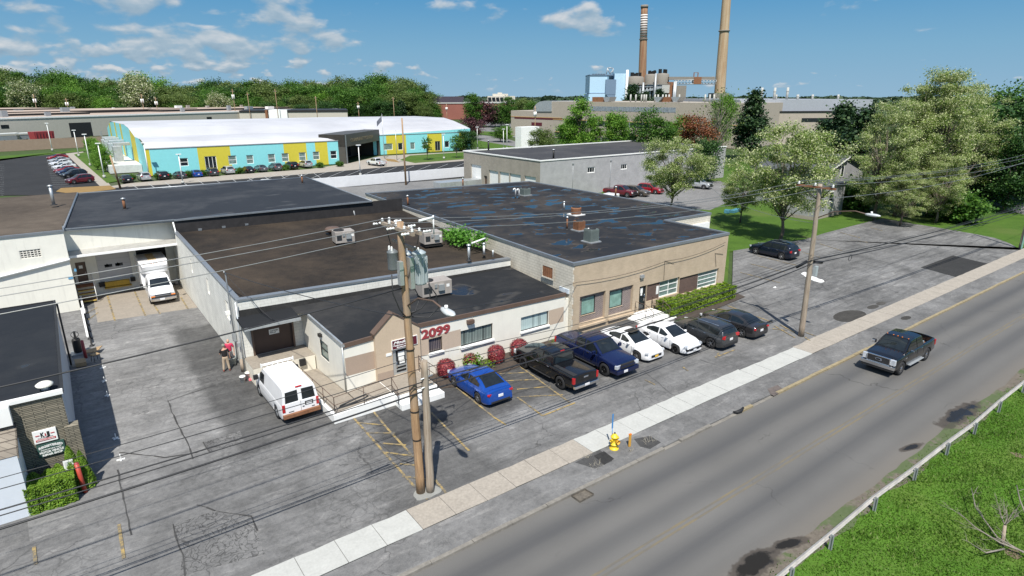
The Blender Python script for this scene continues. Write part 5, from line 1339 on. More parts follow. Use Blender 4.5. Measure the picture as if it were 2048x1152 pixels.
car('pickup_truck', 'dark navy crew cab pickup parked nose out with a black bed cover', (25.2, 25.45, 0), DNY,
 pickup(5.55, 1.95, 1.14, 1.82, 0.40, rim=M_BLKRIM, spokes=6, boxes=pk_boxes(5.55, 1.95, 1.14, bump=M_TRIM, front=P_NAVY) + [('front_plate', M_PLATE, [(h + 0.085, -0.2, 0.52, 0.02, 0.32, 0.16)]), ('badge_bar', P_NAVY, [(h + 0.045, 0, 0.84, 0.02, 1.05, 0.07)])], pairs=PRS(5.55, 1.95, 1.14, P_NAVY)), P_NAVY, 'pickup', N_RY)
s1 = sedan(4.35, 1.78, handle=P_WHITE, mirror=P_WHITE); h = 4.35 / 2
s1['boxes'] += [('sunroof', M_CARGLASS, [(0.02, 0, 1.452, 0.62, 0.86, 0.03)]), ('front_plate', mat('plate_yellow', (0.70, 0.42, 0.05), 0.5), [(h + 0.03, 0, 0.42, 0.02, 0.3, 0.14)])]
car('sedan_car', 'white sedan with a dark sunroof parked nose out beside the navy pickup', (28.35, 25.35, 0), DNY, s1, P_WHITE, 'car', N_RY)
s2 = sedan(4.35, 1.78, handle=P_WHITE, mirror=P_WHITE, rim=M_BLKRIM); s2['boxes'] += [('front_vents', M_TRIM, [(h - 0.06, 0.62, 0.46, 0.14, 0.26, 0.15), (h - 0.06, -0.62, 0.46, 0.14, 0.26, 0.15)]), ('front_plate', M_PLATE, [(h + 0.03, 0, 0.40, 0.02, 0.3, 0.13)])]
car('sedan_car', 'white sedan with plain white roof parked nose out beside the grey crossover', (31.15, 24.6, 0), DNY, s2, P_WHITE, 'car', N_RY)
car('crossover_car', 'graphite grey crossover with silver roof rails parked rear to the street', (33.75, 23.75, 0), UPY, suv(4.4, 1.80, 1.62, mirror=P_GREY), P_GREY, 'car', N_RY)
car('sedan_car', 'dark grey sedan parked rear to the street at the right end of the row', (37.1, 23.75, 0), UPY, sedan(4.6, 1.80, handle=P_GREY2, mirror=P_GREY2), P_GREY2, 'car', N_RY)
s3 = suv(4.75, 1.92, 1.66, mirror=P_DKBLUE);
car('crossover_car', 'midnight blue crossover with bright wheels alone by the lawn edge of the side lot', (58.9, 33.9, 0), UPY, s3, P_DKBLUE, 'car')
# big pickup driving on the street
h = 5.7 / 2; W = 1.96; hz = 1.27
sp = pickup(5.7, W, hz, 1.95, 0.43, bed=(-h + 0.12, -h + 1.8, 0.5), rim=M_CHROME, spokes=8, pairs=PRS(5.7, W, hz, M_TRIM, M_CHROME))
sp['zb'] = 0.48
sp['pairs'] += [('mirror_cap', M_CHROME, [(h - 1.66, W / 2 + 0.14, hz + 0.14, 0.05, 0.2, 0.16)]), ('badge', M_CHROME, [(h - 1.35, W / 2 + 0.002, hz - 0.25, 0.22, 0.012, 0.08)])]
sp['head'] = (h - 0.06, W / 2 - 0.22, hz - 0.28, 0.16, 0.34, 0.34, -0.15)
sp['boxes'] = [('front_bumper', M_CHROME, [(h + 0.04, 0, 0.66, 0.18, W * 0.98, 0.20)]), ('lower_bumper', M_TRIM, [(h, 0, 0.48, 0.2, W * 0.93, 0.14)]), ('grille', M_TRIM, [(h + 0.005, 0, hz - 0.28, 0.12, W * 0.62, 0.36)]),
 ('grille_surround', M_CHROME, [(h + 0.03, 0, hz - 0.08, 0.1, W * 0.66, 0.06), (h + 0.03, 0, hz - 0.49, 0.1, W * 0.66, 0.05), (h + 0.03, W * 0.325, hz - 0.28, 0.1, 0.05, 0.36), (h + 0.03, -W * 0.325, hz - 0.28, 0.1, 0.05, 0.36)]),
 ('running_board', M_GREYM, [(0.05, s * (W / 2 + 0.03), 0.46, 2.0, 0.18, 0.05) for s in (1, -1)]), ('rear_bumper', M_CHROME, [(-h - 0.05, 0, 0.6, 0.16, W * 0.94, 0.18)]),
 ('roof_marker', M_ORANGE, [(h - 2.16, y, 1.955, 0.07, 0.06, 0.04) for y in (-0.6, -0.25, 0, 0.25, 0.6)])]
tk = car('pickup_truck', 'shiny black heavy pickup with chrome grille driving along the street', (40.75, 14.22, -0.10), R_(180), sp, P_BLACK, 'pickup')
m = MB(); m.lathe([(0.18, 0.0), (0.20, 0.02), (0.15, 0.025)], 16, (0, 0, 0), 'x'); q = m.build('grille_badge', M_CHROME, tk); q.location = (h + 0.066, 0, hz - 0.28); q.scale = (1, 1, 0.45)
m = MB(); m.box(-h + 1.2, -0.7, hz - 0.40, -h + 1.62, 0.7, hz + 0.03); q = m.build('tool_box', M_GALV, tk, bevel=0.02)
r = random.Random(4); m = MB()
for i in range(5): m.obox((-h + 0.5 + r.uniform(-0.25, 0.45), r.uniform(-0.55, 0.55), hz - 0.42), (r.uniform(.2, .5), r.uniform(.15, .3), 0.16), rz=r.uniform(0, 3))
stuff(m.build('bed_clutter', M_RUST, tk))

# work van: long white body, rusty rear bumper, ladder rack
h = 5.2 / 2; W = 1.92
sp = dict(L=5.2, W=W, r=0.36, axles=(-h + 1.15, h - 0.92), zb=0.30, tw=0.24, gap=0.08,
 top=[(-h, 1.16), (-h + 0.05, 1.18), (h - 0.95, 1.16), (h - 0.3, 1.04), (h - 0.08, 0.96), (h, 0.72)], plan=[(-h, 0.95), (-h + 0.12, 0.985), (-h + 0.5, 1.0), (h - 0.8, 1.0), (h - 0.3, 0.95), (h, 0.86)], crown=0.04,
 under=[(-h, 0.16), (-h + 0.3, 0.0), (h, 0.02)],
 cab=dict(belt=1.15, wb=W / 2 - 0.04, wr=W / 2 - 0.17, roof=[(-h + 0.02, 1.17), (-h + 0.10, 1.86), (-h + 0.24, 1.98), (-h + 0.9, 2.0), (h - 1.85, 2.0), (h - 1.6, 1.88), (h - 0.86, 1.17)], ws=(h - 1.68, h - 0.95), sides=((h - 2.1, h - 1.35),), maxz=1.72),
 tail=(-h + 0.03, W / 2 - 0.10, 0.98, 0.10, 0.14, 0.42, 0.0), head=(h - 0.05, W / 2 - 0.26, 0.80, 0.14, 0.36, 0.2, -0.2),
 boxes=[('rear_bumper', M_RUST, [(-h - 0.06, 0, 0.56, 0.17, W * 0.98, 0.2)]), ('high_brake_light', M_TAIL, [(-h + 0.12, 0, 1.97, 0.06, 0.34, 0.07, 0.6)]),
  ('door_seam', M_TRIM, [(-h - 0.003, 0, 0.95, 0.012, 0.015, 0.6)]), ('license_plate', M_TRIM, [(-h - 0.008, -0.42, 1.0, 0.02, 0.42, 0.22)]), ('plate', M_PLATE, [(-h - 0.02, -0.42, 0.98, 0.012, 0.3, 0.13)]),
  ('door_handle', M_TRIM, [(-h - 0.012, -0.12, 0.86, 0.02, 0.1, 0.05)]), ('rear_badge', M_TRIM, [(-h - 0.008, 0.50, 0.74, 0.01, 0.26, 0.04), (-h - 0.008, -0.62, 0.74, 0.01, 0.16, 0.04)]),
  ('ladder_rack', M_WHITE, [(h - 1.75, 0, 2.16, 0.06, 1.75, 0.05), (h - 1.75, 0.86, 2.1, 0.06, 0.05, 0.26), (h - 1.75, -0.86, 2.1, 0.06, 0.05, 0.26), (h - 1.75, 0, 2.08, 0.05, 1.7, 0.04)])],
 pairs=[('mirror', M_TRIM, [(h - 1.3, W / 2 + 0.14, 1.34, 0.16, 0.24, 0.26)]), ('body_line', M_GREYM, [(-0.35, W / 2 + 0.001, 0.86, 3.2, 0.012, 0.02)])], rim=M_GREYM, spokes=8)
vn = car('cargo_van', 'white cargo van with rusty rear bumper parked beside the entrance ramp', (7.95, 31.55, 0), R_(90.8), sp, P_WHITE, 'van')
for s in (1, -1):
 m = MB(); zc = 1.50
 v = [(-h + 0.02 + 0.08 * ((z - 1.17) / 0.69) - 0.012, s * y, z) for y, z in ((0.10, 1.24), (0.76, 1.24), (0.71, 1.80), (0.10, 1.82))]
 m.add(v + [(p[0] + 0.03, p[1], p[2]) for p in v], [(0, 1, 2, 3), (7, 6, 5, 4), (0, 4, 5, 1), (1, 5, 6, 2), (2, 6, 7, 3), (3, 7, 4, 0)]); m.build('rear_window', M_CARGLASS, vn)
for i in range(5):
 m = MB(); m.obox((-0.35, -0.56 + i * 0.28, 2.028 - abs(i - 2) * 0.004), (2.9, 0.05, 0.014)); m.build('roof_rib', P_WHITE, vn)

# box truck backed into the dock
L, W = 3.2, 1.85; h = L / 2
sp = dict(L=L, W=W, r=0.37, axles=(h - 0.85,), zb=0.32, tw=0.24, gap=0.08, top=[(-h, 1.2), (h - 1.05, 1.2), (h - 0.3, 1.08), (h - 0.1, 1.0), (h, 0.8)], plan=[(-h, 1.0), (h - 0.7, 1.0), (h - 0.25, 0.95), (h, 0.88)], crown=0.04,
 cab=dict(belt=1.19, wb=W / 2 - 0.05, wr=W / 2 - 0.2, roof=[(-h, 1.95), (-h + 0.2, 2.02), (h - 1.75, 2.0), (h - 1.5, 1.88), (h - 0.9, 1.21)], ws=(h - 1.6, h - 0.96), sides=((-h + 0.5, h - 1.3),), maxz=1.78),
 tail=(-h + 0.1, 0.5, 0.6, 0.05, 0.1, 0.1, 0), head=(h - 0.05, W / 2 - 0.25, 0.88, 0.14, 0.36, 0.13, -0.15),
 boxes=[('front_bumper', M_CHROME, [(h + 0.03, 0, 0.52, 0.16, W * 0.98, 0.2)]), ('grille', M_TRIM, [(h - 0.01, 0, 0.76, 0.12, W * 0.62, 0.28), (h + 0.01, 0, 0.67, 0.1, W * 0.92, 0.07)]), ('license_plate', M_PLATE, [(h + 0.125, -0.1, 0.52, 0.02, 0.34, 0.15)]), ('grille_bar', M_CHROME, [(h + 0.05, 0, 0.80, 0.02, W * 0.6, 0.05)])],
 pairs=[('mirror', M_TRIM, [(h - 1.25, W / 2 + 0.32, 1.42, 0.14, 0.2, 0.42), (h - 1.25, W / 2 + 0.13, 1.42, 0.05, 0.3, 0.05)]), ('turn_signal', M_ORANGE, [(h + 0.0, W / 2 - 0.27, 0.77, 0.12, 0.42, 0.085, -0.15)])], rim=M_GREYM, spokes=8)
bt = car('box_truck', 'white box truck backed into the open dock bay', (5.22, 55.62, 0), DNY, sp, P_WHITE, 'truck')
m = MB(); X0, X1 = -h - 5.0, -h - 0.02; Wb = 1.05
m.add([(X0, -Wb, 0.75), (X1, -Wb, 0.75), (X1, Wb, 0.75), (X0, Wb, 0.75), (X0, -Wb, 2.95), (X1 - 0.1, -Wb, 2.95), (X1 - 0.1, Wb, 2.95), (X0, Wb, 2.95)], [(0, 3, 2, 1), (4, 5, 6, 7), (0, 1, 5, 4), (1, 2, 6, 5), (2, 3, 7, 6), (3, 0, 4, 7)])
m.add([(X1 - 0.1, -Wb, 2.95), (X1 - 0.1, Wb, 2.95), (X1 + 0.95, Wb * 0.86, 2.72), (X1 + 0.95, -Wb * 0.86, 2.72), (X1, -Wb, 2.06), (X1, Wb, 2.06), (X1 + 0.62, Wb * 0.84, 2.06), (X1 + 0.62, -Wb * 0.84, 2.06)], [(0, 3, 2, 1), (2, 3, 7, 6), (0, 4, 7, 3), (1, 2, 6, 5), (4, 5, 6, 7)])
m.build('cargo_box', P_WHITE, bt, bevel=0.03)
m = MB(); m.box(X1 - 2.8, -0.30, 2.955, X1 - 0.35, 0.30, 2.963); m.build('roof_panel', mat('translucent_roof', (0.45, 0.33, 0.16), 0.6, var=0.06), bt)
m = MB()
for y in (-0.75, -0.2, 0, 0.2, 0.75): m.obox((X1 + 0.55, y, 2.815), (0.07, 0.05, 0.05))
m.build('marker_light', M_ORANGE, bt)
for y in (0.85, -0.85): add_wheel(bt, -h - 3.4, y, 0.37, 0.3, M_GREYM, 8)

# ------------------------------------------------------------------ far parked cars: one sedan and one crossover, copied and repainted
FARGRP = {}
P_PROTO = paint('proto_paint', (0.3, 0.3, 0.3))
def far_protos():
 s = sedan(4.5, 1.8); s['boxes'] = s['boxes'][1:]; s['pairs'] = s['pairs'][1:2]
 u = suv(4.5, 1.85, 1.68); u['boxes'] = u['boxes'][1:]; u['pairs'] = u['pairs'][1:2]
 k = pickup(5.5, 1.95, 1.14, 1.85, boxes=pk_boxes(5.5, 1.95, 1.14), pairs=[])
 return s, u, k
s_, u_, k_ = far_protos()
_made = {}
def far_car(kind, col, px, py, rz, label, group, z=0.0):
 pm = paint('far_paint_%s' % col[0], col[1])
 x, y = G(px, py, z)
 if kind not in _made:
  o = car({'s': 'sedan_car', 'u': 'crossover_car', 'p': 'pickup_truck'}[kind], label, (x, y, z), rz, {'s': s_, 'u': u_, 'p': k_}[kind], P_PROTO, 'car', group, lowpoly=True)
  _made[kind] = o; src = o
 else:
  o = dup(_made[kind]); o['label'] = label; o['group'] = group
 o.location = (x, y, z); o.rotation_euler = (0, 0, rz)
 for ob in [o] + list(o.children_recursive):
  for q in ob.material_slots:
   if q.material == P_PROTO or q.material.name.startswith('far_paint'): q.link = 'OBJECT'; q.material = pm
 return o
CW = {'black': (0.010, 0.010, 0.011), 'white': (0.78, 0.78, 0.78), 'silver': (0.42, 0.43, 0.44), 'grey': (0.10, 0.105, 0.11), 'red': (0.30, 0.012, 0.02), 'maroon': (0.13, 0.012, 0.018), 'navy': (0.012, 0.02, 0.06), 'blue': (0.012, 0.06, 0.30), 'brown': (0.10, 0.08, 0.06), 'dkgrey': (0.05, 0.05, 0.055)}
g1 = 'cars parked nose in along the colourful building'
for px, py, k, c, lab in ((253, 368, 's', 'black', 'black sedan at the left end of the row by the colourful building'), (289, 364, 'u', 'silver', 'silver crossover second from the left in the row by the colourful building'), (325, 362, 'u', 'black', 'black crossover between a silver car and a brown car by the colourful building'),
       (360, 360, 's', 'dkgrey', 'charcoal sedan just left of the blue car by the colourful building'), (392, 357, 's', 'blue', 'blue sedan in the row by the colourful building'), (424, 355, 'u', 'dkgrey', 'charcoal crossover just right of the blue car'), (456, 351, 'u', 'silver', 'silver crossover before the glazed door of the colourful building'),
       (496, 349, 's', 'black', 'black sedan just right of the silver crossover at the glazed door'), (522, 346, 's', 'grey', 'small grey sedan between a black sedan and a pale crossover'), (551, 344, 'u', 'grey', 'mid grey crossover near the right end of the row'), (583, 341, 'u', 'black', 'black crossover second from the right end of the row'), (611, 338, 'u', 'silver', 'pale silver crossover at the right end of the row')):
 far_car(k, (c, CW[c]), px, py - 4, R_(95), lab, g1)
g2 = 'cars parked along the left car park'
for px, py, k, c, lab in ((113, 322, 's', 'red', 'red sedan at the far end of the line in the left car park'), (116, 328, 's', 'silver', 'silver sedan behind the white ones in the left car park'), (119, 334, 's', 'white', 'white sedan second from the red one in the left car park'), (126, 341, 's', 'white', 'white sedan between a silver and a red car in the left car park'),
       (131, 348, 's', 'red', 'red sedan in the middle of the line in the left car park'), (136, 352, 's', 'navy', 'navy sedan next to the black crossover in the left car park'), (146, 358, 'u', 'black', 'black crossover next to the maroon one in the left car park'), (158, 369, 'u', 'maroon', 'maroon crossover at the near end of the line in the left car park')):
 x, y = G(px, py - 2); far_car(k, (c, CW[c]), px + 3, py - 3, R_(200), lab, g2)
o = far_car('p', ('white', CW['white']), 753, 331, R_(100), 'white pickup alone in the parking bays before the dark portal', 'pickups at a distance'); o['category'] = 'pickup'
o = far_car('u', ('black', CW['black']), 1057, 289, R_(170), 'black car on the far road left of the pole', 'cars on the far road')
g3 = 'vehicles behind the garage'
o = far_car('p', ('maroon', CW['maroon']), 1240, 392, R_(-75), 'maroon pickup with a white cap behind the wet roof', g3)
o = far_car('u', ('brown', CW['brown']), 1272, 391, R_(-75), 'brown crossover beside the maroon pickup behind the wet roof', g3)
o = far_car('u', ('red', CW['red']), 1300, 386, R_(-75), 'red vehicle half hidden by the blossoming tree behind the wet roof', g3)
o = far_car('p', ('silver', CW['silver']), 1392, 376, R_(-75), 'silver pickup alone on the asphalt beyond the blossoming trees', g3)
x, y = G(1222, 388, 1.8)
mc = MB(); mc.obox((x, y, 1.5), (2.0, 1.8, 0.75), rz=R_(-75)); one(mc, 'truck_cap', P_WHITE, 'white fibreglass cap on the bed of the maroon pickup', 'truck cap', bevel=0.12)

# ------------------------------------------------------------------ poles, wires, street furniture
def wood_material(name, col, dark):
 m, t, b = new_mat(name)
 vec = coords(t)
 g = t.noise(t.scaled(vec, (9, 9, 0.5)), 1.6, 6, 0.7)
 l = t.noise(t.scaled(vec, (1, 1, 0.5)), 0.9, 4)
 c = t.ramp(g, [(0.3, dark), (0.62, col)])
 c = t.mix(t.math('MULTIPLY', t.smooth(l, 0.45, 0.65), 0.5), c, (0.27, 0.24, 0.20))
 t.put(b.inputs['Base Color'], c); b.inputs['Roughness'].default_value = 0.85
 bp = t.add('ShaderNodeBump'); bp.inputs['Strength'].default_value = 0.6; bp.inputs['Distance'].default_value = 0.02
 t.put(bp.inputs['Height'], g); t.l.new(bp.outputs[0], b.inputs['Normal'])
 return m
M_POLE = wood_material('pole_wood', (0.42, 0.27, 0.145), (0.19, 0.105, 0.052))
M_POLEG = wood_material('weathered_pole_wood', (0.37, 0.31, 0.24), (0.20, 0.145, 0.10))
M_PORC = mat('insulator_porcelain', (0.72, 0.73, 0.72), 0.25, var=0.1)
M_TRANS = mat('transformer_grey', (0.42, 0.47, 0.48), 0.45, 0.15, var=0.08, stain=0.15)
M_WIRE = mat('wire', (0.03, 0.03, 0.032), 0.5, 0.2)
M_WIREL = mat('bare_wire', (0.30, 0.30, 0.29), 0.4, 0.6)

def pole(name, label, base, top, r0, r1, m, n=14, group=None):
 t = thing(name, label, 'utility pole', (*base, 0), 0, group)
 b, p = Vector((*base, -0.05)), Vector(top); rr = random.Random(int(base[0] * 100)); pts = []; rs = []
 for i in range(15):
  f = i / 14; pts.append(b.lerp(p, f) + Vector((rr.uniform(-.012, .012), rr.uniform(-.012, .012), 0))); rs.append(r0 + (r1 - r0) * f)
 mb = MB(); mb.tube(pts, rs, n); mb.build('shaft', m, t); return t
B1 = G(842, 985); T1x, T1z = OY(800, 444, 20.1)
p1 = pole('utility_pole', 'tall wooden pole carrying three transformers before the low office', B1, (T1x, 20.1, T1z), 0.19, 0.125, M_POLE)
def on1(z): f = z / T1z; return Vector((B1[0] + (T1x - B1[0]) * f, B1[1] + (20.1 - B1[1]) * f, z))
def transformer(par, c, r, h, ribs=False, m=M_TRANS):
 mb = MB(); mb.lathe([(0.01, -0.02), (r * 0.95, 0.0), (r, 0.05), (r, h - 0.05), (r * 1.06, h - 0.03), (r * 1.06, h), (r * 0.5, h + 0.09), (0.01, h + 0.12)], 18, c)
 if ribs:
  for k in range(12):
   a = 2 * math.pi * k / 12; mb.obox((c[0] + math.cos(a) * (r + 0.02), c[1] + math.sin(a) * (r + 0.02), c[2] + h * 0.47), (0.07, 0.03, h * 0.82), rz=a)
 o = mb.build('transformer', m, par)
 mb = MB()
 for a in (2.3, 4.1):
  b = Vector((c[0] + math.cos(a) * r * 0.6, c[1] + math.sin(a) * r * 0.6, c[2] + h + 0.04))
  mb.lathe([(0.03, 0), (0.055, 0.03), (0.03, 0.06), (0.05, 0.10), (0.03, 0.13), (0.04, 0.16), (0.01, 0.19)], 10, b)
 mb.build('bushing', M_PORC, o)
 mb = MB(); mb.box(c[0] - 0.04, c[1] - 0.04, c[2] + h * 0.55, c[0] + 0.04, c[1] + 0.04, c[2] + h * 0.7); mb.build('bracket', M_GALV, o)
 return o
q = on1(9.6)
transformer(p1, (q.x - 0.36, q.y + 0.12, 9.85), 0.20, 0.68, m=mat('shaded_transformer', (0.15, 0.165, 0.17), 0.5, 0.2))  # darker grey here paints in the shade this transformer hangs in
transformer(p1, (q.x + 0.58, q.y - 0.15, 9.20), 0.25, 1.22, ribs=True)
transformer(p1, (q.x + 0.38, q.y + 0.42, 9.45), 0.20, 0.85)
mb = MB(); mb.box(q.x + 0.12, q.y - 0.3, 9.1, q.x + 0.28, q.y - 0.02, 10.3); mb.box(q.x - 0.3, q.y - 0.28, 9.3, q.x - 0.14, q.y - 0.06, 10.2); mb.build('mounting_channel', M_GALV, p1)
mb = MB(); mb.tube([(q.x + 0.9, q.y - 0.25, 9.2), (q.x + 0.95, q.y - 0.2, 8.6), (q.x + 0.6, q.y - 0.1, 8.2), (q.x + 0.15, q.y, 8.0)], 0.028, 5)
mb.tube([(q.x + 0.8, q.y - 0.4, 9.2), (q.x + 1.15, q.y - 0.3, 8.7), (q.x + 1.3, q.y - 0.2, 8.1), (q.x + 0.9, q.y - 0.1, 7.75), (q.x + 0.2, q.y, 7.9)], 0.024, 5)
mb.tube([(q.x - 0.5, q.y, 9.7), (q.x - 0.55, q.y - 0.1, 9.0), (q.x - 0.3, q.y - 0.1, 8.3), (q.x, q.y - 0.1, 7.9)], 0.024, 5)
mb.tube([(q.x + 0.5, q.y + 0.5, 9.2), (q.x + 0.7, q.y + 0.2, 8.5), (q.x + 0.4, q.y + 0.0, 8.1), (q.x + 0.1, q.y, 8.05)], 0.022, 5)
mb.tube([(q.x - 0.4, q.y + 0.15, 10.8), (q.x - 0.5, q.y + 0.2, 11.4), (q.x - 0.7, q.y + 0.6, 11.6)], 0.018, 5); mb.tube([(q.x + 0.6, q.y, 10.7), (q.x + 0.75, q.y + 0.1, 11.0), (q.x + 0.25, q.y + 0.1, 11.2), (q.x - 0.3, q.y + 0.1, 11.5)], 0.018, 5)
mb.tube([(q.x + 0.17, q.y - 0.1, 7.0), (q.x + 0.22, q.y - 0.08, 5), (q.x + 0.25, q.y - 0.05, 3.2), (q.x + 0.2, q.y - 0.1, 1.0)], 0.016, 5)
mb.build('jumper_cable', M_WIRE, p1)
tp = Vector((T1x, 20.1, T1z)); mb = MB()
mb.obox((tp.x + 0.14, tp.y, T1z - 0.22), (0.1, 2.6, 0.12)); mb.obox((tp.x - 0.14, tp.y, T1z - 0.22), (0.1, 2.6, 0.12)); mb.obox((tp.x + 0.1, tp.y, T1z - 0.85), (0.09, 1.8, 0.1))
mb.build('crossarm', M_POLEG, p1)
mb = MB()
for dy in (-1.2, -0.6, 0.05, 0.6, 1.2):
 for dx in (-0.14, 0.14): mb.lathe([(0.03, 0), (0.07, 0.02), (0.03, 0.05), (0.06, 0.09), (0.02, 0.13)], 10, (tp.x + dx, tp.y + dy, T1z - 0.15))
for dy in (-1.15, 0.0, 1.15):
 for s in (-1, 1): mb.lathe([(0.02, 0.2), (0.055, 0.24), (0.025, 0.3), (0.055, 0.36), (0.025, 0.42), (0.055, 0.48), (0.02, 0.52)], 8, (tp.x + (0.1 if s > 0 else -0.75), tp.y + dy, T1z - 0.2), 'x')
mb.build('insulator', M_PORC, p1)
mb = MB(); mb.tube([(tp.x + 0.5, tp.y - 0.5, T1z + 0.06), (tp.x + 1.1, tp.y - 0.5, T1z + 0.12)], 0.05, 8); mb.tube([(tp.x + 1.1, tp.y - 0.5, T1z + 0.2), (tp.x + 1.1, tp.y - 0.5, T1z - 0.5)], 0.03, 6); mb.build('fuse_cutout', M_PORC, p1)
mb = MB()
for z in (6.6, 3.9, 2.6, 8.0):
 c = on1(z); mb.lathe([(0.185, -0.03), (0.19, 0.0), (0.185, 0.03)], 14, c)
mb.build('band', M_DARKM, p1)
def lamp_arm(par, at, tip, head_label=None):
 mb = MB(); at, tip = Vector(at), Vector(tip); mb.tube([at, at.lerp(tip, 0.35) + Vector((0, 0, 0.35)), at.lerp(tip, 0.75) + Vector((0, 0, 0.28)), tip], 0.034, 6); a = mb.build('lamp_arm', M_BROWN, par)
 d = (tip - at); d.z = 0; d.normalize(); s = Vector((-d.y, d.x, 0))
 mb = MB(); rings = []
 for f, w, h in ((-0.15, 0.05, 0.05), (0.0, 0.11, 0.08), (0.25, 0.16, 0.10), (0.5, 0.17, 0.09), (0.68, 0.10, 0.05), (0.74, 0.02, 0.01)):
  rings.append([tip + d * f + s * (w * math.cos(k * math.pi / 5)) + Vector((0, 0, h * math.sin(k * math.pi / 5))) for k in range(10)])
 mb.sm = True; mb.loft(rings); l = mb.build('lamp_head', mat('lamp_grey', (0.55, 0.57, 0.57), 0.4, 0.1), par)
 mb = MB(); c = tip + d * 0.2; mb.cyl(c + Vector((0, 0, 0.08)), c + Vector((0, 0, 0.2)), 0.06, 0.06, 10); mb.build('photocell', M_WHITE, l)
lamp_arm(p1, on1(8.35), (9.68, 17.0, 9.15))
B1b = G(861, 983)
p1b = pole('stub_pole', 'short weathered pole stub standing close beside the transformer pole', B1b, (*OY(848, 722, 19.9)[:1], 19.9, OY(848, 722, 19.9)[1]), 0.175, 0.14, M_POLEG)
mb = MB(); c = Vector((B1b[0] - 0.1, B1b[1], 5.2))
for z in (5.35, 4.95): mb.tube([(B1b[0] - 0.3, B1b[1] - 0.15, z), (B1b[0] + 0.3, B1b[1] - 0.05, z)], 0.03, 5)
mb.build('clamp', M_GALV, p1b)
mb = MB(); mb.prism(blob([(9.75, 19.65), (10.7, 19.6), (10.75, 20.1), (10.1, 20.35), (9.7, 20.1)], 20, 0.03, 3), 0, 0.03, bot=False); struct(mb, 'pole_footing', mat('footing_concrete', (0.25, 0.25, 0.23), 0.9, var=0.2))
B2 = G(1602, 672); T2x, T2z = OY(1641, 368, 20.1)
p2 = pole('utility_pole', 'weathered grey pole with one crossarm beside the side lot', B2, (T2x, 20.1, T2z), 0.20, 0.13, M_POLEG)
def on2(z): f = z / T2z; return Vector((B2[0] + (T2x - B2[0]) * f, 20.09, z))
mb = MB(); tp2 = Vector((T2x, 20.1, T2z)); mb.obox((tp2.x - 0.16, tp2.y + 0.2, T2z - 0.2), (0.1, 2.6, 0.12)); mb.build('crossarm', M_RUST, p2)
mb = MB()
for dy in (-0.9, 0.25, 1.35): mb.lathe([(0.04, 0), (0.10, 0.03), (0.05, 0.08), (0.09, 0.13), (0.02, 0.2)], 10, (tp2.x - 0.16, tp2.y + dy, T2z - 0.13))
mb.build('insulator', M_PORC, p2)
mb = MB(); mb.tube([tp2 + Vector((-.16, 1.2, -.2)), on2(T2z - 1.1)], 0.03, 4); mb.tube([tp2 + Vector((-.16, -.8, -.2)), on2(T2z - 1.1)], 0.03, 4); mb.build('brace', M_DARKM, p2)
lamp_arm(p2, on2(8.35), (39.6, 17.0, 9.05))
c = on2(4.75); mb = MB(); mb.box(c.x + 0.5, c.y - 0.2, 4.3, c.x + 0.75, c.y - 0.0, 5.0); mb.build('grey_box', M_TRANS, p2)
mb = MB(); mb.tube([c + Vector((-1.7, 0, 0.55)), c + Vector((-0.55, 0, 0.72))], 0.10, 8); mb.tube([c + Vector((0.45, 0.0, 0.55)), c + Vector((1.5, 0.0, 0.35))], 0.10, 8); mb.build('splice_case', M_BLACK, p2)
# third pole at the right edge with a pale green guard
B3 = G(2040, 497); p3 = pole('utility_pole', 'wooden pole with a green guard strip at the right edge', B3, (B3[0] + 0.35, B3[1], 10.4), 0.17, 0.12, M_POLEG)
mb = MB(); mb.box(B3[0] - 0.22, B3[1] - 0.22, 0, B3[0] - 0.08, B3[1] - 0.1, 2.4); mb.build('guard_strip', mat('green_guard', (0.22, 0.42, 0.34), 0.6), p3)

def wire(name, label, pts, r, sag=0.0, m=None, group=None, n=14):
 """a cable hung through points, each span with its own sag"""
 out = []
 for a, b in zip(pts[:-1], pts[1:]):
  a, b = Vector(a), Vector(b)
  for i in range(n):
   f = i / n; out.append(a.lerp(b, f) - Vector((0, 0, 4 * sag * f * (1 - f))))
 out.append(Vector(pts[-1]))
 mb = MB(); mb.tube(out, r, 5); return one(mb, name, m or M_WIRE, label, 'wire', group)
gA = 'bare primary wires between the crossarms'
for k, dy in enumerate((-1.15, 0.0, 1.15)):
 wire('power_line', 'thin bare wire on the crossarms, %s of three' % ('nearest the street', 'middle one', 'farthest from the street')[k], [(-22, 20.1 + dy, 11.0 + 0.2 * k), (T1x, 20.1 + dy, T1z - 0.05), (T2x, 20.1 + (-0.9, 0.25, 1.35)[k], T2z + 0.05), (B3[0] + 0.35, 19.6 + dy, 10.2)], 0.014, (0.55, 0.45, 0.6)[k], M_WIREL, gA)
gB = 'black cables below the transformers'
wire('power_cable', 'black twisted service cable from the left to the transformer pole', [(-22, 20.05, 9.2), on1(9.1) + Vector((-0.15, 0, 0))], 0.026, 0.62, M_WIRE, gB)
for k, (z0, z1, z2, z3, r_, lab) in enumerate(((6.5, 5.75, 5.7, 5.2, 0.014, 'thin black cable, highest of the low bundle'), (5.7, 5.15, 5.55, 5.0, 0.024, 'black cable, second from the top of the low bundle'), (5.45, 4.98, 5.5, 4.9, 0.018, 'black cable, third from the top of the low bundle'), (5.1, 4.72, 5.28, 4.7, 0.034, 'thick black cable, lowest of the low bundle'))):
 yo = -0.2 + 0.03 * k
 wire('telecom_cable', lab, [(-22, 20.1 + yo, z0), (10.2, 19.95 + yo * 0.3, z1), (on2(z2).x, 20.0 + yo * 0.3, z2), (B3[0] + 0.1, 19.55, z3)], r_, (0.35, 0.30, 0.28, 0.40)[k], M_WIRE, gB)
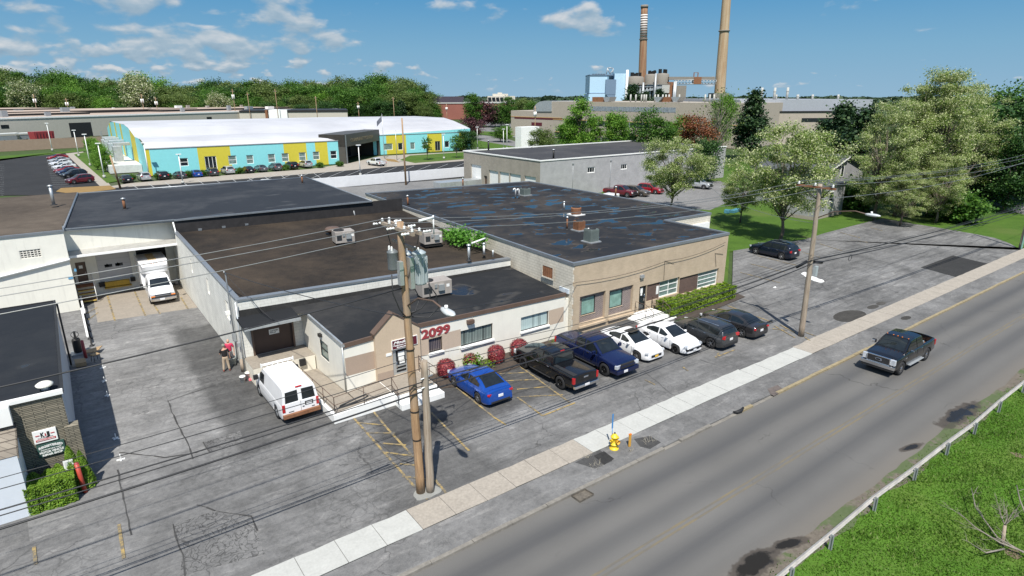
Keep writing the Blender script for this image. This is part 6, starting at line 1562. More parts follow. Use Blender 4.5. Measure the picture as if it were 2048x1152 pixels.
wire('telecom_cable', 'thin slack cable above the lowest bundle', [(-22, 20.0, 6.9), (on1(6.2)), (on2(5.9).x, 20.0, 5.9)], 0.012, 0.55, M_WIRE, gB)
wire('service_drop', 'black service drop from the transformer pole to the brick office corner', [on1(8.0), (27.2, 29.45, 3.9), (36.3, 29.45, 3.95), (43.7, 29.45, 4.4)], 0.016, 0.25, M_WIRE, 'service drops to the buildings')
wire('service_drop', 'service drop from the transformer pole to the mast on the alley wall', [on1(7.9), (7.02, 38.3, 6.0)], 0.02, 0.2, M_WIRE, 'service drops to the buildings')
wire('service_drop', 'thin wire from the weathered pole to the far lawn', [on2(8.0), (56.0, 39.0, 6.0), (75, 60, 8)], 0.014, 0.4, M_WIREL, 'service drops to the buildings')
wire('service_drop', 'slanting wire from the alley mast down to the canopy', [(7.02, 38.3, 5.95), (8.7, 35.2, 3.5)], 0.012, 0.1, M_WIRE, 'service drops to the buildings')
wire('cross_street_wire', 'slanting wire over the far street at the right edge', [on2(5.6), (84, 19.7, 4.2), (130, 19, 9)], 0.02, 0.5, M_WIRE, 'wires over the far street')
wire('cross_street_wire', 'upper slanting wire at the right edge among the trees', [on2(9.6), (84.5, 20.5, 9.6), (150, 30, 12)], 0.018, 0.7, M_WIREL, 'wires over the far street')
mb = MB(); mb.lathe([(0.22, -0.02), (0.25, 0.0), (0.22, 0.02)], 14, (45.0, 20.0, 4.85), 'y'); one(mb, 'cable_loop', M_WIRE, 'round slack loop on the black cable over the side lot', 'cable loop')
mb = MB()
for a, b in (((9.6, 27.4, 5.6), (10.6, 27.1, 5.75)),): pass
c = Vector((7.4, 20.0, 5.12)); mb.tube([c + Vector((-0.5, 0, 0)), c + Vector((0.1, 0, 0.12)), c + Vector((0.5, 0, 0.16)), c + Vector((0.62, 0, 0.08)), c + Vector((0.4, 0, 0.02)), c + Vector((-0.1, 0, -0.03)), c + Vector((-0.55, 0, -0.04))], 0.03, 6); one(mb, 'splice_loop', M_WIRE, 'black splice and loop on the cable bundle before the ramp', 'cable loop')

# hydrant, marker, post
x, y = G(1228, 897)
t = thing('fire_hydrant', 'yellow fire hydrant with a tall blue marker on the verge', 'hydrant', (x, y, 0), 0, None, local=True)
M_HYD = mat('hydrant_yellow', (0.70, 0.50, 0.03), 0.45, var=0.08)
mb = MB(); mb.lathe([(0.22, 0), (0.22, 0.06), (0.15, 0.07), (0.15, 0.22), (0.19, 0.23), (0.19, 0.27), (0.145, 0.28), (0.145, 0.60), (0.19, 0.61), (0.19, 0.65), (0.15, 0.68), (0.09, 0.77), (0.03, 0.80), (0.001, 0.80)], 18); mb.build('barrel', M_HYD, t)
mb = MB(); mb.lathe([(0.11, -0.28), (0.11, -0.19), (0.085, -0.18), (0.085, 0.0)], 12, (0, 0, 0.45), 'y'); mb.build('pumper_cap', mat('hydrant_orange', (0.62, 0.34, 0.03), 0.5), t)
mb = MB(); mb.lathe([(0.07, -0.25), (0.07, -0.16), (0.05, -0.15), (0.05, 0.15), (0.07, 0.16), (0.07, 0.25)], 12, (0, 0, 0.5), 'x'); mb.build('hose_cap', M_HYD, t)
mb = MB(); mb.cyl((0, 0, 0.8), (0, 0, 0.87), 0.035, 0.035, 6); mb.build('operating_nut', M_DARKM, t)
mb = MB(); mb.tube([(0.02, 0.18, 0.6), (0.0, 0.18, 1.0)], 0.018, 6); mb.box(-0.035, 0.165, 1.0, 0.035, 0.195, 1.75); mb.build('marker', mat('marker_blue', (0.06, 0.25, 0.55), 0.5), t)
x, y = G(1259, 893); t = thing('marker_post', 'short orange post on the verge right of the hydrant', 'post', (x, y, 0), 0, None, local=True)
mb = MB(); mb.obox((0, 0, 0.31), (0.13, 0.08, 0.62)); mb.build('post', mat('orange_plastic', (0.55, 0.30, 0.05), 0.6, var=0.15), t, bevel=0.02); mb = MB(); mb.obox((0, 0, 0.655), (0.135, 0.085, 0.06)); mb.build('cap', M_ORANGE, t)
# red post, sign at the shop's shrub
x, y = G(171, 985); t = thing('bollard', 'leaning red steel post beside the clipped shrub at the repair shop', 'bollard', (x, y, 0), 0, None, local=True)
mb = MB(); mb.tube([(0, 0, 0), (-0.07, 0, 1.42)], 0.085, 14); mb.build('post', mat('red_post', (0.42, 0.06, 0.035), 0.5, var=0.15, stain=0.3), t); mb = MB(); mb.lathe([(0.085, 1.42), (0.08, 1.46), (0.001, 1.48)], 14, (-0.07, 0, 0)); mb.build('cap', M_RED, t)
x0, z1 = OY(125, 923, 28.9); x1, _ = OY(145, 919, 28.9); _, z0 = OY(127, 941, 28.9)
t = thing('notice_sign', 'small white notice board on a post before the conical shrub', 'sign', ((x0 + x1) / 2, 28.9, 0)); mb = MB(); mb.box(x0, 28.88, z0, x1, 28.91, z1); b = mb.build('board', M_WHITE, t); mb = MB(); mb.cyl(((x0 + x1) / 2, 28.95, 0), ((x0 + x1) / 2, 28.95, z1 - 0.05), 0.03); mb.build('post', M_GALV, t)
mb = MB()
for i in range(6): mb.box(x0 + 0.05, 28.874, z1 - 0.09 - i * 0.055, x1 - 0.05 - (i % 3) * 0.05, 28.879, z1 - 0.075 - i * 0.055)
mb.build('print', M_GREYM, b)

# barrier of white rails on dark stands, and the clutter at the shop's back corner
a, b = Vector((*G(164, 606), 0)), Vector((*G(184, 692), 0))
t = thing('rail_barrier', 'row of low dark stands carrying two white rails along the alley', 'barrier', a); d = b - a
for i in range(8):
 c = a + d * (i / 7); mb = MB(); mb.lathe([(0.16, 0.0), (0.15, 0.05), (0.06, 0.10), (0.05, 0.5), (0.001, 0.52)], 12, c); mb.build('stand', M_BLACK, t)
for f0, f1, off in ((0.0, 0.45, 0.0), (0.32, 0.97, -0.12)):
 mb = MB(); p, q = a + d * f0 + Vector((off, 0, 0.55)), a + d * f1 + Vector((off, 0, 0.55)); n_ = Vector((0.06, 0, 0)); mb.ext([p - n_, q - n_, q + n_, p + n_], (0, 0, 0.07)); mb.build('rail', M_WHITE, t)
x, y = G(172, 716); t = thing('bollard', 'dark red post among the clutter behind the repair shop', 'bollard', (x, y, 0), 0, None, local=True); mb = MB(); mb.tube([(0, 0, 0), (-0.02, 0, 1.2)], 0.09, 12); mb.build('post', M_RED, t); mb = MB(); mb.lathe([(0.09, 1.2), (0.001, 1.25)], 12, (-0.02, 0, 0)); mb.build('cap', M_RED, t)
x, y = G(158, 708); t = thing('compressor', 'dark upright machine with a round tank behind the repair shop', 'machine', (x, y, 0), 0, None, local=True)
mb = MB(); mb.lathe([(0.01, 0.1), (0.22, 0.12), (0.24, 0.2), (0.24, 0.95), (0.2, 1.05), (0.01, 1.1)], 14, (0, 0.1, 0)); mb.build('tank', M_DARKM, t); mb = MB(); mb.lathe([(0.19, -0.05), (0.22, 0), (0.19, 0.05)], 14, (0, 0, 1.35), 'y'); mb.obox((0, 0, 1.3), (0.12, 0.25, 0.5)); mb.build('flywheel', M_BLACK, t); mb = MB(); mb.box(-0.4, -0.35, 0, 0.4, 0.45, 0.1); mb.build('base', M_GREYM, t)
M_CARD = mat('cardboard', (0.36, 0.25, 0.14), 0.9, var=0.15, fine=0.2, fscale=6)
def slab(px, z, th, name, label, cat, m, group=None):
 mb = MB(); mb.prism([G(*p, z) for p in px], z, z + th); return one(mb, name, m, label, cat, group)
slab([(170, 702), (205, 692), (198, 700), (186, 705), (172, 707)], 0.25, 0.05, 'cardboard_sheet', 'bent brown cardboard sheet beside the dark red post', 'cardboard', M_CARD)
slab([(150, 726), (172, 723), (174, 731), (153, 735)], 0.05, 0.25, 'cardboard_box', 'flattened brown box on the ground at the shop wall', 'box', M_CARD)
x, y = G(193, 722); t = thing('stool', 'small dark stool with a tan seat at the edge of the shop shadow', 'stool', (x, y, 0), 0.5, None, local=True)
mb = MB(); mb.obox((0, 0, 0.46), (0.42, 0.36, 0.06)); mb.build('seat', M_CARD, t, bevel=0.02)
for sx in (-1, 1):
 for sy in (-1, 1): mb = MB(); mb.tube([(sx * .17, sy * .14, .43), (sx * .2, sy * .17, 0)], 0.018, 5); mb.build('leg', M_DARKM, t)
sg = None
for i, (px, py) in enumerate(((206, 736), (209, 763), (215, 792), (232, 878), (242, 920))):
 x, y = G(px, py)
 if sg is None:
  sg = thing('ground_marker', '', 'marker', (x, y, 0), 0.3, 'white markers in a line along the alley', local=True)
  mb = MB(); mb.obox((0, 0, 0.03), (0.34, 0.07, 0.05)); mb.obox((0, 0, 0.032), (0.07, 0.26, 0.05)); mb.build('foot', M_WHITE, sg); mb = MB(); mb.cyl((0, 0, 0.05), (0, 0, 0.3), 0.025, 0.02, 8); mb.build('stem', M_WHITE, sg); o = sg
 else: o = dup(sg); o.location = (x, y, 0); o.rotation_euler = (0, 0, 0.3 + i * 0.7)
 o['label'] = ('small white marker farthest up the alley line', 'small white marker second up the alley line', 'small white marker in the middle of the alley line', 'small white marker below the shop shadow', 'small white marker nearest the street in the alley line')[i]
def bucket(px, py, label, m=M_WHITE, r=0.16, h=0.38, inner=None):
 x, y = G(px, py); t = thing('bucket', label, 'bucket', (x, y, 0), 0.3, 'buckets by the loading dock', local=True)
 mb = MB(); mb.lathe([(0.001, 0.005), (r * 0.85, 0.0), (r, h), (r * 1.07, h), (r * 1.07, h - 0.04), (r * 1.01, h - 0.05)], 16); mb.lathe([(r * 0.97, h), (r * 0.83, 0.1), (0.001, 0.1)], 16); mb.build('pail', m, t)
 mb = MB(); mb.tube([(r * 1.05, 0, h - 0.05), (r * 0.9, -r * 0.9, h - 0.2), (0, -r * 1.25, h - 0.26), (-r * 0.9, -r * 0.9, h - 0.2), (-r * 1.05, 0, h - 0.05)], 0.008, 4); mb.build('handle', M_DARKM, t); return t
bucket(486, 764, 'white bucket nearer the alley at the loading dock corner')
bucket(497, 756, 'white bucket close to the loading dock corner by a pink rag')
bucket(465, 729, 'larger pale grey tub on the ground beside the two men', mat('grey_tub', (0.5, 0.53, 0.5), 0.5), 0.26, 0.5)
mb = MB(); x, y = G(503, 759); mb.prism(blob([(x - .15, y - .12), (x + .18, y - .1), (x + .15, y + .12), (x - .1, y + .1)], 14, 0.02, 4), 0, 0.07); one(mb, 'rag', mat('pink_rag', (0.75, 0.16, 0.18), 0.9), 'crumpled pink rag beside the white buckets', 'rag')
x, y = G(488, 742); mb = MB(); mb.cyl((x, y, 0), (x, y, 0.75), 0.17, 0.16, 12); one(mb, 'wooden_stump', M_POLEG, 'grey wooden stump post at the loading dock corner', 'post')
# litter and small finds
mb = MB(); x, y = G(940, 1087, -0.1); mb.prism(blob([(x - .14, y - .08), (x + .12, y - .1), (x + .16, y + .08), (x - .08, y + .1)], 16, 0.03, 8), -0.098, -0.05); one(mb, 'litter', M_PLATE, 'crumpled pale paper at the kerb on the street', 'litter')
mb = MB(); pts = [Vector((*G(*p), 0.05)) for p in ((1466, 825), (1474, 826), (1482, 823), (1486, 817))]; mb.tube(pts, [0.03, 0.09, 0.10, 0.06], 6); one(mb, 'tyre_fragment', M_BLACK, 'curved black tyre fragment lying on the verge', 'tyre piece')
mb = MB(); mb.prism([G(1188, 912), G(1208, 903), G(1228, 918), G(1208, 930)], 0.006, 0.02, bot=False)
one(mb, 'utility_cover', M_PATCH, 'dark square ground cover on the verge left of the hydrant', 'cover')

# guard rail along the grass
GP = [G(x, y, -0.08) for x, y in ((1580, 1166), (1659, 1099), (1747, 1022), (1827, 962), (1892, 910), (1947, 869), (1996, 825), (2044, 786))]
GP += [(GP[-1][0] + 3.9 * i, GP[-1][1] - 0.02 * i) for i in range(1, 12)]
GP = [(GP[0][0] - 3.9 * i, GP[0][1] - 0.05) for i in (3, 2, 1)] + GP
t = thing('guard_rail', 'long grey steel guard rail with short posts between street and grass', 'guard rail', (GP[3][0], GP[3][1], -0.08))
prof = [(0.0, 0.45), (0.075, 0.49), (0.075, 0.53), (0.01, 0.565), (0.075, 0.60), (0.075, 0.64), (0.0, 0.68), (-0.012, 0.68), (0.06, 0.635), (0.06, 0.605), (-0.005, 0.57), (-0.005, 0.56), (0.06, 0.525), (0.06, 0.495), (-0.012, 0.45)]
mb = MB(); mb.loft([[(x, y + 0.08 + py_, z - 0.08) for py_, z in prof] for x, y in GP]); mb.build('beam', mat('guard_rail_steel', (0.47, 0.445, 0.41), 0.55, 0.3, var=0.2, stain=0.6, fine=0.2, fscale=5), t)
for x, y in GP:
 mb = MB(); mb.box(x - 0.045, y - 0.07, -0.3, x + 0.045, y - 0.06, 0.58); mb.box(x - 0.045, y + 0.03, -0.3, x + 0.045, y + 0.04, 0.58); mb.box(x - 0.006, y - 0.06, -0.3, x + 0.006, y + 0.03, 0.58); mb.build('post', M_GREYM, t)

# ------------------------------------------------------------------ the two men
def skin_mesh(name, verts, edges, radii, mats, parent, levels=1, root=0):
 me = bpy.data.meshes.new(name); me.from_pydata(verts, edges, []); ob = bpy.data.objects.new(name, me); COL.objects.link(ob)
 sk = ob.modifiers.new('skin', 'SKIN'); sk.branch_smoothing = 0.3
 ob.data.skin_vertices[0].data[root].use_root = True
 for i, r_ in enumerate(radii):
  ob.data.skin_vertices[0].data[i].radius = r_ if isinstance(r_, tuple) else (r_, r_)
 ss = ob.modifiers.new('sub', 'SUBSURF'); ss.levels = levels; ss.render_levels = levels
 dg = bpy.context.evaluated_depsgraph_get(); nm = bpy.data.meshes.new_from_object(ob.evaluated_get(dg)); bpy.data.objects.remove(ob)
 nm.name = name; nm.materials.clear(); nm.materials.append(mats); nm.polygons.foreach_set('use_smooth', [True] * len(nm.polygons))
 o = bpy.data.objects.new(name, nm); COL.objects.link(o); o.parent = parent; return o
class SK:
 def __init__(s): s.v = []; s.e = []; s.r = []
 def chain(s, start, pts):
  last = start; ids = []
  for p, r_ in pts:
   s.v.append(p); s.r.append(r_); i = len(s.v) - 1
   if last is not None: s.e.append((last, i))
   last = i; ids.append(i)
  return ids
def person(label, loc, rz, arms, skin, shirt, trousers, shoes, hair=None, stance=0.1):
 """front of the figure looks along -Y before turning"""
 t = thing('person', label, 'person', loc, rz, None, local=True)
 k = SK(); sp = k.chain(None, [((0, 0, 0.93), (0.15, 0.10)), ((0, 0, 1.08), (0.135, 0.095)), ((0, -0.01, 1.26), (0.16, 0.105)), ((0, 0.0, 1.40), (0.15, 0.085)), ((0, 0, 1.47), 0.06), ((0, -0.02, 1.54), (0.066, 0.072)), ((0, -0.02, 1.61), (0.076, 0.092)), ((0, -0.01, 1.69), (0.068, 0.08)), ((0, 0, 1.735), (0.03, 0.035))])
 k.chain(sp[6], [((0, -0.125, 1.60), 0.014)]); k.chain(sp[6], [((0.088, 0.0, 1.615), 0.016)]); k.chain(sp[6], [((-0.088, 0.0, 1.615), 0.016)])
 for s in (1, -1):
  a = arms[0 if s > 0 else 1]
  ids = k.chain(sp[3], [((s * 0.19, 0, 1.40), 0.055)] + [((s * p[0], p[1], p[2]), r_) for p, r_ in zip(a[:3], (0.043, 0.034, 0.028))])
  w = Vector(k.v[ids[-1]]); el = Vector(k.v[ids[-2]]); d = (w - el).normalized(); sd_ = d.cross(Vector((0, 1, 0.1))).normalized()
  pal = k.chain(ids[-1], [(tuple(w + d * 0.06), (0.034, 0.02))])
  for j, (o_, L) in enumerate(((-0.027, 0.075), (-0.009, 0.085), (0.009, 0.08), (0.027, 0.062))):
   p0 = w + d * 0.095 + sd_ * o_; k.chain(pal[-1], [(tuple(p0), 0.009), (tuple(p0 + d * L * 0.5 + Vector((0, -0.012, 0))), 0.0085), (tuple(p0 + d * L + Vector((0, -0.035, 0))), 0.007)])
  p0 = w + d * 0.05 - sd_ * 0.045; k.chain(pal[-1], [(tuple(p0), 0.011), (tuple(p0 + d * 0.05 - sd_ * 0.015), 0.009)])
  k.chain(sp[0], [((s * 0.09, 0, 0.88), 0.088), ((s * (0.09 + stance * 0.3), -0.01, 0.5), 0.06), ((s * (0.09 + stance * 0.6), 0.01, 0.28), 0.055), ((s * (0.09 + stance * 0.8), 0.02, 0.08), 0.038), ((s * (0.09 + stance * 0.9), -0.10, 0.035), (0.036, 0.028))])
 body = skin_mesh('body', k.v, k.e, k.r, skin, t, 1)
 c = SK(); q = c.chain(None, [((0, 0, 0.90), (0.185, 0.14)), ((0, 0, 1.08), (0.175, 0.135)), ((0, -0.01, 1.26), (0.185, 0.135)), ((0, 0, 1.40), (0.165, 0.105)), ((0, 0, 1.455), 0.078)])
 for s in (1, -1):
  a = arms[0 if s > 0 else 1]; el = Vector((s * a[0][0], a[0][1], a[0][2])); sh = Vector((s * 0.19, 0, 1.40)); mid = sh.lerp(el, 0.85)
  c.chain(q[3], [(tuple(sh), 0.078), (tuple(mid), 0.066)])
 skin_mesh('shirt', c.v, c.e, c.r, shirt, t, 1)
 c = SK(); q = c.chain(None, [((0, 0, 1.0), (0.165, 0.125)), ((0, 0, 0.90), (0.17, 0.125))])
 for s in (1, -1): c.chain(q[1], [((s * 0.092, 0, 0.84), 0.105), ((s * (0.09 + stance * 0.3), -0.01, 0.5), 0.082), ((s * (0.09 + stance * 0.6), 0.01, 0.28), 0.073), ((s * (0.09 + stance * 0.8), 0.02, 0.075), 0.07)])
 skin_mesh('trousers', c.v, c.e, c.r, trousers, t, 1)
 for s in (1, -1):
  m_ = MB(); m_.sm = True; x_ = s * (0.09 + stance * 0.85); m_.loft([[(x_ + w_ * math.cos(a_), yy, 0.045 + h_ * math.sin(a_)) for a_ in np.linspace(0, 2 * math.pi, 9)[:-1]] for yy, w_, h_ in ((0.075, 0.02, 0.02), (0.05, 0.042, 0.045), (-0.05, 0.048, 0.045), (-0.15, 0.045, 0.032), (-0.19, 0.02, 0.016))]); m_.build('shoe', shoes, t)
 if hair:
  m_ = MB(); m_.lathe([(0.098, 1.645), (0.100, 1.68), (0.085, 1.735), (0.05, 1.765), (0.001, 1.775)], 14, (0, 0.0, 0)); m_.obox((0, -0.125, 1.655), (0.13, 0.11, 0.012)) if hair[1] else None; m_.build(hair[2], hair[0], t)
 return t
M_SKIN = mat('skin', (0.50, 0.29, 0.20), 0.6, var=0.06)
hang = [(0.27, 0.01, 1.13), (0.27, -0.05, 0.92), (0.27, -0.07, 0.84)]
fold = [(0.26, 0.03, 1.15), (0.16, -0.19, 1.16), (0.06, -0.23, 1.20)]
x, y = G(454, 742)
person('man seen from behind in black shirt, khaki trousers and grey cap', (x, y, 0.01), R_(172), (fold, hang), M_SKIN, mat('black_shirt', (0.012, 0.011, 0.012), 0.9), mat('khaki_cloth', (0.42, 0.33, 0.235), 0.9, var=0.08), mat('red_brown_shoe', (0.28, 0.07, 0.05), 0.7), (mat('grey_cap', (0.20, 0.21, 0.17), 0.9), True, 'cap'), 0.09)
person('bald man in a red shirt standing behind the man in black', (x + 0.42, y + 0.75, 0.01), R_(-20), (hang, hang), M_SKIN, mat('red_shirt', (0.50, 0.035, 0.09), 0.85, var=0.08), mat('dark_grey_cloth', (0.10, 0.10, 0.11), 0.9), M_BLACK, None, 0.09)

# ------------------------------------------------------------------ vegetation
M_BARK = wood_material('bark', (0.145, 0.115, 0.085), (0.06, 0.046, 0.036))
M_BARKG = wood_material('pale_bark', (0.26, 0.23, 0.19), (0.13, 0.11, 0.09))
F_LOCUST = foliage('locust_leaves', [(0.18, (0.13, 0.21, 0.035)), (0.20, (0.20, 0.30, 0.06)), (0.18, (0.28, 0.36, 0.10)), (0.14, (0.37, 0.41, 0.19)), (0.36, (0.60, 0.62, 0.37))], 0.48)
F_LOCUST2 = foliage('pale_locust_leaves', [(0.25, (0.12, 0.18, 0.05)), (0.25, (0.19, 0.25, 0.085)), (0.22, (0.31, 0.35, 0.16)), (0.28, (0.62, 0.62, 0.45))], 0.42)
F_GREEN = foliage('deciduous_leaves', [(0.4, (0.0484, 0.125, 0.0202)), (0.4, (0.0846, 0.191, 0.0282)), (0.2, (0.142, 0.263, 0.0443))], 0.42)
F_BRIGHT = foliage('bright_leaves', [(0.4, (0.0906, 0.212, 0.0242)), (0.4, (0.151, 0.312, 0.0363)), (0.2, (0.231, 0.384, 0.0605))], 0.42)
F_OLIVE = foliage('olive_leaves', [(0.4, (0.0906, 0.142, 0.0363)), (0.4, (0.142, 0.202, 0.0524)), (0.2, (0.202, 0.263, 0.0806))], 0.42)
F_DARK = foliage('dark_leaves', [(0.5, (0.0282, 0.0766, 0.0202)), (0.35, (0.0484, 0.117, 0.0263)), (0.15, (0.0806, 0.161, 0.0363))], 0.32)
F_PINE = foliage('pine_needles', [(0.5, (0.0202, 0.0496, 0.0202)), (0.35, (0.0341, 0.0744, 0.0248)), (0.15, (0.0589, 0.105, 0.0341))], 0.17)
F_RED = foliage('copper_leaves', [(0.5, (0.17, 0.055, 0.025)), (0.3, (0.24, 0.085, 0.03)), (0.2, (0.10, 0.06, 0.025))], 0.2)
F_PURPLE = foliage('purple_leaves', [(0.6, (0.0697, 0.0279, 0.0372)), (0.4, (0.116, 0.0496, 0.0527))], 0.27)
F_BARB = foliage('barberry_leaves', [(0.4, (0.29, 0.04, 0.06)), (0.35, (0.19, 0.03, 0.042)), (0.25, (0.40, 0.10, 0.09))], 0.3)
F_HEDGE = foliage('hedge_leaves', [(0.3, (0.115, 0.20, 0.015)), (0.4, (0.19, 0.30, 0.025)), (0.3, (0.27, 0.38, 0.045))], 0.4)
F_YEW = foliage('arborvitae_leaves', [(0.35, (0.101, 0.202, 0.0202)), (0.4, (0.181, 0.312, 0.0302)), (0.25, (0.252, 0.384, 0.0504))], 0.37)
F_VINE = foliage('vine_leaves', [(0.4, (0.0853, 0.232, 0.0279)), (0.6, (0.139, 0.326, 0.0465))], 0.42)

def leaf_mesh(name, pts, size, m, seed=0, up=0.35, aspect=1.0, out=None):
 """one small folded face per leaf clump; pts is an (n,3) array"""
 rg = np.random.default_rng(seed); n = len(pts)
 nr = rg.normal(size=(n, 3)); nr[:, 2] = np.abs(nr[:, 2]) + up
 if out is not None: nr = nr * 0.6 + out * 0.8
 nr /= np.linalg.norm(nr, axis=1)[:, None]
 a = np.cross(nr, rg.normal(size=(n, 3))); a /= np.linalg.norm(a, axis=1)[:, None] + 1e-9
 b = np.cross(nr, a); s = (size * rg.uniform(0.55, 1.35, n))[:, None]
 asp = aspect * rg.uniform(0.7, 1.2, n)[:, None]
 v = np.empty((n, 4, 3)); v[:, 0] = pts - a * s * 0.5; v[:, 1] = pts - b * s * 0.42 * asp + nr * s * 0.10; v[:, 2] = pts + a * s * 0.5; v[:, 3] = pts + b * s * 0.42 * asp + nr * s * 0.06
 me = bpy.data.meshes.new(name)
 me.vertices.add(4 * n); me.loops.add(4 * n); me.polygons.add(n)
 me.vertices.foreach_set('co', v.astype(np.float32).ravel()); me.loops.foreach_set('vertex_index', np.arange(4 * n, dtype=np.int32))
 me.polygons.foreach_set('loop_start', np.arange(0, 4 * n, 4, dtype=np.int32)); me.polygons.foreach_set('loop_total', np.full(n, 4, dtype=np.int32))
 me.update(calc_edges=True); me.materials.append(m); return me
def link(name, me, parent=None):
 o = bpy.data.objects.new(name, me); COL.objects.link(o)
 if parent is not None: o.parent = parent
 return o

def crown_points(rg, n, H, base, rx, shape, clumps, spread, droop=0.0):
 """leaf positions: uneven clumps through the crown; returns points and clump centres"""
 cs = []
 ph = rg.uniform(0, 6.28, 6)
 while len(cs) < clumps:
  d = rg.normal(size=3); d /= np.linalg.norm(d); r_ = rg.uniform(0.25, 1.0) ** 0.45
  az = math.atan2(d[1], d[0])
  w = 1 + 0.20 * math.sin(2 * az + ph[0]) + 0.14 * math.sin(3 * az + ph[1] + 3 * d[2]) + 0.12 * math.sin(5 * az + ph[2] + 2 * d[2])
  z = base + (H - base) * (0.5 + 0.5 * d[2] * r_)
  f = (z - base) / (H - base)
  if shape == 'cone': k = max(0.05, (1 - f) ** 0.8) * 1.25
  elif shape == 'column': k = 0.8 * min(1, (1 - f) * 3 + 0.15)
  elif shape == 'vase': k = 0.55 + 0.75 * f
  else: k = 1.0
  cs.append((d[0] * r_ * rx * w * k, d[1] * r_ * rx * w * k, z - droop * (r_ ** 2) * rx * 0.4))
 cs = np.array(cs); wt = rg.uniform(0.4, 1.6, clumps); wt /= wt.sum()
 idx = rg.choice(clumps, n, p=wt)
 sg_ = (spread * rg.uniform(0.6, 1.4, clumps))[idx][:, None]
 pts = cs[idx] + rg.normal(size=(n, 3)) * sg_ * np.array([1, 1, 0.62])
 pts[:, 2] = np.maximum(pts[:, 2], base * 0.55)
 return pts, cs
def limbs(mb, rg, H, tr, cs, base, nl, lean=(0, 0)):
 top = np.array([lean[0], lean[1], H * 0.72]); trunk = [Vector((0, 0, -0.15))]; rs = [tr * 1.25]
 for f in (0.1, 0.3, 0.5, 0.75, 1.0):
  trunk.append(Vector((top[0] * f + rg.normal() * tr * 0.5, top[1] * f + rg.normal() * tr * 0.5, top[2] * f))); rs.append(tr * (1.0 - 0.85 * f))
 mb.tube(trunk, rs, 8)
 for c in cs[rg.choice(len(cs), min(nl, len(cs)), replace=False)]:
  f = min(0.92, max(0.22, (c[2] / H) * rg.uniform(0.45, 0.8))); s = Vector(top) * f
  e = Vector(c); mid = s.lerp(e, 0.5) + Vector((0, 0, (e - s).length * 0.08)) + Vector(rg.normal(size=3) * 0.06 * (e - s).length)
  r0 = tr * (1 - 0.8 * f) * 0.55
  mb.tube([s, s.lerp(mid, 0.6) + Vector(rg.normal(size=3) * 0.05), mid, e], [r0, r0 * 0.75, r0 * 0.55, r0 * 0.18], 5, caps=False)
PROTO = {}
def tree(kind, loc, H, label, group=None, rz=0.0, key=None, spec=None, name=None, sc=None, cat='tree'):
 """kind picks the recipe; the first of a key is built, later ones are copies at their own size"""
 sp = SPECS[kind]; key = key or kind
 if key in PROTO:
  src, H0 = PROTO[key]; t = dup(src); t['label'] = label
  if group: t['group'] = group
  t.location = loc; t.rotation_euler = (0, 0, rz); s = H / H0; w = sc or 1.0; t.scale = (s * w, s * w, s); return t
 rg = np.random.default_rng(sum(map(ord, key)))
 t = thing(name or sp.get('name', 'deciduous_tree'), label, cat, loc, rz, group, local=True)
 rx, base = H * sp['w'], H * sp['base']
 pts, cs = crown_points(rg, sp['n'], H * 0.97, base, rx, sp.get('shape', 'round'), sp['clumps'], H * sp['spread'], sp.get('droop', 0.0))
 if sp.get('trunk', True):
  mb = MB(); limbs(mb, rg, H, H * sp.get('tr', 0.018), cs, base, sp.get('limbs', 14)); mb.build('trunk', sp.get('bark', M_BARK), t)
 link('crown', leaf_mesh('crown', pts, H * sp['leaf'], sp['mat'], 3, sp.get('up', 0.35)), t)
 PROTO[key] = (t, H); return t
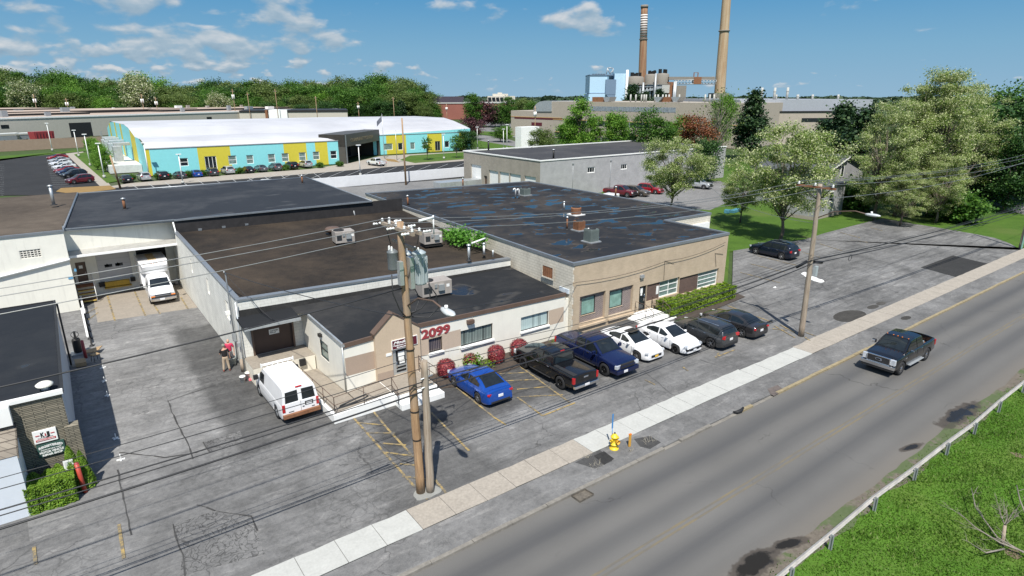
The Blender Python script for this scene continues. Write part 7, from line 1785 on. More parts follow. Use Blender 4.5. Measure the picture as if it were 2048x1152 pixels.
SPECS = dict(
 locust=dict(w=0.385, base=0.27, n=38000, clumps=115, spread=0.033, leaf=0.0138, mat=F_LOCUST, limbs=46, droop=0.25, name='locust_tree', tr=0.014),
 tall_locust=dict(w=0.25, base=0.12, n=40000, clumps=118, spread=0.0245, leaf=0.0092, mat=F_LOCUST, limbs=60, droop=0.1, name='locust_tree', tr=0.013),
 pale_locust=dict(w=0.24, base=0.42, n=9000, clumps=95, spread=0.030, leaf=0.0175, mat=F_LOCUST2, limbs=60, droop=0.15, name='locust_tree', tr=0.014),
 round=dict(w=0.34, base=0.12, n=9500, clumps=75, spread=0.075, leaf=0.031, mat=F_GREEN, limbs=8),
 bright=dict(w=0.32, base=0.14, n=9500, clumps=75, spread=0.072, leaf=0.031, mat=F_BRIGHT, limbs=8),
 olive=dict(w=0.35, base=0.10, n=9500, clumps=80, spread=0.072, leaf=0.031, mat=F_OLIVE, limbs=8),
 dark=dict(w=0.33, base=0.08, n=9500, clumps=75, spread=0.075, leaf=0.031, mat=F_DARK, limbs=6),
 tallround=dict(w=0.24, base=0.12, n=9500, clumps=70, spread=0.065, leaf=0.031, mat=F_GREEN, limbs=10),
 farlocust=dict(w=0.32, base=0.18, n=9500, clumps=80, spread=0.06, leaf=0.031, mat=F_LOCUST2, limbs=14, name='locust_tree'),
 conifer=dict(w=0.28, base=0.06, n=7500, clumps=110, spread=0.045, leaf=0.036, mat=F_PINE, shape='cone', name='pine_tree', limbs=20, tr=0.016),
 spruce=dict(w=0.20, base=0.04, n=3600, clumps=60, spread=0.05, leaf=0.045, mat=F_PINE, shape='cone', name='spruce_tree', limbs=6),
 sparse=dict(w=0.17, base=0.10, n=7000, clumps=60, spread=0.04, leaf=0.022, mat=F_BRIGHT, limbs=45, tr=0.014),
 bare=dict(w=0.26, base=0.25, n=700, clumps=70, spread=0.06, leaf=0.022, mat=F_OLIVE, limbs=70, tr=0.014, bark=M_BARKG, name='bare_tree'),
 copper=dict(w=0.36, base=0.10, n=11000, clumps=70, spread=0.065, leaf=0.028, mat=F_RED, limbs=8, name='copper_tree'),
 purple=dict(w=0.55, base=0.10, n=3000, clumps=55, spread=0.09, leaf=0.065, mat=F_PURPLE, limbs=8, name='purple_tree'),
 sapling=dict(w=0.22, base=0.30, n=520, clumps=26, spread=0.06, leaf=0.060, mat=F_GREEN, limbs=20, tr=0.012, name='young_tree'),
 round2=dict(w=0.31, base=0.12, n=13000, clumps=80, spread=0.06, leaf=0.026, mat=F_GREEN, limbs=14),
 bright2=dict(w=0.30, base=0.14, n=13000, clumps=80, spread=0.058, leaf=0.026, mat=F_BRIGHT, limbs=14),
 dark2=dict(w=0.33, base=0.06, n=14000, clumps=80, spread=0.062, leaf=0.026, mat=F_DARK, limbs=10),
 shrub=dict(w=0.55, base=0.0, n=3600, clumps=50, spread=0.14, leaf=0.10, mat=F_GREEN, trunk=False, name='shrub'),
)
def topz(px, py, x, y): return HT(px, py, x, y)

# the blossoming locusts
x, y = G(1560, 480); t = tree('locust', (x, y, 0), topz(1555, 232, x, y), 'broad blossoming locust tree whose trunk stands behind the dark crossover', 'blossoming locust trees', 0.4, key='locust_a')
x, y = G(1342, 424); tree('locust', (x, y, 0), topz(1350, 262, x, y), 'blossoming locust tree rising behind the wet roof before the grey garage', 'blossoming locust trees', 1.9, key='locust_b')
x, y = G(1480, 445); tree('locust', (x, y, 0), topz(1490, 330, x, y), 'low blossoming locust between the wet roof and the broad locust', 'blossoming locust trees', 3.0, key='locust_b')
gl = 'blossoming locust trees'
for k, (px, py, tx, ty, key, rz, sc, lab) in enumerate(((1748, 440, 1745, 188, 'loc_c', 0.2, 1.25, 'leftmost tall locust of the grove beside the grey house'), (1788, 432, 1800, 182, 'loc_d', 1.4, 1.15, 'second tall locust from the left in the grove'),
  (1826, 430, 1850, 120, 'loc_c', 2.7, 0.95, 'tallest locust in the middle of the grove'), (1855, 430, 1915, 122, 'loc_d', 4.0, 0.95, 'locust with the highest right crown in the grove'), (1900, 418, 1965, 150, 'loc_c', 5.1, 1.0, 'rightmost tall locust of the grove'), (1800, 452, 1790, 330, 'loc_d', 5.6, 1.3, 'short locust at the lot edge of the grove'), (1870, 446, 1880, 300, 'loc_c', 3.6, 1.3, 'short locust at the front right of the grove'))):
 x, y = G(px, py); tree('tall_locust', (x, y, 0), topz(tx, ty, x, y), lab, gl, rz, key=key, sc=sc)
for px, py, tx, ty, key, lab in ((1925, 445, 1920, 385, 'shrub_a', 'dark green shrub at the right foot of the locust grove'), (1880, 432, 1880, 370, 'shrub_a', 'dark green shrub among the trunks of the locust grove'), (1705, 418, 1705, 358, 'shrub_a', 'dark shrub against the end wall of the grey house')):
 x, y = G(px, py); tree('shrub', (x, y, 0), topz(tx, ty, x, y), lab, 'shrubs round the locust grove', px * 0.1, key=key, cat='shrub')
# dark pines and trees behind them
def at(px, depth): p = FAR(px, 200, depth); return (p.x, p.y, 0)
for px, ty, dep, kind, key, lab, sc in ((1510, 173, 165, 'conifer', 'pine_a', 'dark broad pine standing alone before the far plant', 1.35), (1695, 196, 120, 'conifer', 'pine_b', 'dark pine left of the locust grove with a leaning top', 1.25), (1660, 235, 125, 'conifer', 'pine_a', 'lower dark pine beside the pine at the locust grove', 1.4), (1740, 205, 112, 'conifer', 'pine_b', 'dark pine half hidden by the left locusts of the grove', 1.1),
  (2036, 168, 118, 'round2', 'tr_r2', 'tall green tree at the right edge of the photo behind a pine', 1.0), (2030, 192, 100, 'conifer', 'pine_a', 'dark pine at the right edge of the photo', 1.5), (2062, 250, 88, 'dark2', 'tr_d2', 'green tree low at the right edge', 1.1), (2060, 190, 95, 'dark2', 'tr_d2', 'dark tree cut by the right edge of the photo', 1.3), (1998, 270, 96, 'dark2', 'tr_d2', 'dark bushy tree between the grove and the right edge', 1.2),
  (1160, 182, 150, 'sparse', 'sp_a', 'tall thin pale green tree before the concrete plant', 1.0), (1150, 228, 152, 'bright2', 'tr_b2', 'bushy pale green tree at the foot of the tall thin one', 0.8), (1190, 222, 155, 'sparse', 'sp_a', 'thin green tree just right of the tall thin one', 1.4), (1238, 215, 150, 'bright2', 'tr_b2', 'full green tree left of a wider one before the concrete plant', 0.8), (1308, 215, 142, 'round2', 'tr_r2', 'wide dense green tree before the concrete plant', 0.95),
  (1368, 224, 160, 'bright2', 'tr_b2', 'yellow green tree just left of the copper tree', 0.85), (1396, 227, 142, 'copper', 'co_a', 'copper red tree before the concrete plant', 1.1), (1440, 172, 150, 'bare', 'ba_a', 'nearly bare grey tree below the tall chimney', 1.0), (1452, 178, 190, 'bright2', 'tr_b2', 'green tree behind the nearly bare one', 0.6), (1420, 272, 120, 'dark', 'tr_d', 'dark bush at the end of the grey garage', 1.6),
  (1085, 255, 165, 'olive', 'tr_o', 'olive green bushy tree beside the far pole', 1.5), (945, 187, 330, 'tallround', 'tr_t', 'tall green tree before the red brick hall', 1.2), (965, 200, 335, 'purple', 'pu_a', 'purple tree before the red brick hall', 0.8), (990, 205, 340, 'dark', 'tr_d', 'dark rounded tree right of the purple one', 1.0), (1015, 193, 330, 'tallround', 'tr_t', 'slim green tree at the right end of the red brick hall', 1.0), (1002, 212, 345, 'dark', 'tr_d', 'low dark tree before the right end of the hall', 1.3), (1045, 196, 420, 'olive', 'tr_o', 'distant olive tree between hall and concrete plant', 1.6), (1065, 202, 400, 'round', 'tr_r', 'distant green tree left of the curved metal roof', 1.6),
  (940, 232, 240, 'purple', 'pu_a', 'wide purple leaved bush behind the colourful building', 1.0), (1012, 252, 225, 'bright', 'tr_b', 'small bright bush by the far pole stub', 1.6), (1000, 253, 228, 'round', 'tr_r', 'small rounded bush on the far traffic island', 1.7), (930, 258, 190, 'dark', 'tr_d', 'dark bush at the right end of the colourful building', 1.4)):
 p = at(px, dep); H = HT(px, ty, p[0], p[1]); tree(kind, p, H, lab, 'trees in the middle distance', px * 0.37, key=key, sc=sc)
for px, ty, dep in ((1265, 165, 400), (1290, 180, 396), (1318, 176, 402)):
 p = at(px, dep); tree('conifer', p, HT(px, ty, p[0], p[1]), 'dark %s pine before the tanks of the power plant' % {1265: 'tall left', 1290: 'short middle', 1318: 'right'}[px], 'pines before the power plant', px, key='pine_a', sc=1.2)

# the woodland belt behind the long warehouse: every tree on its own
rr = random.Random(12)
outline = [(-40, 140), (0, 132), (28, 131), (50, 152), (68, 185), (85, 148), (105, 136), (140, 140), (175, 152), (190, 172), (215, 158), (255, 158), (278, 146), (300, 162), (340, 160), (375, 166), (410, 158), (450, 155), (480, 160), (520, 156), (560, 160), (595, 153), (620, 160), (645, 152), (665, 165), (690, 149), (720, 158), (745, 150), (775, 152), (800, 152), (830, 158), (852, 168), (872, 192), (890, 205)]
kinds = ['round', 'olive', 'bright', 'dark', 'tallround', 'olive', 'round', 'olive']
LAB = {'round': 'full green tree in the woodland belt behind the long warehouse', 'olive': 'dull olive tree in the woodland belt behind the long warehouse', 'bright': 'bright green tree in the woodland belt behind the long warehouse', 'dark': 'dark green tree in the woodland belt behind the long warehouse', 'tallround': 'slender green tree in the woodland belt behind the long warehouse', 'spruce': 'pointed dark spruce in the woodland belt'}
KEY = {'round': 'tr_r', 'olive': 'tr_o', 'bright': 'tr_b', 'dark': 'tr_d', 'tallround': 'tr_t', 'spruce': 'sp_c'}
i = 0
for row, (d0, dy, step) in enumerate(((470, 0, 21), (445, 14, 20), (425, 30, 19), (410, 44, 21))):
 px = -45 + row * 7
 while px < 895 - row * 6:
  k = kinds[(i * 5 + rr.randrange(3)) % len(kinds)]
  if row == 3 and px > 560: k = rr.choice(['spruce', 'olive', 'dark'])
  ty = lerp(outline, px) + dy + rr.uniform(-3, 7)
  p = at(px, d0 + rr.uniform(-12, 12)); H = max(6, HT(px, ty, p[0], p[1]))
  if px > 860: k = 'round'
  tree(k, p, H, LAB[k], 'trees of the woodland belt', rr.uniform(0, 6.28), key=KEY[k], sc=rr.uniform(0.85, 1.1) * (1.0 if H > 24 else 1.25)); i += 1; px += step * rr.uniform(0.75, 1.3)
for px, ty, dep, kd, lab in ((278, 143, 405, 'farlocust', 'pale blossoming locust tall in the woodland belt'), (48, 158, 404, 'farlocust', 'pale blossoming locust at the left of the woodland belt'), (436, 182, 398, 'farlocust', 'low pale locust before the woodland belt by the poles'), (170, 152, 470, 'spruce', 'pointed dark spruce rising left of the pale locust'), (196, 153, 472, 'spruce', 'second pointed spruce rising left of the pale locust')):
 p = at(px, dep); tree(kd, p, HT(px, ty, p[0], p[1]), lab, 'trees of the woodland belt', px, key='fl_a' if kd == 'farlocust' else 'sp_c', sc=1.0)
# far-off woods along the horizon: one mass
rg = np.random.default_rng(5); n = 26000
dep = rg.uniform(900, 2600, n); px = rg.uniform(600, 2150, n); ground = np.array([FAR(a, 200, d)[:] for a, d in zip(px, dep)])
pts = ground.copy(); pts[:, 2] = rg.uniform(0, 1, n) ** 0.6 * (9 + 2 * np.sin(px * 0.035) + 2 * np.sin(px * 0.11))
o = link('far_woodland', leaf_mesh('far_woodland', pts, 11, foliage('far_woodland_leaves', [(0.5, (0.035, 0.062, 0.032)), (0.5, (0.048, 0.082, 0.040))], 0.2), 8, 0.5)); tag(o, 'dark green woods along the horizon', 'woods'); stuff(o)

# ------------------------------------------------------------------ clipped shrubs, hedge, vine
def clipped(name, label, loc, size, m, n, leaf, shape, seed, group=None, extra=None, cat='shrub'):
 t = thing(name, label, cat, loc, 0, group, local=True); rg = np.random.default_rng(seed); sx, sy, sz = size
 if shape == 'ball':
  d = rg.normal(size=(n, 3)); d /= np.linalg.norm(d, axis=1)[:, None]; r_ = 0.80 + 0.22 * rg.random(n)
  sup = (np.abs(d[:, 0]) ** 3 + np.abs(d[:, 1]) ** 3 + np.abs(d[:, 2]) ** 3) ** (-1 / 3)
  p = d * (r_ * (0.5 + 0.5 * sup))[:, None]; pts = np.stack([p[:, 0] * sx / 2, p[:, 1] * sy / 2, (p[:, 2] * 0.5 + 0.5) * sz], 1); out = d
 elif shape == 'box':
  p = rg.uniform(-1, 1, (n, 3)); ax = rg.integers(0, 5, n); s = rg.uniform(0.86, 1.02, n)
  for k in range(3): p[:, k] = np.where(ax == k, np.sign(p[:, k]) * s, p[:, k])
  p[:, 2] = np.where(ax >= 3, s, p[:, 2]); p[:, 0] = np.where(ax == 4, np.sign(p[:, 0]) * s, p[:, 0])
  bump = 1 + 0.06 * np.sin(p[:, 0] * sx * 3.1) + 0.05 * np.sin(p[:, 0] * sx * 7.7 + p[:, 1] * 3)
  pts = np.stack([p[:, 0] * sx / 2, p[:, 1] * sy / 2 * bump, (p[:, 2] * 0.5 + 0.5) * sz * bump], 1); out = np.stack([p[:, 0] * (ax == 0), p[:, 1] * (ax == 1), np.ones(n) * (ax >= 2)], 1) + 0.2 * rg.normal(size=(n, 3))
 else:
  f = rg.random(n) ** 0.8; a = rg.uniform(0, 6.28, n); r_ = (1 - f) ** 0.7 * rg.uniform(0.8, 1.05, n) * (1 + 0.12 * np.sin(5 * a + 9 * f)); pts = np.stack([np.cos(a) * r_ * sx / 2, np.sin(a) * r_ * sy / 2, f * sz], 1); out = np.stack([np.cos(a), np.sin(a), np.full(n, 0.4)], 1)
 link('foliage', leaf_mesh('foliage', pts, leaf, m, seed, 0.3, 0.8, out), t)
 mb = MB()
 for k in range(5): a = k * 1.26; mb.tube([(math.cos(a) * 0.06, math.sin(a) * 0.06, 0), (math.cos(a) * sx * 0.2, math.sin(a) * sy * 0.2, sz * 0.45)], [0.025, 0.012], 5)
 core = MB(); core.sm = True
 mb.build('stems', M_BARK, t)
 return t
gb = 'red barberry bushes before the low office'
for px, py, w, h_, lab, sd in ((898, 757, 1.10, 1.08, 'red clipped bush at the left end behind the blue sedan', 1), (998, 730, 1.08, 1.18, 'tall red clipped bush third from the entrance', 2), (1044, 718, 1.18, 1.20, 'red clipped bush nearest the black pickup', 3)):
 x, y = G(px, py); clipped('barberry_bush', lab, (x, y + 0.3, 0.05), (w, w, h_), F_BARB, 2600, 0.10, 'ball', sd, gb)
x, y = G(947, 742); t = clipped('barberry_bush', 'bush with a red top overgrown by green leaves, second from the entrance', (x, y + 0.3, 0.05), (0.95, 0.95, 1.0), F_BARB, 1100, 0.10, 'ball', 5, gb)
rg = np.random.default_rng(4); p = rg.normal(size=(900, 3)) * np.array([0.30, 0.2, 0.26]) + np.array([-0.05, -0.25, 0.42]); p[:, 2] = np.clip(p[:, 2], 0.05, 0.95); link('overgrowth', leaf_mesh('overgrowth', p, 0.13, F_BRIGHT, 2), t)
for px, py, w, h_, lab in ((980, 736, 0.7, 0.4, 'low green weed between the red bushes'), (912, 760, 0.5, 0.2, 'small green weed at the leftmost red bush'), (1117, 692, 0.55, 0.42, 'small yellow green plant left of the navy pickup tail'), (1136, 688, 0.5, 0.4, 'small yellow green plant at the navy pickup tail')):
 x, y = G(px, py); t = thing('weed_plant', lab, 'plant', (x, y + 0.15, 0.05), 0, 'weeds in the planting bed', local=True); rg = np.random.default_rng(px); p = rg.normal(size=(260, 3)) * np.array([w * .3, w * .3, h_ * .3]) + np.array([0, 0, h_ * .5]); p[:, 2] = np.clip(p[:, 2], 0.02, h_); link('leaves', leaf_mesh('leaves', p, 0.10, F_HEDGE, 1), t)
 mb = MB(); mb.tube([(0, 0, 0), (0.05, 0.03, h_ * 0.7)], 0.012, 4); mb.build('stem', M_BARK, t)
clipped('clipped_hedge', 'long bright green clipped hedge before the brick office windows', (39.3, 28.35, 0.1), (7.9, 1.35, 1.0), F_HEDGE, 22000, 0.115, 'box', 8, cat='hedge')
clipped('clipped_hedge', 'short bushy piece of hedge beside the white steps', (35.85, 28.7, 0.1), (1.2, 1.1, 0.95), F_HEDGE, 2600, 0.115, 'box', 18, cat='hedge')
x0_, y0_ = G(70, 985); clipped('clipped_shrub', 'boxy clipped green shrub in the corner before the repair shop', (-2.42, 28.62, 0), (1.6, 1.3, 1.15), F_YEW, 26000, 0.075, 'box', 9)
clipped('conical_shrub', 'tall conical green shrub at the corner of the repair shop', (-1.62, 29.05, 0), (0.85, 0.75, 2.05), F_YEW, 7500, 0.085, 'cone', 10)
clipped('conical_shrub', 'lower conical shrub right behind the red post at the repair shop', (-1.28, 28.95, 0), (0.75, 0.65, 1.75), F_YEW, 6000, 0.085, 'cone', 11)
t = thing('climbing_vine', 'bright green vine sprawling over the gravel roof edge against the block wall', 'vine', (*G(925, 485, 4.6), 4.5), 0, None, local=True)
rg = np.random.default_rng(3); p = np.concatenate([rg.normal(size=(1300, 3)) * np.array([0.45, 1.0, 0.32]) + np.array([0.1, 0.6, 0.45]), rg.normal(size=(350, 3)) * np.array([0.22, 0.3, 0.25]) + np.array([0.75, -1.5, 0.6])]); p[:, 2] = np.clip(p[:, 2], 0.02, 1.35); link('leaves', leaf_mesh('leaves', p, 0.22, F_VINE, 4), t)
mb = MB(); mb.tube([(0.3, 1.2, 0), (0.2, 0.4, 0.3), (0.6, -0.6, 0.4), (0.75, -1.5, 0.5)], 0.03, 5); mb.build('stem', M_BARK, t)

# ------------------------------------------------------------------ grass blades on the bank and the bare brush
def blades(name, n, region, hgt, m, seed, z):
 rg = np.random.default_rng(seed); x = rg.uniform(region[0], region[1], n); y = rg.uniform(region[2], region[3], n)
 pat = 0.55 + 0.45 * np.sin(x * 0.9 + 1.3 * np.sin(y * 0.8)) * np.sin(y * 1.1 + np.sin(x * 0.6))
 keep = rg.random(n) < (0.55 + 0.45 * pat) * np.clip((8.75 - y) / 0.8, 0.06, 1.0); x, y = x[keep], y[keep]; n = len(x)
 a = rg.uniform(0, 6.28, n); h_ = hgt * rg.uniform(0.4, 1.3, n) * (0.75 + 0.5 * (np.sin(x * 2.1 + 2 * np.sin(y * 1.7)) * np.sin(y * 2.3 + np.sin(x * 1.1)) > 0.35)); w = 0.030 * rg.uniform(0.6, 1.5, n); le = h_ * rg.uniform(0.2, 0.9, n); b = rg.uniform(0, 6.28, n)
 v = np.zeros((n, 3, 3)); v[:, 0, 0] = x - np.cos(a) * w; v[:, 0, 1] = y - np.sin(a) * w; v[:, 1, 0] = x + np.cos(a) * w; v[:, 1, 1] = y + np.sin(a) * w; v[:, :2, 2] = z
 v[:, 2, 0] = x + np.cos(b) * le; v[:, 2, 1] = y + np.sin(b) * le; v[:, 2, 2] = z + h_
 me = bpy.data.meshes.new(name); me.vertices.add(3 * n); me.loops.add(3 * n); me.polygons.add(n)
 me.vertices.foreach_set('co', v.astype(np.float32).ravel()); me.loops.foreach_set('vertex_index', np.arange(3 * n, dtype=np.int32)); me.polygons.foreach_set('loop_start', np.arange(0, 3 * n, 3, dtype=np.int32)); me.polygons.foreach_set('loop_total', np.full(n, 3, dtype=np.int32))
 me.update(calc_edges=True); me.materials.append(m); o = link(name, me); return stuff(tag(o, 'long green grass on the bank beyond the guard rail', 'grass'))
blades('grass_blades', 150000, (15, 48, -1.0, 8.9), 0.085, foliage('grass_blade', [(0.4, (0.085, 0.175, 0.020)), (0.4, (0.11, 0.22, 0.028)), (0.2, (0.19, 0.27, 0.07))], 0.4), 2, -0.085)
def twigs(mb, rg, p, d, L, r0, depth):
 q = p + d * L; mid = p.lerp(q, 0.5) + Vector(rg.normal(size=3) * L * 0.05); mb.tube([p, mid, q], [r0, r0 * 0.75, r0 * 0.5], 5, caps=False)
 if depth:
  for k in range(rg.integers(2, 4)): twigs(mb, rg, p.lerp(q, rg.uniform(0.35, 1.0)), (d + Vector(rg.normal(size=3) * 0.45)).normalized(), L * rg.uniform(0.45, 0.75), r0 * 0.5, depth - 1)
rg = np.random.default_rng(6)
x, y = G(2004, 1092, -0.08); t = thing('bare_sapling', 'leafless grey sapling with fine twigs on the grass bank', 'sapling', (x, y, -0.08), 0, None, local=True)
mb = MB(); mb.tube([(0, 0, 0), (0.22, 0.12, 0.75)], [0.07, 0.055], 8); mb.build('trunk', M_POLEG, t); mb = MB()
for k in range(6): twigs(mb, rg, Vector((0.22, 0.12, 0.75)), Vector((rg.normal() * 0.5 + 0.2, rg.normal() * 0.5, 1)).normalized(), 0.6, 0.022, 3)
mb.build('twigs', M_BARKG, t)
gbr = 'dead branches lying on the bank'
for k, (pp, lab) in enumerate((([(2060, 1105), (1995, 1075), (1950, 1020), (1940, 985)], 'longest grey dead branch on the grass bank'), ([(2050, 1098), (2000, 1085), (1950, 1060), (1915, 1035)], 'grey dead branch pointing left on the bank'), ([(2010, 1092), (1972, 1105), (1945, 1095)], 'low curved dead branch nearest the bottom'), ([(2060, 1040), (2040, 1000), (2032, 975)], 'upright dead branch at the right edge of the bank'))):
 pts = [Vector((*G(*q, 0.25), 0.12 + 0.12 * i)) for i, q in enumerate(pp)]; mb = MB(); mb.tube(pts, [0.035, 0.028, 0.02, 0.012][:len(pts)], 6)
 for a, b in zip(pts[:-1], pts[1:]): twigs(mb, rg, a.lerp(b, 0.6), ((b - a).normalized() + Vector((rg.normal() * 0.5, rg.normal() * 0.5, 0.25))).normalized(), 0.55, 0.013, 2)
 one(mb, 'dead_branch', M_BARKG, lab, 'branch', gbr)
mb = MB(); mb.prism(blob([G(2010, 1100, -0.08), G(2030, 1095, -0.08), G(2042, 1110, -0.08), G(2035, 1118, -0.08), G(2012, 1108, -0.08)], 20, .05), -0.09, -0.07, bot=False); mb.prism(blob([G(2022, 905, -0.08), G(2040, 908, -0.08), G(2046, 916, -0.08), G(2030, 912, -0.08)], 14, .04), -0.09, -0.068, bot=False)
struct(mb, 'bare_ground_patches', M_SOIL)
# dry weeds at the verge
for k, (px, py, s) in enumerate(((1195, 935, 0.5), (1175, 915, 0.3), (1300, 885, 0.5), (1262, 902, 0.25))):
 x, y = G(px, py); mb = MB()
 for j in range(10): twigs(mb, rg, Vector((x + rg.normal() * s * .3, y + rg.normal() * s * .2, 0)), Vector((rg.normal() * .6, rg.normal() * .6, 1)).normalized(), s * 0.5, 0.006, 1)
 one(mb, 'dry_weed', mat('dry_stalks', (0.42, 0.38, 0.30), 0.9), ('dry pale weed on the verge below the dark cover', 'tiny dry weed at the sidewalk edge', 'dry pale weed right of the orange post', 'dry stalks at the foot of the orange post')[k], 'weed', 'dry weeds on the verge')

# ------------------------------------------------------------------ the middle distance and the far plant
class Fr:
 """a facade plane: s runs along it, d towards the viewer, z up; px boxes are laid on that plane"""
 def __init__(s, A, B):
  s.o = Vector((A[0], A[1], 0)); b = Vector((B[0], B[1], 0)); s.L = (b - s.o).length; s.u = (b - s.o).normalized(); s.n = Vector((s.u.y, -s.u.x, 0))
  if s.n.dot(s.o) > 0: s.n = -s.n
 def p(s, a, d, z): q = s.o + s.u * a + s.n * d; return (q.x, q.y, z)
 def sz(s, px, py):
  d = ray(px, py); k = s.o.dot(s.n) / Vector((d.x, d.y, 0)).dot(s.n); q = Vector((d.x * k, d.y * k, 0)); return (q - s.o).dot(s.u), CAM_H + d.z * k
 def box(s, mb, a0, a1, d0, d1, z0, z1):
  v = [s.p(a, d, z) for z in (z0, z1) for a, d in ((a0, d1), (a1, d1), (a1, d0), (a0, d0))]
  return mb.add(v, [(0, 3, 2, 1), (4, 5, 6, 7), (0, 1, 5, 4), (1, 2, 6, 5), (2, 3, 7, 6), (3, 0, 4, 7)])
 def px(s, mb, x0, y0, x1, y1, d0=-0.1, d1=0.05, ground=False):
  a0, z1 = s.sz(x0, y0); a1, z0 = s.sz(x1, y1); return s.box(mb, a0, a1, d0, d1, 0 if ground else z0, z1)
 def slope(s, mb, pts, d0, d1):
  q = [s.sz(*p) for p in pts]; A = [s.p(a, d1, z) for a, z in q]; v = Vector(s.p(0, d0, 0)) - Vector(s.p(0, d1, 0)); return mb.ext(A, v)
def part(mb, name, m, par, **k): return mb.build(name, m, par, **k)

def sheet(name, m, polys, z, kind='structure'):
 mb = MB()
 for i, pl in enumerate(polys): mb.prism([G(*p) for p in pl], -0.15, z + 0.004 * i, bot=False)
 return struct(mb, name, m)
sheet('far_car_park', M_NEWLOT, [[(-60, 420), (0, 390), (238, 388), (480, 372), (600, 366), (690, 378), (945, 352), (945, 318), (760, 333), (620, 345), (430, 360), (262, 370), (205, 375), (132, 307), (-60, 322)]], -0.03)
sheet('far_walkway', M_CONC2, [[(131, 307), (166, 303), (176, 312), (222, 372), (262, 366), (430, 352), (620, 338), (700, 326), (760, 312), (946, 302), (946, 306), (880, 312), (790, 324), (946, 312), (946, 320), (760, 335), (620, 347), (430, 362), (262, 373), (205, 377)]], -0.012)
sheet('far_lawn', M_GRASS, [[(-60, 330), (0, 312), (130, 303), (212, 293), (222, 300), (170, 302), (131, 306), (-60, 325)], [(148, 309), (170, 304), (235, 362), (214, 366)], [(800, 320), (820, 311), (946, 303), (946, 317), (830, 326)], [(1090, 292), (1160, 282), (1235, 290), (1100, 299)], [(955, 262), (1040, 266), (1020, 275), (960, 268)], [(940, 278), (1100, 306), (1100, 312), (940, 292)]], 0.002)
sheet('far_roads', M_FARROAD, [[(940, 268), (1000, 274), (1105, 303), (1100, 312), (1000, 296), (940, 286)], [(940, 212), (960, 209), (1024, 236), (1024, 262), (960, 248)], [(1024, 262), (1060, 262), (1090, 285), (960, 262), (950, 250)], [(2100, 445), (1960, 402), (1740, 392), (1740, 374), (1960, 386), (2100, 420)], [(1180, 400), (1240, 372), (1440, 362), (1500, 385), (1420, 420)], [(590, 372), (700, 374), (940, 355), (900, 385), (740, 400), (640, 390)]], -0.02)
mb = MB(); i = 0
for k in range(14):
 x = 470 + k * 34; a = (x, lerp([(470, 372), (945, 342)], x)); b = (x + 52, lerp([(470, 350), (945, 322)], x)); stripe(a, b, w=0.07, z=-0.006 + 0.0003 * k, mbx=mb)
for k in range(12): x = 262 + k * 33; stripe((x + 2, lerp([(262, 369), (640, 345)], x)), (x + 18, lerp([(262, 380), (640, 356)], x)), w=0.06, z=-0.004 + 0.0003 * k, mbx=mb)
for k in range(16): y = 322 + k * 3.6; stripe((92 + k * 1.0, y), (116 + k * 2.2, y), w=0.05, z=-0.002 + 0.0003 * k, mbx=mb)
for k in range(18): y = 330 + k * 3.6; stripe((0, y), (8, y - 0.6), w=0.05, z=-0.001 + 0.0003 * k, mbx=mb)
struct(mb, 'far_bay_lines', M_WLINE)
sheet('far_mulch_bed', mat('tan_mulch', (0.24, 0.15, 0.05), 0.95, var=0.15), [[(112, 383), (122, 376), (220, 371), (232, 378), (150, 388)], [(770, 317), (790, 319), (800, 325), (775, 322)]], 0.012)

# colourful building with the white roof
M_TEAL = mat('teal_panel', (0.24, 0.64, 0.66), 0.6, var=0.03); M_MUST = mat('mustard_panel', (0.58, 0.50, 0.045), 0.6, var=0.04)
M_WROOF = mat('white_membrane', (0.49, 0.49, 0.505), 0.5, var=0.14, scale=0.06); M_CHAR = mat('charcoal_panel', (0.075, 0.068, 0.058), 0.5, var=0.08)
bld = thing('colourful_hall_building', 'long hall with teal and mustard walls, white roof and a dark slanting portal', 'building', (16, 148.3, 0))
pr = {15.7: [(148.3, 5.55), (150, 6.8), (153, 7.2), (163, 7.2), (173, 8.7), (182, 9.2), (220, 8.8), (236, 6.2)], 57.0: [(148.3, 5.45), (150, 6.0), (153, 6.3), (163, 7.0), (173, 8.6), (182, 9.2), (205, 9.2), (222, 6.2)], 73.0: [(164.4, 5.4), (165.2, 6.0), (166.5, 6.5), (169, 7.2), (174, 8.4), (180, 9.2), (205, 9.2), (222, 6.2)], 105.2: [(164.4, 6.3), (165.2, 6.5), (166.5, 6.8), (169, 7.3), (174, 8.3), (180, 9.1), (200, 9.1), (222, 6.2)]}
m = MB(); m.grid([[(x, y, z) for y, z in p] for x, p in pr.items()]); part(m, 'roof', M_WROOF, bld)
m = MB(); ww = [(21.75, 23.35, 1.6, 3.3), (26.6, 28.95, 0.3, 3.4), (31.4, 33.1, 1.4, 3.3), (35.2, 36.7, 1.3, 3.2), (39.9, 41.5, 1.3, 3.2), (43.0, 44.6, 1.3, 3.2), (47.0, 48.6, 1.3, 3.2), (50.3, 51.9, 1.3, 3.2), (54.6, 56.2, 1.3, 3.2)]
def cm(q):
 if q == 'breaks': return [15.7, 16.4, 25.4, 32.0, 43.6, 48.9, 51.0, 54.0], []
 x = q[0]; return 1 if x < 16.4 or 25.4 < x < 32.0 or 43.6 < x < 48.9 or 51.0 < x < 54.0 else 0
m.wall('y', 148.3, 15.7, 57.0, 0, 5.44, ww, 0.2, mfun=cm)
part(m, 'wall', [M_TEAL, M_MUST], bld); m = MB(); w2 = [(76.2, 78.9, 1.2, 3.0), (80.6, 82.1, 1.0, 3.0), (84.5, 86.0, 1.0, 3.0), (92.7, 94.5, 0.2, 3.0), (96.0, 97.6, 1.0, 2.9), (88.5, 90.2, 1.0, 2.9)]
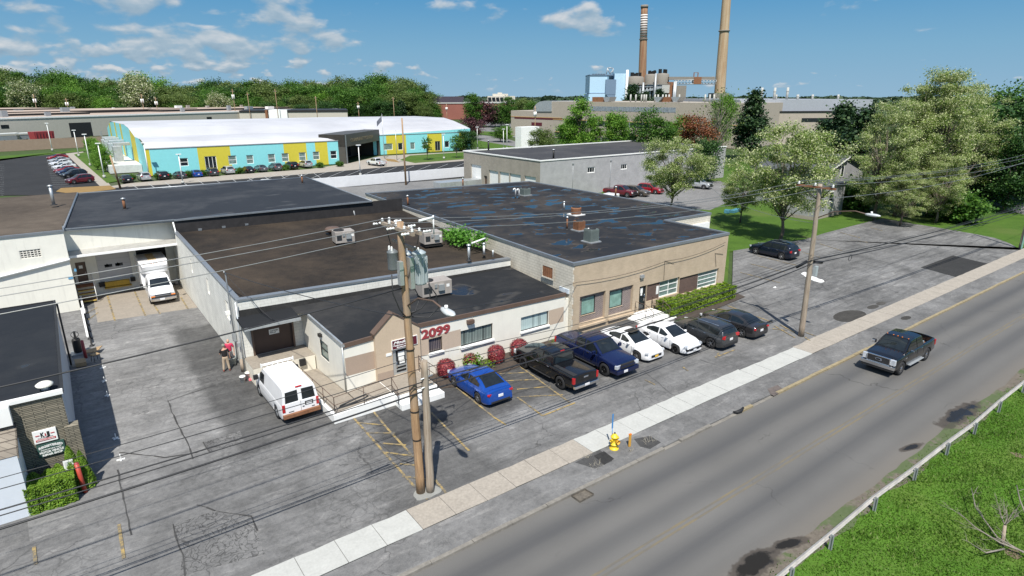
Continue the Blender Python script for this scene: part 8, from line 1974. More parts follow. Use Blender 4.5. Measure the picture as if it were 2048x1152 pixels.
def cm2(q):
 if q == 'breaks': return [77.0, 83.2, 90.2, 95.1, 101.2, 103.3], []
 x = q[0]; return 1 if 77 < x < 83.2 or 90.2 < x < 95.1 or 101.2 < x < 103.3 else 0
m.wall('y', 164.4, 73.0, 105.2, 0, 5.4, w2, 0.2, mfun=cm2)
m.add([(73, 164.4, 5.4), (105.2, 164.4, 5.4), (105.2, 164.4, 6.3)], [(0, 1, 2)])
part(m, 'wall', [M_TEAL, M_MUST], bld); m = MB(); ys = [148.3, 156, 163, 172, 180, 190, 194, 205, 209, 222, 227, 236]
for i in range(len(ys) - 1):
 a, b = ys[i], ys[i + 1]; m.mi = 1 if i in (2, 5, 7, 9) else 0
 m.quad((15.7, b, 0), (15.7, a, 0), (15.7, a, lerp(pr[15.7], a)), (15.7, b, lerp(pr[15.7], b)))
part(m, 'wall', [M_TEAL, M_MUST], bld); m = MB(); m.quad((105.2, 164.4, 0), (105.2, 222, 0), (105.2, 222, 6.2), (105.2, 164.4, 6.3)); part(m, 'wall', [M_TEAL, M_MUST], bld)
for k, h in enumerate(ww): window(bld, 'y', 148.45, h, fm=M_WHITE, gm=M_GLASS if k in (0, 1, 8) else G_GREEN2, fw=0.12, nx=3 if k == 1 else 1, nz=2 if k != 1 else 1, mw=0.1)
for k, h in enumerate(w2): window(bld, 'y', 164.55, h, fm=M_WHITE if k != 3 else M_GREYM, gm=M_GLASS if k in (1, 3, 4) else G_GREEN2, fw=0.12, nx=2 if k == 3 else 1, nz=1, mw=0.14)
fr = Fr((57.5, 147.5), (74.5, 164.6)); m = MB()
fr.box(m, 0, 1.3, -6, 0.6, 0, 6.9); fr.box(m, 0.0, fr.L, -6, 0.6, 4.0, 6.95); fr.box(m, fr.L - 0.5, fr.L, -6, 0.6, 0, 6.95); fr.box(m, 1.3, fr.L, -6.2, -5.6, 0, 4.0); part(m, 'portal', M_CHAR, bld)
m = MB(); fr.box(m, 0.4, 1.0, 0.61, 0.64, 0, 6.8); part(m, 'portal_edge', M_GREYM, bld)
m = MB()
v, f = text_mesh('COMMUNITY CENTER', 1.5, 0.02); k = 15.5 / max(p[0] for p in v); m.add([fr.p(3.6 + p[0] * k, 0.66 - p[2], 5.0 + p[1] * 0.8) for p in v], f); part(m, 'lettering', mat('dull_lettering', (0.22, 0.185, 0.11), 0.6), bld)
m = MB()
for k in range(5): fr.box(m, 3 + k * 3.2, 5 + k * 3.2, -5.59, -5.5, 0.3, 3.4)
part(m, 'portal_glazing', M_GLASS, bld)
m = MB(); m.box(15.6, 148.2, 5.44, 57, 148.29, 5.62); m.box(73, 164.3, 5.3, 105.3, 164.39, 5.42); part(m, 'eave_trim', M_GREYM, bld)
for x, y, s in ((12.5, 172, 3.4), (12.6, 186, 3.2), (12.7, 200, 3.0), (12.8, 210, 2.8)):
 m = MB(); m.box(x - 0.8, y - 1.5, 0.6, x + 1.0, y + 1.5, s + 1.5); m.box(x - 0.5, y - 1, s + 1.5, x + 2.8, y + 1, s + 2.2); part(m, 'air_handler', M_GALV, bld, bevel=0.1)
m = MB(); m.box(9.5, 158, 0, 15.6, 168, 1.6); m.box(9.8, 168, 0, 15.6, 186, 1.2); m.box(10.2, 186, 0, 15.6, 214, 1.0); one(m, 'equipment_yard_wall', mat('yard_wall', (0.55, 0.55, 0.53), 0.8), 'low grey yard walls stepping along the left side of the colourful hall', 'wall')
for px, py, H, kind, key, lab in ((855, 320, 6.2, 'sapling', 'sap_a', 'young tree on the small lawn left of the glazed door'), (913, 316, 6.0, 'sapling', 'sap_a', 'young tree on the small lawn right of the glazed door')):
 x, y = G(px, py); tree(kind, (x, y, 0), H, lab, 'young trees before the colourful hall', px, key=key)
for k, (px, py, H) in enumerate(((180, 305, 4), (190, 312, 5), (196, 322, 5), (203, 332, 5.4), (212, 344, 5.2), (196, 340, 3.6))):
 x, y = G(px, py); tree('bright', (x, y, 0), H, 'leafy young tree in the strip of lawn beside the yard walls', 'strip trees beside the yard walls', k, key='tr_b', sc=0.9)
for k, px in enumerate((262, 290, 318, 335, 380, 405, 478, 570, 640, 680)):
 x, y = G(px, lerp([(262, 362), (680, 333)], px)); tree('shrub', (x, y, 0), 1.3, 'low green bush in the bed along the colourful hall', 'low bushes along the colourful hall', k, key='shrub_a', cat='shrub')

# light poles round the far lot: one is built, the rest are copies
lp = None
for k, (px, py, py1, lab) in enumerate(((105, 302, 246, 'thin white light pole before the brown wall, leftmost of all'), (158, 313, 260, 'white light pole at the far end of the walkway strip'), (181, 332, 268, 'white light pole second along the walkway strip'), (209, 356, 286, 'white light pole nearest the building end of the strip'), (366, 367, 308, 'white light pole behind the parked cars left of the glazed door'), (721, 352, 290, 'white light pole left of the white pickup'), (299, 355, 285, 'white light pole at the left corner of the colourful hall'), (955, 299, 254, 'white light pole at the right end of the colourful hall'), (1007, 299, 258, 'shorter white light pole behind the grey garage'), (1014, 299, 249, 'taller white light pole behind the grey garage'), (888, 318, 268, 'white light pole on the small lawn'))):
 x, y = G(px, py); H = HT(px, py1, x, y)
 if lp is None:
  lp = thing('light_pole', lab, 'light pole', (x, y, 0), 0, 'white light poles round the far lots', local=True)
  m = MB(); m.cyl((0, 0, 0), (0, 0, 7), 0.11, 0.08, 8); part(m, 'shaft', M_WHITE, lp); m = MB(); m.cyl((0, 0, 0), (0, 0, 0.6), 0.28, 0.28, 10); part(m, 'base', M_CONC, lp); m = MB(); m.box(-0.45, -0.25, 7, 0.45, 0.25, 7.16); part(m, 'lamp_head', M_WHITE, lp); o = lp
 else: o = dup(lp); o['label'] = lab; o.location = (x, y, 0)
 o.scale = (1, 1, max(0.5, H / 7.1))
up = None
for k, (px, py, tx, py1, lab, tr) in enumerate(((812, 370, 801, 236, 'tall brown wooden pole standing by the white wall', 0), (241, 377, 222, 310, 'leaning pole with looped cables at the mulch bed', 0), (70, 236, 62, 188, 'grey pole at the far left behind the long warehouse', 1), (133, 226, 128, 196, 'pole with two white transformers at the left of the warehouse roofs', 1), (285, 222, 280, 188, 'pole with transformers before the pale locust', 1), (312, 217, 309, 194, 'small far pole right of the pale locust', 1), (468, 222, 463, 178, 'pole with crossarms before the pale low locust', 1), (497, 215, 493, 185, 'thin pole at the traffic lights', 0), (553, 214, 556, 178, 'pole beside the far traffic signals', 0), (632, 220, 626, 192, 'slim pole behind the white roof', 0), (716, 224, 713, 204, 'pole with two white transformers over the white roof', 1), (787, 226, 785, 194, 'pole with double crossarms over the white roof', 0), (893, 233, 891, 208, 'pole with two white transformers at the end of the white roof', 1), (1070, 292, 1070, 212, 'tall pole with one transformer beside the far road', 1), (1157, 288, 1157, 218, 'bare wooden pole before the concrete plant', 0), (1318, 282, 1318, 226, 'pole before the copper tree', 0), (1290, 280, 1290, 242, 'thin pole with a white box behind the garage', 0))):
 if py < 245: p = FAR(px, 200, 330 if px < 900 else 240); x, y = p.x, p.y
 else: x, y = G(px, py)
 H = HT(tx, py1, x, y)
 if up is None:
  up = thing('distant_utility_pole', lab, 'utility pole', (x, y, 0), 0.3, 'distant wooden poles', local=True)
  m = MB(); m.cyl((0, 0, 0), (0, 0, 12), 0.19, 0.13, 8); part(m, 'shaft', M_POLE, up); o = up
 else:
  o = dup(up); o['label'] = lab; o.location = (x, y, 0)
 o.scale = (1, 1, H / 12)
 if k > 1:
  m = MB(); m.box(-1.2, -0.06, 11.2, 1.2, 0.06, 11.4); q = m.build('crossarm', M_POLEG); q.parent = o
  if tr:
   for s in (-0.5, 0.5): m = MB(); m.cyl((s, 0, 9.0), (s, 0, 10.3), 0.32, 0.32, 10); q = m.build('transformer', M_WHITE); q.parent = o
 o.rotation_euler = (math.atan2(0, 1), math.radians(-7 if k == 1 else -1.0), 0.5)
for px, py, py1, lab in ((769, 317, 229, 'flagpole with a grey flag before the dark portal'), (794, 320, 262, 'second bare flagpole before the dark portal')):
 x, y = G(px, py); H = HT(px, py1, x, y); t = thing('flagpole', lab, 'flagpole', (x, y, 0), 0, None, local=True); m = MB(); m.cyl((0, 0, 0), (0, 0, H), 0.09, 0.05, 8); part(m, 'shaft', M_GALV, t); m = MB(); m.lathe([(0.001, H), (0.1, H + 0.08), (0.001, H + 0.18)], 10); part(m, 'finial', M_GALV, t)
 if px == 769:
  m = MB(); m.sm = True; m.grid([[(-0.1 - 0.5 * i, 0.12 * math.sin(i * 1.3), H - 0.4 - 1.3 * j - 0.45 * i) for j in (0, 1)] for i in range(4)]); part(m, 'flag', mat('grey_flag', (0.16, 0.17, 0.21), 0.9), t)

# long beige warehouse, its roofs, and the brown wall before it
M_BEIGE = mat('beige_siding', (0.48, 0.45, 0.38), 0.75, var=0.04, stain=0.1); M_PINKR = mat('ballast_roof', (0.38, 0.30, 0.24), 0.95, var=0.12)
bld = thing('long_warehouse_building', 'very long low beige warehouse with layered brown roofs behind the colourful hall', 'building', (-14, 296, 0))
A, B = G(0, 283), G(190, 272); d = Vector((B[0] - A[0], B[1] - A[1])).normalized(); fr = Fr((A[0] - d.x * 40, A[1] - d.y * 40), (A[0] + d.x * 190, A[1] + d.y * 190))
m = MB(); s0, zt = fr.sz(0, 240); fr.box(m, 0, fr.L, -110, 0, 0, 8.0); part(m, 'wall', M_BEIGE, bld)
m = MB(); fr.box(m, 0, fr.L, -110, -1.2, 8.003, 8.1); part(m, 'roof', M_PINKR, bld)
m = MB(); fr.box(m, 0, fr.L, -1.19, 0.2, 7.7, 8.25); part(m, 'fascia', M_WHITE, bld)
for a0, a1, d0, d1, z in ((0, 90, -60, -24, 8.9), (60, 160, -85, -40, 9.3), (130, 230, -70, -30, 9.0), (0, 110, -110, -75, 9.9)):
 m = MB(); fr.box(m, a0, a1, d0, d1, 8.1, z); q = part(m, 'upper_roof', M_DARKM, bld); m = MB(); fr.box(m, a0, a1, d0, d1 - 0.5, z, z + 0.05); part(m, 'upper_roof_surface', M_PINKR, q)
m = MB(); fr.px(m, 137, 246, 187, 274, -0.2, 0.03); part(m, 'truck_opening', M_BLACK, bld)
m = MB(); fr.px(m, 1, 250, 19, 257, -0.2, 0.03); part(m, 'window', M_GLASS, bld); m = MB(); fr.px(m, 199, 262, 205, 272, -0.2, 0.03); part(m, 'door', M_CONC, bld); m = MB(); fr.px(m, 413, 234, 424, 240, -0.2, 0.03); part(m, 'window', M_GLASS, bld)
rr = random.Random(8)
for k in range(22):
 a, dd = rr.uniform(20, 215), rr.uniform(-100, -8); m = MB(); s = rr.uniform(0.8, 2.6); fr.box(m, a, a + s * rr.uniform(1, 2.4), dd - s, dd, 8.1, 9.6 + rr.uniform(0, 1.4)); part(m, 'roof_unit', rr.choice([M_GALV, M_GREYM, M_WHITE, M_ACC]), bld)
m = MB(); A, B = G(-60, 306), G(208, 292); fr2 = Fr(A, B); fr2.box(m, 0, fr2.L, -0.4, 0, -0.1, 3.1); one(m, 'brown_wall', mat('brown_fence_panel', (0.30, 0.22, 0.16), 0.8, var=0.08), 'long plain brown wall before the beige warehouse', 'wall')
x, y = G(88, 283); m = MB(); m.add([(-3.5, -1.5, 0), (3, -1.5, 0), (3, 1.5, 0), (-3.5, 1.5, 0), (-4, -1.6, 3.6), (3.2, -1.6, 3.6), (3.2, 1.6, 3.6), (-4, 1.6, 3.6)], [(0, 3, 2, 1), (0, 1, 5, 4), (1, 2, 6, 5), (2, 3, 7, 6), (3, 0, 4, 7), (4, 5, 6, 7)])
for k in range(6): m.box(-3.4 + k * 1.1, -1.72, 0.3, -3.2 + k * 1.1, -1.56, 3.3)
t = thing('dumpster', 'red waste container behind the brown wall', 'container', (x, y, 0), 0.6, None, local=True); m.build('container_body', M_RED, t)
for k, (px, py, L, lab) in enumerate(((10, 285, 9, 'covered white trailer at the left behind the brown wall'), (55, 282, 7, 'low white trailer between a covered one and the red container'), (62, 276, 9, 'covered trailer with a pale top beside the red container'))):
 x, y = G(px, py); t = thing('covered_trailer', lab, 'trailer', (x, y, 0), 0.5, 'trailers behind the brown wall', local=True); m = MB(); m.box(-L / 2, -1.2, 2.9 - k * 0.2, L / 2, 1.2, 3.2 - k * 0.2); part(m, 'cover', M_WHITE, t); m = MB(); m.box(-L * .4, -1, 0.7, L * .4, 1, 2.2); part(m, 'bed', M_GREYM, t); m = MB(); m.cyl((-0.5, -1.05, 0.45), (-0.5, 1.05, 0.45), 0.45, 0.45, 12); part(m, 'wheel', M_TYRE, t)
p0 = Vector((*G(395, 225), 0)); b2 = thing('flat_store_building', 'low white flat building behind the white roof with a red mural panel', 'building', (150, 355, 0))
fr = Fr(FAR(478, 200, 330).xy, FAR(696, 200, 345).xy); m = MB(); fr.px(m, 478, 223, 696, 240, -40, 0, True); part(m, 'wall', M_BEIGE, b2); m = MB(); fr.px(m, 537, 220, 576, 238, -6, 1.5, True); part(m, 'parapet_panel', M_WHITE, b2); m = MB(); fr.px(m, 530, 220, 537, 239, -6, 1.6, True); part(m, 'mural_panel', M_RUST, b2)
fr.p(0, 0, 0); m = MB(); fr.px(m, 478, 221, 696, 223.4, -40, 0.3); part(m, 'roof_edge', M_DARKM, b2)
# traffic signals far off
p = FAR(521, 200, 350); t = thing('traffic_signal', 'far traffic signal arm with yellow heads before the woodland', 'traffic signal', (p.x, p.y, 0), AZ - R_(90), None, local=True); m = MB(); m.tube([(0, 0, 0), (0, 0, 8.2), (2, 0, 8.8), (16, 0, 8.6)], 0.14, 6); part(m, 'mast_arm', M_GALV, t)
for s in (3.5, 8.5, 14.5): m = MB(); m.box(s - 0.25, -0.2, 7.3, s + 0.25, 0.2, 8.4); part(m, 'signal_head', M_HYD, t)

# white retaining wall and the silver trailer
m = MB(); m.box(35.8, 109.3, -0.1, 70.2, 109.7, 1.85); m.ext([(35.8, 109.3, -0.1), (35.8, 109.3, 1.85), (30.0, 118, 1.4), (30.0, 118, -0.1)], (0.35, 0.1, 0)); one(m, 'retaining_wall', mat('white_concrete', (0.66, 0.67, 0.68), 0.8, var=0.04, stain=0.08), 'long low white wall between the far lot and the yard behind the roofs', 'wall')
xa, za = OY(880, 366, 93); xb, _ = OY(972, 353, 93); t = thing('storage_trailer', 'long silver storage trailer lying behind the wet roof', 'trailer', ((xa + xb) / 2, 94.2, 0)); m = MB(); m.box(xa, 93, 0.6, xb, 95.4, za); part(m, 'box', M_GALV, t, bevel=0.05)
m = MB()
for x in (xa + 1.5, xb - 2): m.cyl((x, 93.1, 0.45), (x, 95.3, 0.45), 0.45, 0.45, 12)
part(m, 'wheels', M_TYRE, t)

# grey garage
M_GBLK = brick('grey_block', (0.40, 0.40, 0.40), (0.37, 0.37, 0.375), (0.33, 0.33, 0.335), 0.4, 0.2, 0.01, bump=0.1, stain=0.1); M_GBLK2 = brick('tan_grey_block', (0.36, 0.325, 0.275), (0.33, 0.30, 0.25), (0.29, 0.26, 0.22), 0.4, 0.2, 0.01, bump=0.1, stain=0.15)
bld = thing('grey_garage_building', 'plain grey block garage with five pale roller doors on its end wall', 'building', (61.8, 76.3, 0))
m = MB(); gw = [(71.97, 73.7, 3.55, 4.5), (79.95, 81.5, 3.6, 4.5)]; m.wall('y', 76.3, 61.8, 110, 0, 6.15, gw, 0.15); m.quad((110, 76.3, 0), (110, 99, 0), (110, 99, 6.15), (110, 76.3, 6.15)); part(m, 'wall', M_GBLK, bld)
doors = [(93.2, 96.6, 0.2, 4.0), (87.9, 90.7, 0.2, 3.45), (84.7, 87.5, 0.2, 3.48), (81.4, 84.5, 0.2, 3.48), (77.4, 80.4, 0.2, 3.5), (91.3, 92.3, 0.1, 2.3)]
m = MB(); m.wall('x', 61.8, 76.3, 99, 0, 6.15, doors, 0.35); part(m, 'end_wall', M_GBLK2, bld)
for k, h in enumerate(doors): m = MB(); m.box(62.0, h[0], h[2], 62.1, h[1], h[3]); part(m, 'garage_door' if k < 5 else 'door', M_WHITE if k < 5 else M_BROWN, bld)
m = MB(); m.quad((62.0, 76.5, 6.05), (109.9, 76.5, 6.05), (109.9, 98.9, 6.05), (62.0, 98.9, 6.05)); part(m, 'roof', roofing('garage_roof', (0.052, 0.052, 0.056), (0.12, 0.115, 0.11), 0.0, seed=60), bld)
m = MB(); m.box(61.7, 76.2, 6.1, 110.1, 76.45, 6.28); m.box(61.7, 76.45, 6.1, 61.95, 99.1, 6.28); m.box(61.95, 98.9, 6.1, 110.1, 99.1, 6.28); part(m, 'parapet_cap', M_WHITE, bld)
for h in gw: window(bld, 'y', 76.42, h, fm=M_WHITE, gm=M_GLASS, nx=3, fw=0.12, sill=0.1)
for x in (68.5, 77.2, 86.3): m = MB(); m.box(x, 76.18, 5.2, x + 0.35, 76.295, 5.4); m.cyl((x + 0.18, 76.25, 5.2), (x + 0.18, 76.25, 0), 0.04, 0.04, 6); part(m, 'downpipe', M_GREYM, bld)
vent_pipe(1107, 317, 6.05, 1.4, 0.15, 'dark vent pipe with white top on the grey garage roof', M_DARKM); vent_pipe(977, 301, 6.05, 1.8, 0.15, 'dark vent pipe at the far corner of the garage roof', M_DARKM)
x, y = G(1177, 300, 2); m = MB(); m.box(x, y + 30, 0, x + 7, y + 33, 6.8); one(m, 'white_container', M_WHITE, 'white ribbed container standing behind the garage roof', 'container')

# concrete plant
M_PC = mat('plant_concrete', (0.37, 0.325, 0.265), 0.85, var=0.05, stain=0.25); M_OCH = mat('ochre_trim', (0.42, 0.26, 0.10), 0.7)
fr = Fr(G(1022, 270), (176.5, 100.0)); bld = thing('concrete_plant_building', 'wide concrete plant with dark window bands, curved metal roof and roof stacks', 'building', fr.p(40, 0, 0))
m = MB(); a0, zt = fr.sz(1022, 221); a1, _ = fr.sz(1110, 230); fr.box(m, 0, a1 + 3, -35, 0, 0, zt); part(m, 'low_wing', M_PC, bld)
s0, zu = fr.sz(1104, 203); m = MB(); fr.box(m, s0, fr.sz(1492, 205)[0], -45, 0.02, 0, zu); part(m, 'upper_block', M_PC, bld)
m = MB(); q = [(1068, 223), (1069, 214), (1073, 208), (1080, 203.5), (1090, 201.5), (1104, 201.5), (1104, 223)]; fr.slope(m, q, -20, 0.3); part(m, 'curved_roof', M_GALV, bld)
z = lambda px, py: fr.sz(px, py)[1]
def band(nm, x0, x1, y0, y1, mm, d=0.06, nm2=0):
 m = MB(); z1, z0 = z(x0, y0), z(x0, y1); a, b = fr.sz(x0, y0)[0], fr.sz(x1, y0)[0]; fr.box(m, a, b, -0.1, d, z0, z1); q = part(m, nm, mm, bld)
 if nm2:
  m = MB()
  for i in range(nm2 + 1): s = a + (b - a) * i / nm2; fr.box(m, s - 0.12, s + 0.12, d, d + 0.1, z0, z1)
  part(m, 'mullion', M_GREYM, q)
band('window_band', 1180, 1352, 212.5, 221.5, glass('plant_glass', (0.22, 0.25, 0.28), 0.2), 0.06, 14); band('dark_band', 1029, 1124, 233.5, 237, M_MAROON); band('window_band', 1150, 1300, 241, 250, M_GLASS, 0.06, 12); band('window_band', 1110, 1190, 264, 273, M_GLASS, 0.06, 8); band('window', 1063, 1084, 244.5, 251, M_MAROON); band('window_band', 1190, 1300, 274, 282, M_GLASS, 0.06, 8); band('entrance_glazing', 1050, 1085, 257, 271, mat('teal_glass', (0.12, 0.24, 0.25), 0.2), 0.4, 6)
for x0, x1, y in ((1022, 1124, 232.3), (1106, 1500, 237.8), (1110, 1300, 262.5), (1500, 1500.1, 230)): band('trim', x0, x1, y, y + 1.2, M_OCH, 0.12)
for px in (1228, 1238, 1249, 1254, 1258, 1275, 1281, 1290, 1296, 1302, 1322, 1372, 1381, 1389):
 a, _ = fr.sz(px, 204); m = MB(); m.cyl(fr.p(a * 1.03, -8, zu), fr.p(a * 1.03, -8, zu + 2.6), 0.28, 0.28, 8); part(m, 'roof_stack', M_CONC, bld)
for x0, x1 in ((1178, 1203), (1316, 1338)): m = MB(); fr.px(m, x0, 194, x1, 204, -6, -2); part(m, 'rusty_unit', M_RUST, bld)
for q in ([(1203, 194), (1217, 194), (1213, 203.5), (1206, 203.5)], [(1304, 194), (1322, 194), (1314, 204), (1309, 204)], [(1339, 194), (1357, 194), (1350, 204), (1343, 204)]): m = MB(); fr.slope(m, q, -5, -1); part(m, 'duct_hood', M_GREYM, bld)
fr = Fr(FAR(1530, 200, 215).xy, FAR(1745, 200, 222).xy); bld = thing('grey_plant_building', 'long grey metal plant behind the lone pine with a row of round stacks', 'building', fr.p(20, 0, 0))
m = MB(); fr.px(m, 1480, 199, 1742, 222, -60, 0, True); part(m, 'metal_wall', mat('grey_siding', (0.34, 0.36, 0.39), 0.6, 0.1, var=0.05), bld); m = MB(); fr.px(m, 1480, 222.5, 1672, 224.5, -1, 1.2); part(m, 'canopy_edge', M_DARKM, bld); m = MB(); fr.px(m, 1480, 225, 1668, 300, -1, 1.0, True); part(m, 'lower_wall', M_PC, bld); m = MB(); fr.px(m, 1600, 236, 1662, 243, 1.0, 1.1); part(m, 'window_band', M_GLASS, bld)
m = MB(); fr.px(m, 1670, 212, 1700, 240, 0.01, 6); part(m, 'annexe', M_GREYM, bld)
for px, top, r_ in ((1535, 175, 0.42), (1561, 175, 0.42), (1587, 174.5, 0.42), (1563.5, 189, 0.3), (1607, 189, 0.45), (1637, 189, 0.38), (1689, 189, 0.38), (1559, 190, 0.25)):
 a, zz = fr.sz(px, top); _, zr0 = fr.sz(px, 199); m = MB(); m.cyl(fr.p(a, -3, zr0 - 0.4), fr.p(a, -3, zz), r_, r_ * 0.92, 12); m.lathe([(r_ * 1.12, -0.3), (r_ * 1.15, -0.1), (r_ * 1.12, 0.0)], 12, fr.p(a, -3, zr0 + (zz - zr0) * 0.72)); part(m, 'stack', M_CONC, bld)

# power plant
M_PBLUE = mat('pale_blue_cladding', (0.42, 0.60, 0.74), 0.6, var=0.03, stain=0.06); M_PBLUE2 = mat('slate_blue_cladding', (0.15, 0.22, 0.31), 0.6, var=0.04); M_SILO = mat('silo_concrete', (0.22, 0.20, 0.17), 0.85, var=0.08, stain=0.4)
fr = Fr(FAR(1180, 200, 430).xy, FAR(1345, 200, 430).xy); bld = thing('power_plant_building', 'pale blue power plant block with a white pipe stack', 'building', fr.p(10, 0, 0))
m = MB(); fr.px(m, 1180, 151, 1213, 186, -25, 0); fr.px(m, 1177, 187.5, 1212, 199, -25, 1, True); part(m, 'main_block', M_PBLUE, bld); m = MB(); fr.px(m, 1229, 147, 1251, 199, -25, 1, True); part(m, 'tall_block', M_PBLUE, bld)
m = MB(); fr.px(m, 1211, 159, 1230, 189, -3, 2.5); fr.slope(m, [(1211, 189), (1230, 189), (1226, 199), (1219, 199)], -3, 2.4); part(m, 'dark_block', M_PBLUE2, bld); m = MB(); fr.px(m, 1179.5, 149, 1226, 151, -25, 0.5); fr.px(m, 1181, 185.6, 1213, 187.4, -20, 0.8); part(m, 'dark_band', M_PBLUE2, bld)
m = MB()
for k in range(5): fr.px(m, 1187 + k * 5.4, 147.4, 1190 + k * 5.4, 149, -8, -3)
part(m, 'roof_vents', M_DARKM, bld)
m = MB(); P1 = lambda px, py, d=-4: Vector(fr.p(fr.sz(px, py)[0], d, fr.sz(px, py)[1]))
for a, b in (((1214, 150), (1217, 135)), ((1217, 135), (1228, 136)), ((1228, 136), (1228, 147)), ((1217, 136), (1222, 148)), ((1222, 148), (1228, 140))): m.tube([P1(*a), P1(*b)], 0.35, 5)
part(m, 'crane_frame', M_GREYM, bld)
m = MB(); a, zt = fr.sz(1254, 140); m.cyl(fr.p(a, 2, 0), fr.p(a, 2, zt), 0.95, 0.85, 12); part(m, 'pipe_stack', M_WHITE, bld)
b2 = thing('silo_plant', 'cluster of round concrete silos with rusty tower and elevated conveyor bridge', 'silos', fr.p(fr.sz(1300, 190)[0], 0, 0))
for x0, x1, y0 in ((1258, 1292, 152.5), (1294, 1318, 148), (1317, 1342, 146.5)):
 a, zt = fr.sz((x0 + x1) / 2, y0); _, zb_ = fr.sz(x0, 169); r_ = (x1 - x0) / 2 / FPX * 430 * 0.98; m = MB(); m.lathe([(r_, zb_), (r_, zt - 0.8), (r_ * 0.8, zt), (0.01, zt + 0.4)], 20, fr.p(a, -r_ - 1, 0)); part(m, 'silo', M_SILO, b2)
 m = MB(); rr = random.Random(int(x0))
 for k in range(6): c = Vector(fr.p(a + rr.uniform(-r_, r_) * 0.6, -r_, zt + 1)); m.obox(c, (rr.uniform(.8, 2), rr.uniform(.8, 2), rr.uniform(1.5, 3.6)))
 part(m, 'top_equipment', M_DARKM, b2)
m = MB(); fr.px(m, 1258, 167, 1341, 169.2, -8, 1); part(m, 'deck', M_SILO, b2); m = MB()
for k in range(12): fr.px(m, 1260 + k * 6.6, 169.2, 1261.4 + k * 6.6, 199, -1, 0)
fr.px(m, 1262, 173, 1335, 174.2, -5, 0.5); part(m, 'pipe_rack', M_GREYM, b2)
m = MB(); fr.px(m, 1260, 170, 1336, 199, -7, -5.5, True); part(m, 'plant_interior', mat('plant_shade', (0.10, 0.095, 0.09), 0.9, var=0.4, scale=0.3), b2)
m = MB(); fr.slope(m, [(1262, 186), (1330, 171), (1330, 175), (1262, 190)], -4, 1.5); part(m, 'conveyor', M_GALV, b2)
m = MB(); fr.px(m, 1323, 170, 1337, 186, -5, 2); part(m, 'pale_hopper', M_CONC, b2); m = MB(); fr.px(m, 1336, 164, 1346, 199, -8, 1, True); part(m, 'rusty_tower', M_RUST, b2); m = MB(); fr.px(m, 1354, 171, 1371, 199, -8, 0, True); part(m, 'pier', M_SILO, b2)
for px, y0 in ((1310, 147), (1350, 162), (1347, 163), (1285, 165)): m = MB(); a, zt = fr.sz(px, y0); m.cyl(fr.p(a, 3, 0), fr.p(a, 3, zt), 0.7, 0.7, 8); part(m, 'riser_pipe', M_GREYM, b2)
m = MB(); fr.px(m, 1338, 153.5, 1430, 159.5, -4, 0); part(m, 'bridge', M_SILO, b2)
m = MB()
for k in range(13):
 x = 1350 + k * 6.4
 for a, b in (((x, 160), (x + 3.2, 168)), ((x + 3.2, 168), (x + 6.4, 160))): m.tube([P1(*a, 0), P1(*b, 0)], 0.22, 4)
m.tube([P1(1348, 160, 0), P1(1432, 160, 0)], 0.3, 4); m.tube([P1(1350, 168, 0), P1(1432, 168, 0)], 0.3, 4); part(m, 'bridge_truss', M_GREYM, b2)
m = MB(); fr.px(m, 1389, 145, 1390, 154, -2, -1.6); fr.px(m, 1397, 145, 1398, 154, -2, -1.6); fr.px(m, 1389, 144.6, 1398, 145.4, -2, -1.6); fr.px(m, 1388, 154, 1402, 168, -3.5, 0.4); part(m, 'bridge_frame', M_RUST, b2)
def chimney_mat(name, col, rust, am):
 m, t, b = new_mat(name); vec = coords(t); n = t.noise(t.scaled(vec, (0.5, 0.5, 0.022)), 1.0, 6, 0.7); f = t.noise(vec, 0.25, 4)
 c = t.mix(t.math('MULTIPLY', t.smooth(n, 0.40, 0.62), am), col, rust); c = t.mix(0.35, c, t.ramp(f, [(0.3, tuple(k * 0.75 for k in col)), (0.7, col)])); t.put(b.inputs['Base Color'], c); b.inputs['Roughness'].default_value = 0.9; return m
def chimney(label, b, t_, depth, w0, w1, m, extend=0.0):
 B, T = FAR(b[0], 190, depth), FAR(*t_, depth); k = depth / FPX; r0, r1 = w0 * k / 2 * 0.965, w1 * k / 2 * 0.965; T = T + (T - B) * extend; dirv = (B - T); B0 = T + dirv * (T.z + 1) / (T.z - B.z); r0e = r1 + (r0 - r1) * (T.z + 1) / (T.z - B.z)
 t = thing('chimney', label, 'chimney', (B0.x, B0.y, 0)); mb = MB(); mb.tube([B0.lerp(T, i / 12) for i in range(13)], [r0e + (r1 - r0e) * i / 12 for i in range(13)], 24); part(mb, 'shaft', m, t); return t, B0, T, r0e, r1
M_CH1 = chimney_mat('rusty_chimney', (0.34, 0.22, 0.13), (0.20, 0.06, 0.025), 0.95); M_CH2 = chimney_mat('tan_chimney', (0.46, 0.36, 0.235), (0.27, 0.12, 0.035), 0.75)
t, B0, T, r0, r1 = chimney('rusty chimney with white rings round its upper half', (1283.5, 190), (1289, 10), 560, 16, 12.5, M_CH1)
def ringband(t, B0, T, r0, r1, f0, f1, ex, mb): a, b = B0.lerp(T, f0), B0.lerp(T, f1); mb.tube([a, b], [(r0 + (r1 - r0) * f0) * ex, (r0 + (r1 - r0) * f1) * ex], 24)
zf = lambda py: (FAR(1287, py, 560).z + 1) / (T.z + 1)
mb = MB(); ringband(t, B0, T, r0, r1, zf(78), zf(29), 1.012, mb); part(mb, 'painted_section', mat('chimney_white', (0.60, 0.56, 0.52), 0.8, var=0.1, scale=0.2), t); mb = MB()
for k in range(10): ringband(t, B0, T, r0, r1, zf(77.5 - k * 4.9), zf(75.3 - k * 4.9), 1.03, mb)
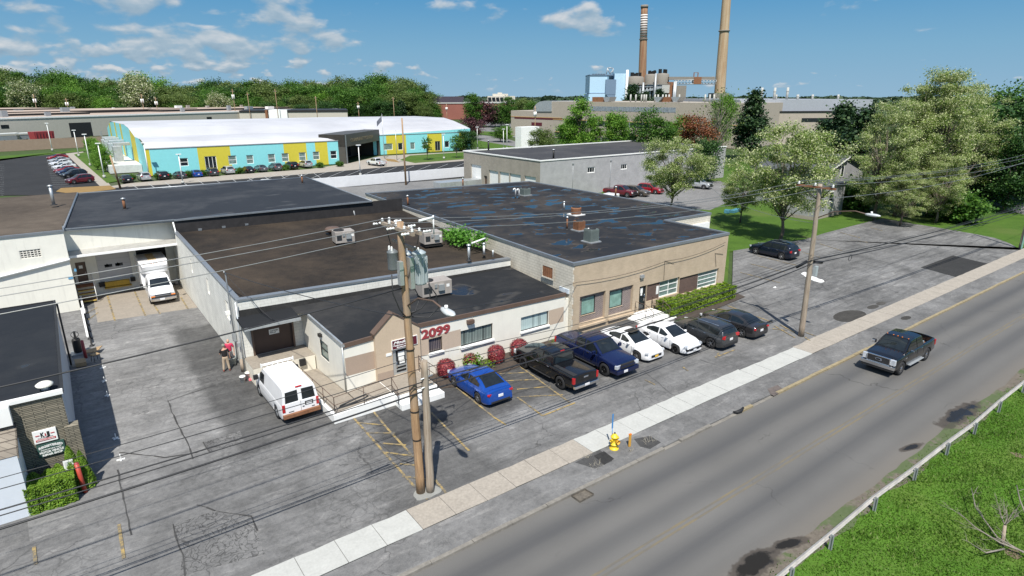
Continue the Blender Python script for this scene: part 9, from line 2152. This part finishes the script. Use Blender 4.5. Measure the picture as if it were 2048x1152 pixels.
part(mb, 'dark_rings', M_BROWN, t); mb = MB(); ringband(t, B0, T, r0, r1, zf(16), zf(10), 1.12, mb); ringband(t, B0, T, r0, r1, zf(79.5), zf(77.8), 1.2, mb); part(mb, 'platform', M_SILO, t)
t, B0, T, r0, r1 = chimney('tall tan chimney with rust streaks cut by the top of the photo', (1439, 190), (1453, 0), 440, 21, 15, M_CH2, 0.25)
mb = MB(); zf = (FAR(1448, 63, 440).z + 1) / (T.z + 1); ringband(t, B0, T, r0, r1, zf, zf + 0.008, 1.2, mb); part(mb, 'platform', M_SILO, t)
x0 = FAR(1437, 190, 425); mb = MB(); mb.obox((x0.x, x0.y, 8), (12, 10, 19), rz=AZ); one(mb, 'chimney_base_house', M_SILO, 'plain concrete block at the foot of the tall tan chimney', 'building')

# red brick hall and the cream block at the horizon
fr = Fr(FAR(868, 200, 440).xy, FAR(1030, 200, 460).xy); bld = thing('red_brick_hall', 'long low red brick hall far off beyond the purple trees', 'building', fr.p(20, 0, 0)); M_RB = mat('red_brick_far', (0.27, 0.10, 0.075), 0.9, var=0.08, scale=0.1)
m = MB(); fr.px(m, 868, 206.5, 1030, 235, -40, 0, True); part(m, 'wall', M_RB, bld); m = MB(); fr.px(m, 868, 205.3, 1030, 206.6, -40, 0.4); part(m, 'roof_edge', M_CONC, bld); m = MB(); fr.px(m, 884, 193, 934, 206, -30, -8); part(m, 'upper_storey', mat('dark_upper', (0.05, 0.04, 0.055), 0.8), bld)
fr = Fr(FAR(972, 200, 520).xy, FAR(1034, 200, 520).xy); bld = thing('cream_block_building', 'cream block with slanting dark windows above the red brick hall', 'building', fr.p(10, 0, 0)); m = MB(); fr.px(m, 975, 192, 1030, 215, -20, 0, True); fr.px(m, 985, 187.5, 1016, 193, -15, -2); fr.px(m, 995, 185, 1004, 188, -10, -4); part(m, 'wall', mat('cream_far', (0.55, 0.52, 0.45), 0.8), bld)
m = MB()
for k in range(4): fr.slope(m, [(976 + k * 8, 195), (982 + k * 8, 194.5), (984 + k * 8, 205), (978 + k * 8, 205)], 0.0, 0.8)
part(m, 'window', M_GLASS, bld)

# grey house beside the grove
M_SIDE = brick('grey_siding_boards', (0.37, 0.37, 0.375), (0.35, 0.35, 0.355), (0.20, 0.20, 0.205), 9.0, 0.16, 0.02, bump=0.3, stain=0.05)
C0, C1 = G(1627, 441), G(1682, 427.5); hz1 = HT(1689, 366, *C1); bld = thing('grey_house', 'grey clapboard house with dark shingle roof and white trim behind the broad locust', 'house', (*C0, 0))
fr = Fr(C0, C1); m = MB(); fr.box(m, 0, fr.L, -4, 0, 0.45, hz1); part(m, 'wall', M_SIDE, bld); m = MB(); fr.box(m, -0.02, fr.L + 0.02, -3.98, 0.02, 0, 0.45); part(m, 'foundation', M_CONC2, bld); m = MB(); fr.box(m, -0.08, 0.16, 0.03, 0.09, 0.4, hz1); part(m, 'corner_trim', M_WHITE, bld)
a, zz = fr.sz(1662, 393); m = MB(); fr.box(m, a - 0.4, a + 0.4, -0.1, 0.06, zz - 0.6, zz + 0.6); q = part(m, 'window', M_GLASS, bld); m = MB(); fr.box(m, a - 0.5, a + 0.5, 0.06, 0.1, zz + 0.6, zz + 0.72); fr.box(m, a - 0.5, a + 0.5, 0.06, 0.1, zz - 0.72, zz - 0.6); part(m, 'frame', M_WHITE, q)
ff = Fr(fr.p(0, -4.02, 0), fr.p(fr.L, -4.02, 0)); (a0, e), (ap, pk) = ff.sz(1648, 347), ff.sz(1694, 313); a1 = 2 * ap - a0
m = MB(); m.ext([ff.p(a0, 0, 0), ff.p(a1, 0, 0), ff.p(a1, 0, e), ff.p(ap, 0, pk), ff.p(a0, 0, e)], -ff.n * 11); part(m, 'upper_wall', M_SIDE, bld)
m = MB()
for q in (a0 - 0.5, a1 + 0.5):
 k = (pk - e) / (ap - a0) * 0.5; m.ext([ff.p(q, 0.5, e - k + 0.08), ff.p(ap, 0.5, pk + 0.08), ff.p(ap, 0.5, pk + 0.22), ff.p(q, 0.5, e - k + 0.22)], -ff.n * 12)
fr.box(m, -0.1, fr.L + 0.1, -4.0, 0.25, hz1 + 0.01, hz1 + 0.16); part(m, 'roof', mat('dark_shingle', (0.075, 0.08, 0.085), 0.9, var=0.1, fine=0.3, fscale=4), bld)
m = MB(); k = (pk - e) / (ap - a0) * 0.5; m.ext([ff.p(a0 - 0.5, 0.52, e - k - 0.12), ff.p(ap, 0.52, pk - 0.12), ff.p(ap, 0.52, pk + 0.1), ff.p(a0 - 0.5, 0.52, e - k + 0.1)], ff.n * 0.05); part(m, 'rake_board', M_WHITE, bld)
for px in (1664, 1684):
 k, zw = ff.sz(px, 343); m = MB(); ff.box(m, k - 0.4, k + 0.4, 0.0, 0.05, zw - 0.75, zw + 0.75); q = part(m, 'window', M_GLASS, bld); m = MB(); ff.box(m, k - 0.52, k - 0.4, 0, 0.08, zw - 0.8, zw + 0.85); ff.box(m, k + 0.4, k + 0.52, 0, 0.08, zw - 0.8, zw + 0.85); ff.box(m, k - 0.4, k + 0.4, 0.0, 0.08, zw + 0.75, zw + 0.85); ff.box(m, k - 0.4, k + 0.4, 0, 0.08, zw - 0.85, zw - 0.75); part(m, 'frame', M_WHITE, q)
m = MB(); x, y = G(1470, 424); m.obox((x, y, 0.2), (2.4, 0.7, 0.35), rz=0.2); m.obox((x - 1.6, y + 0.2, 0.25), (0.9, 0.7, 0.45), rz=0.4); one(m, 'tarp_pile', mat('blue_tarp', (0.06, 0.20, 0.26), 0.6, var=0.2), 'low pile under a blue tarpaulin at the edge of the lawn', 'tarp')
print('objects', len(scene.objects), 'faces', sum(len(o.data.polygons) for o in scene.objects if o.type == 'MESH'))
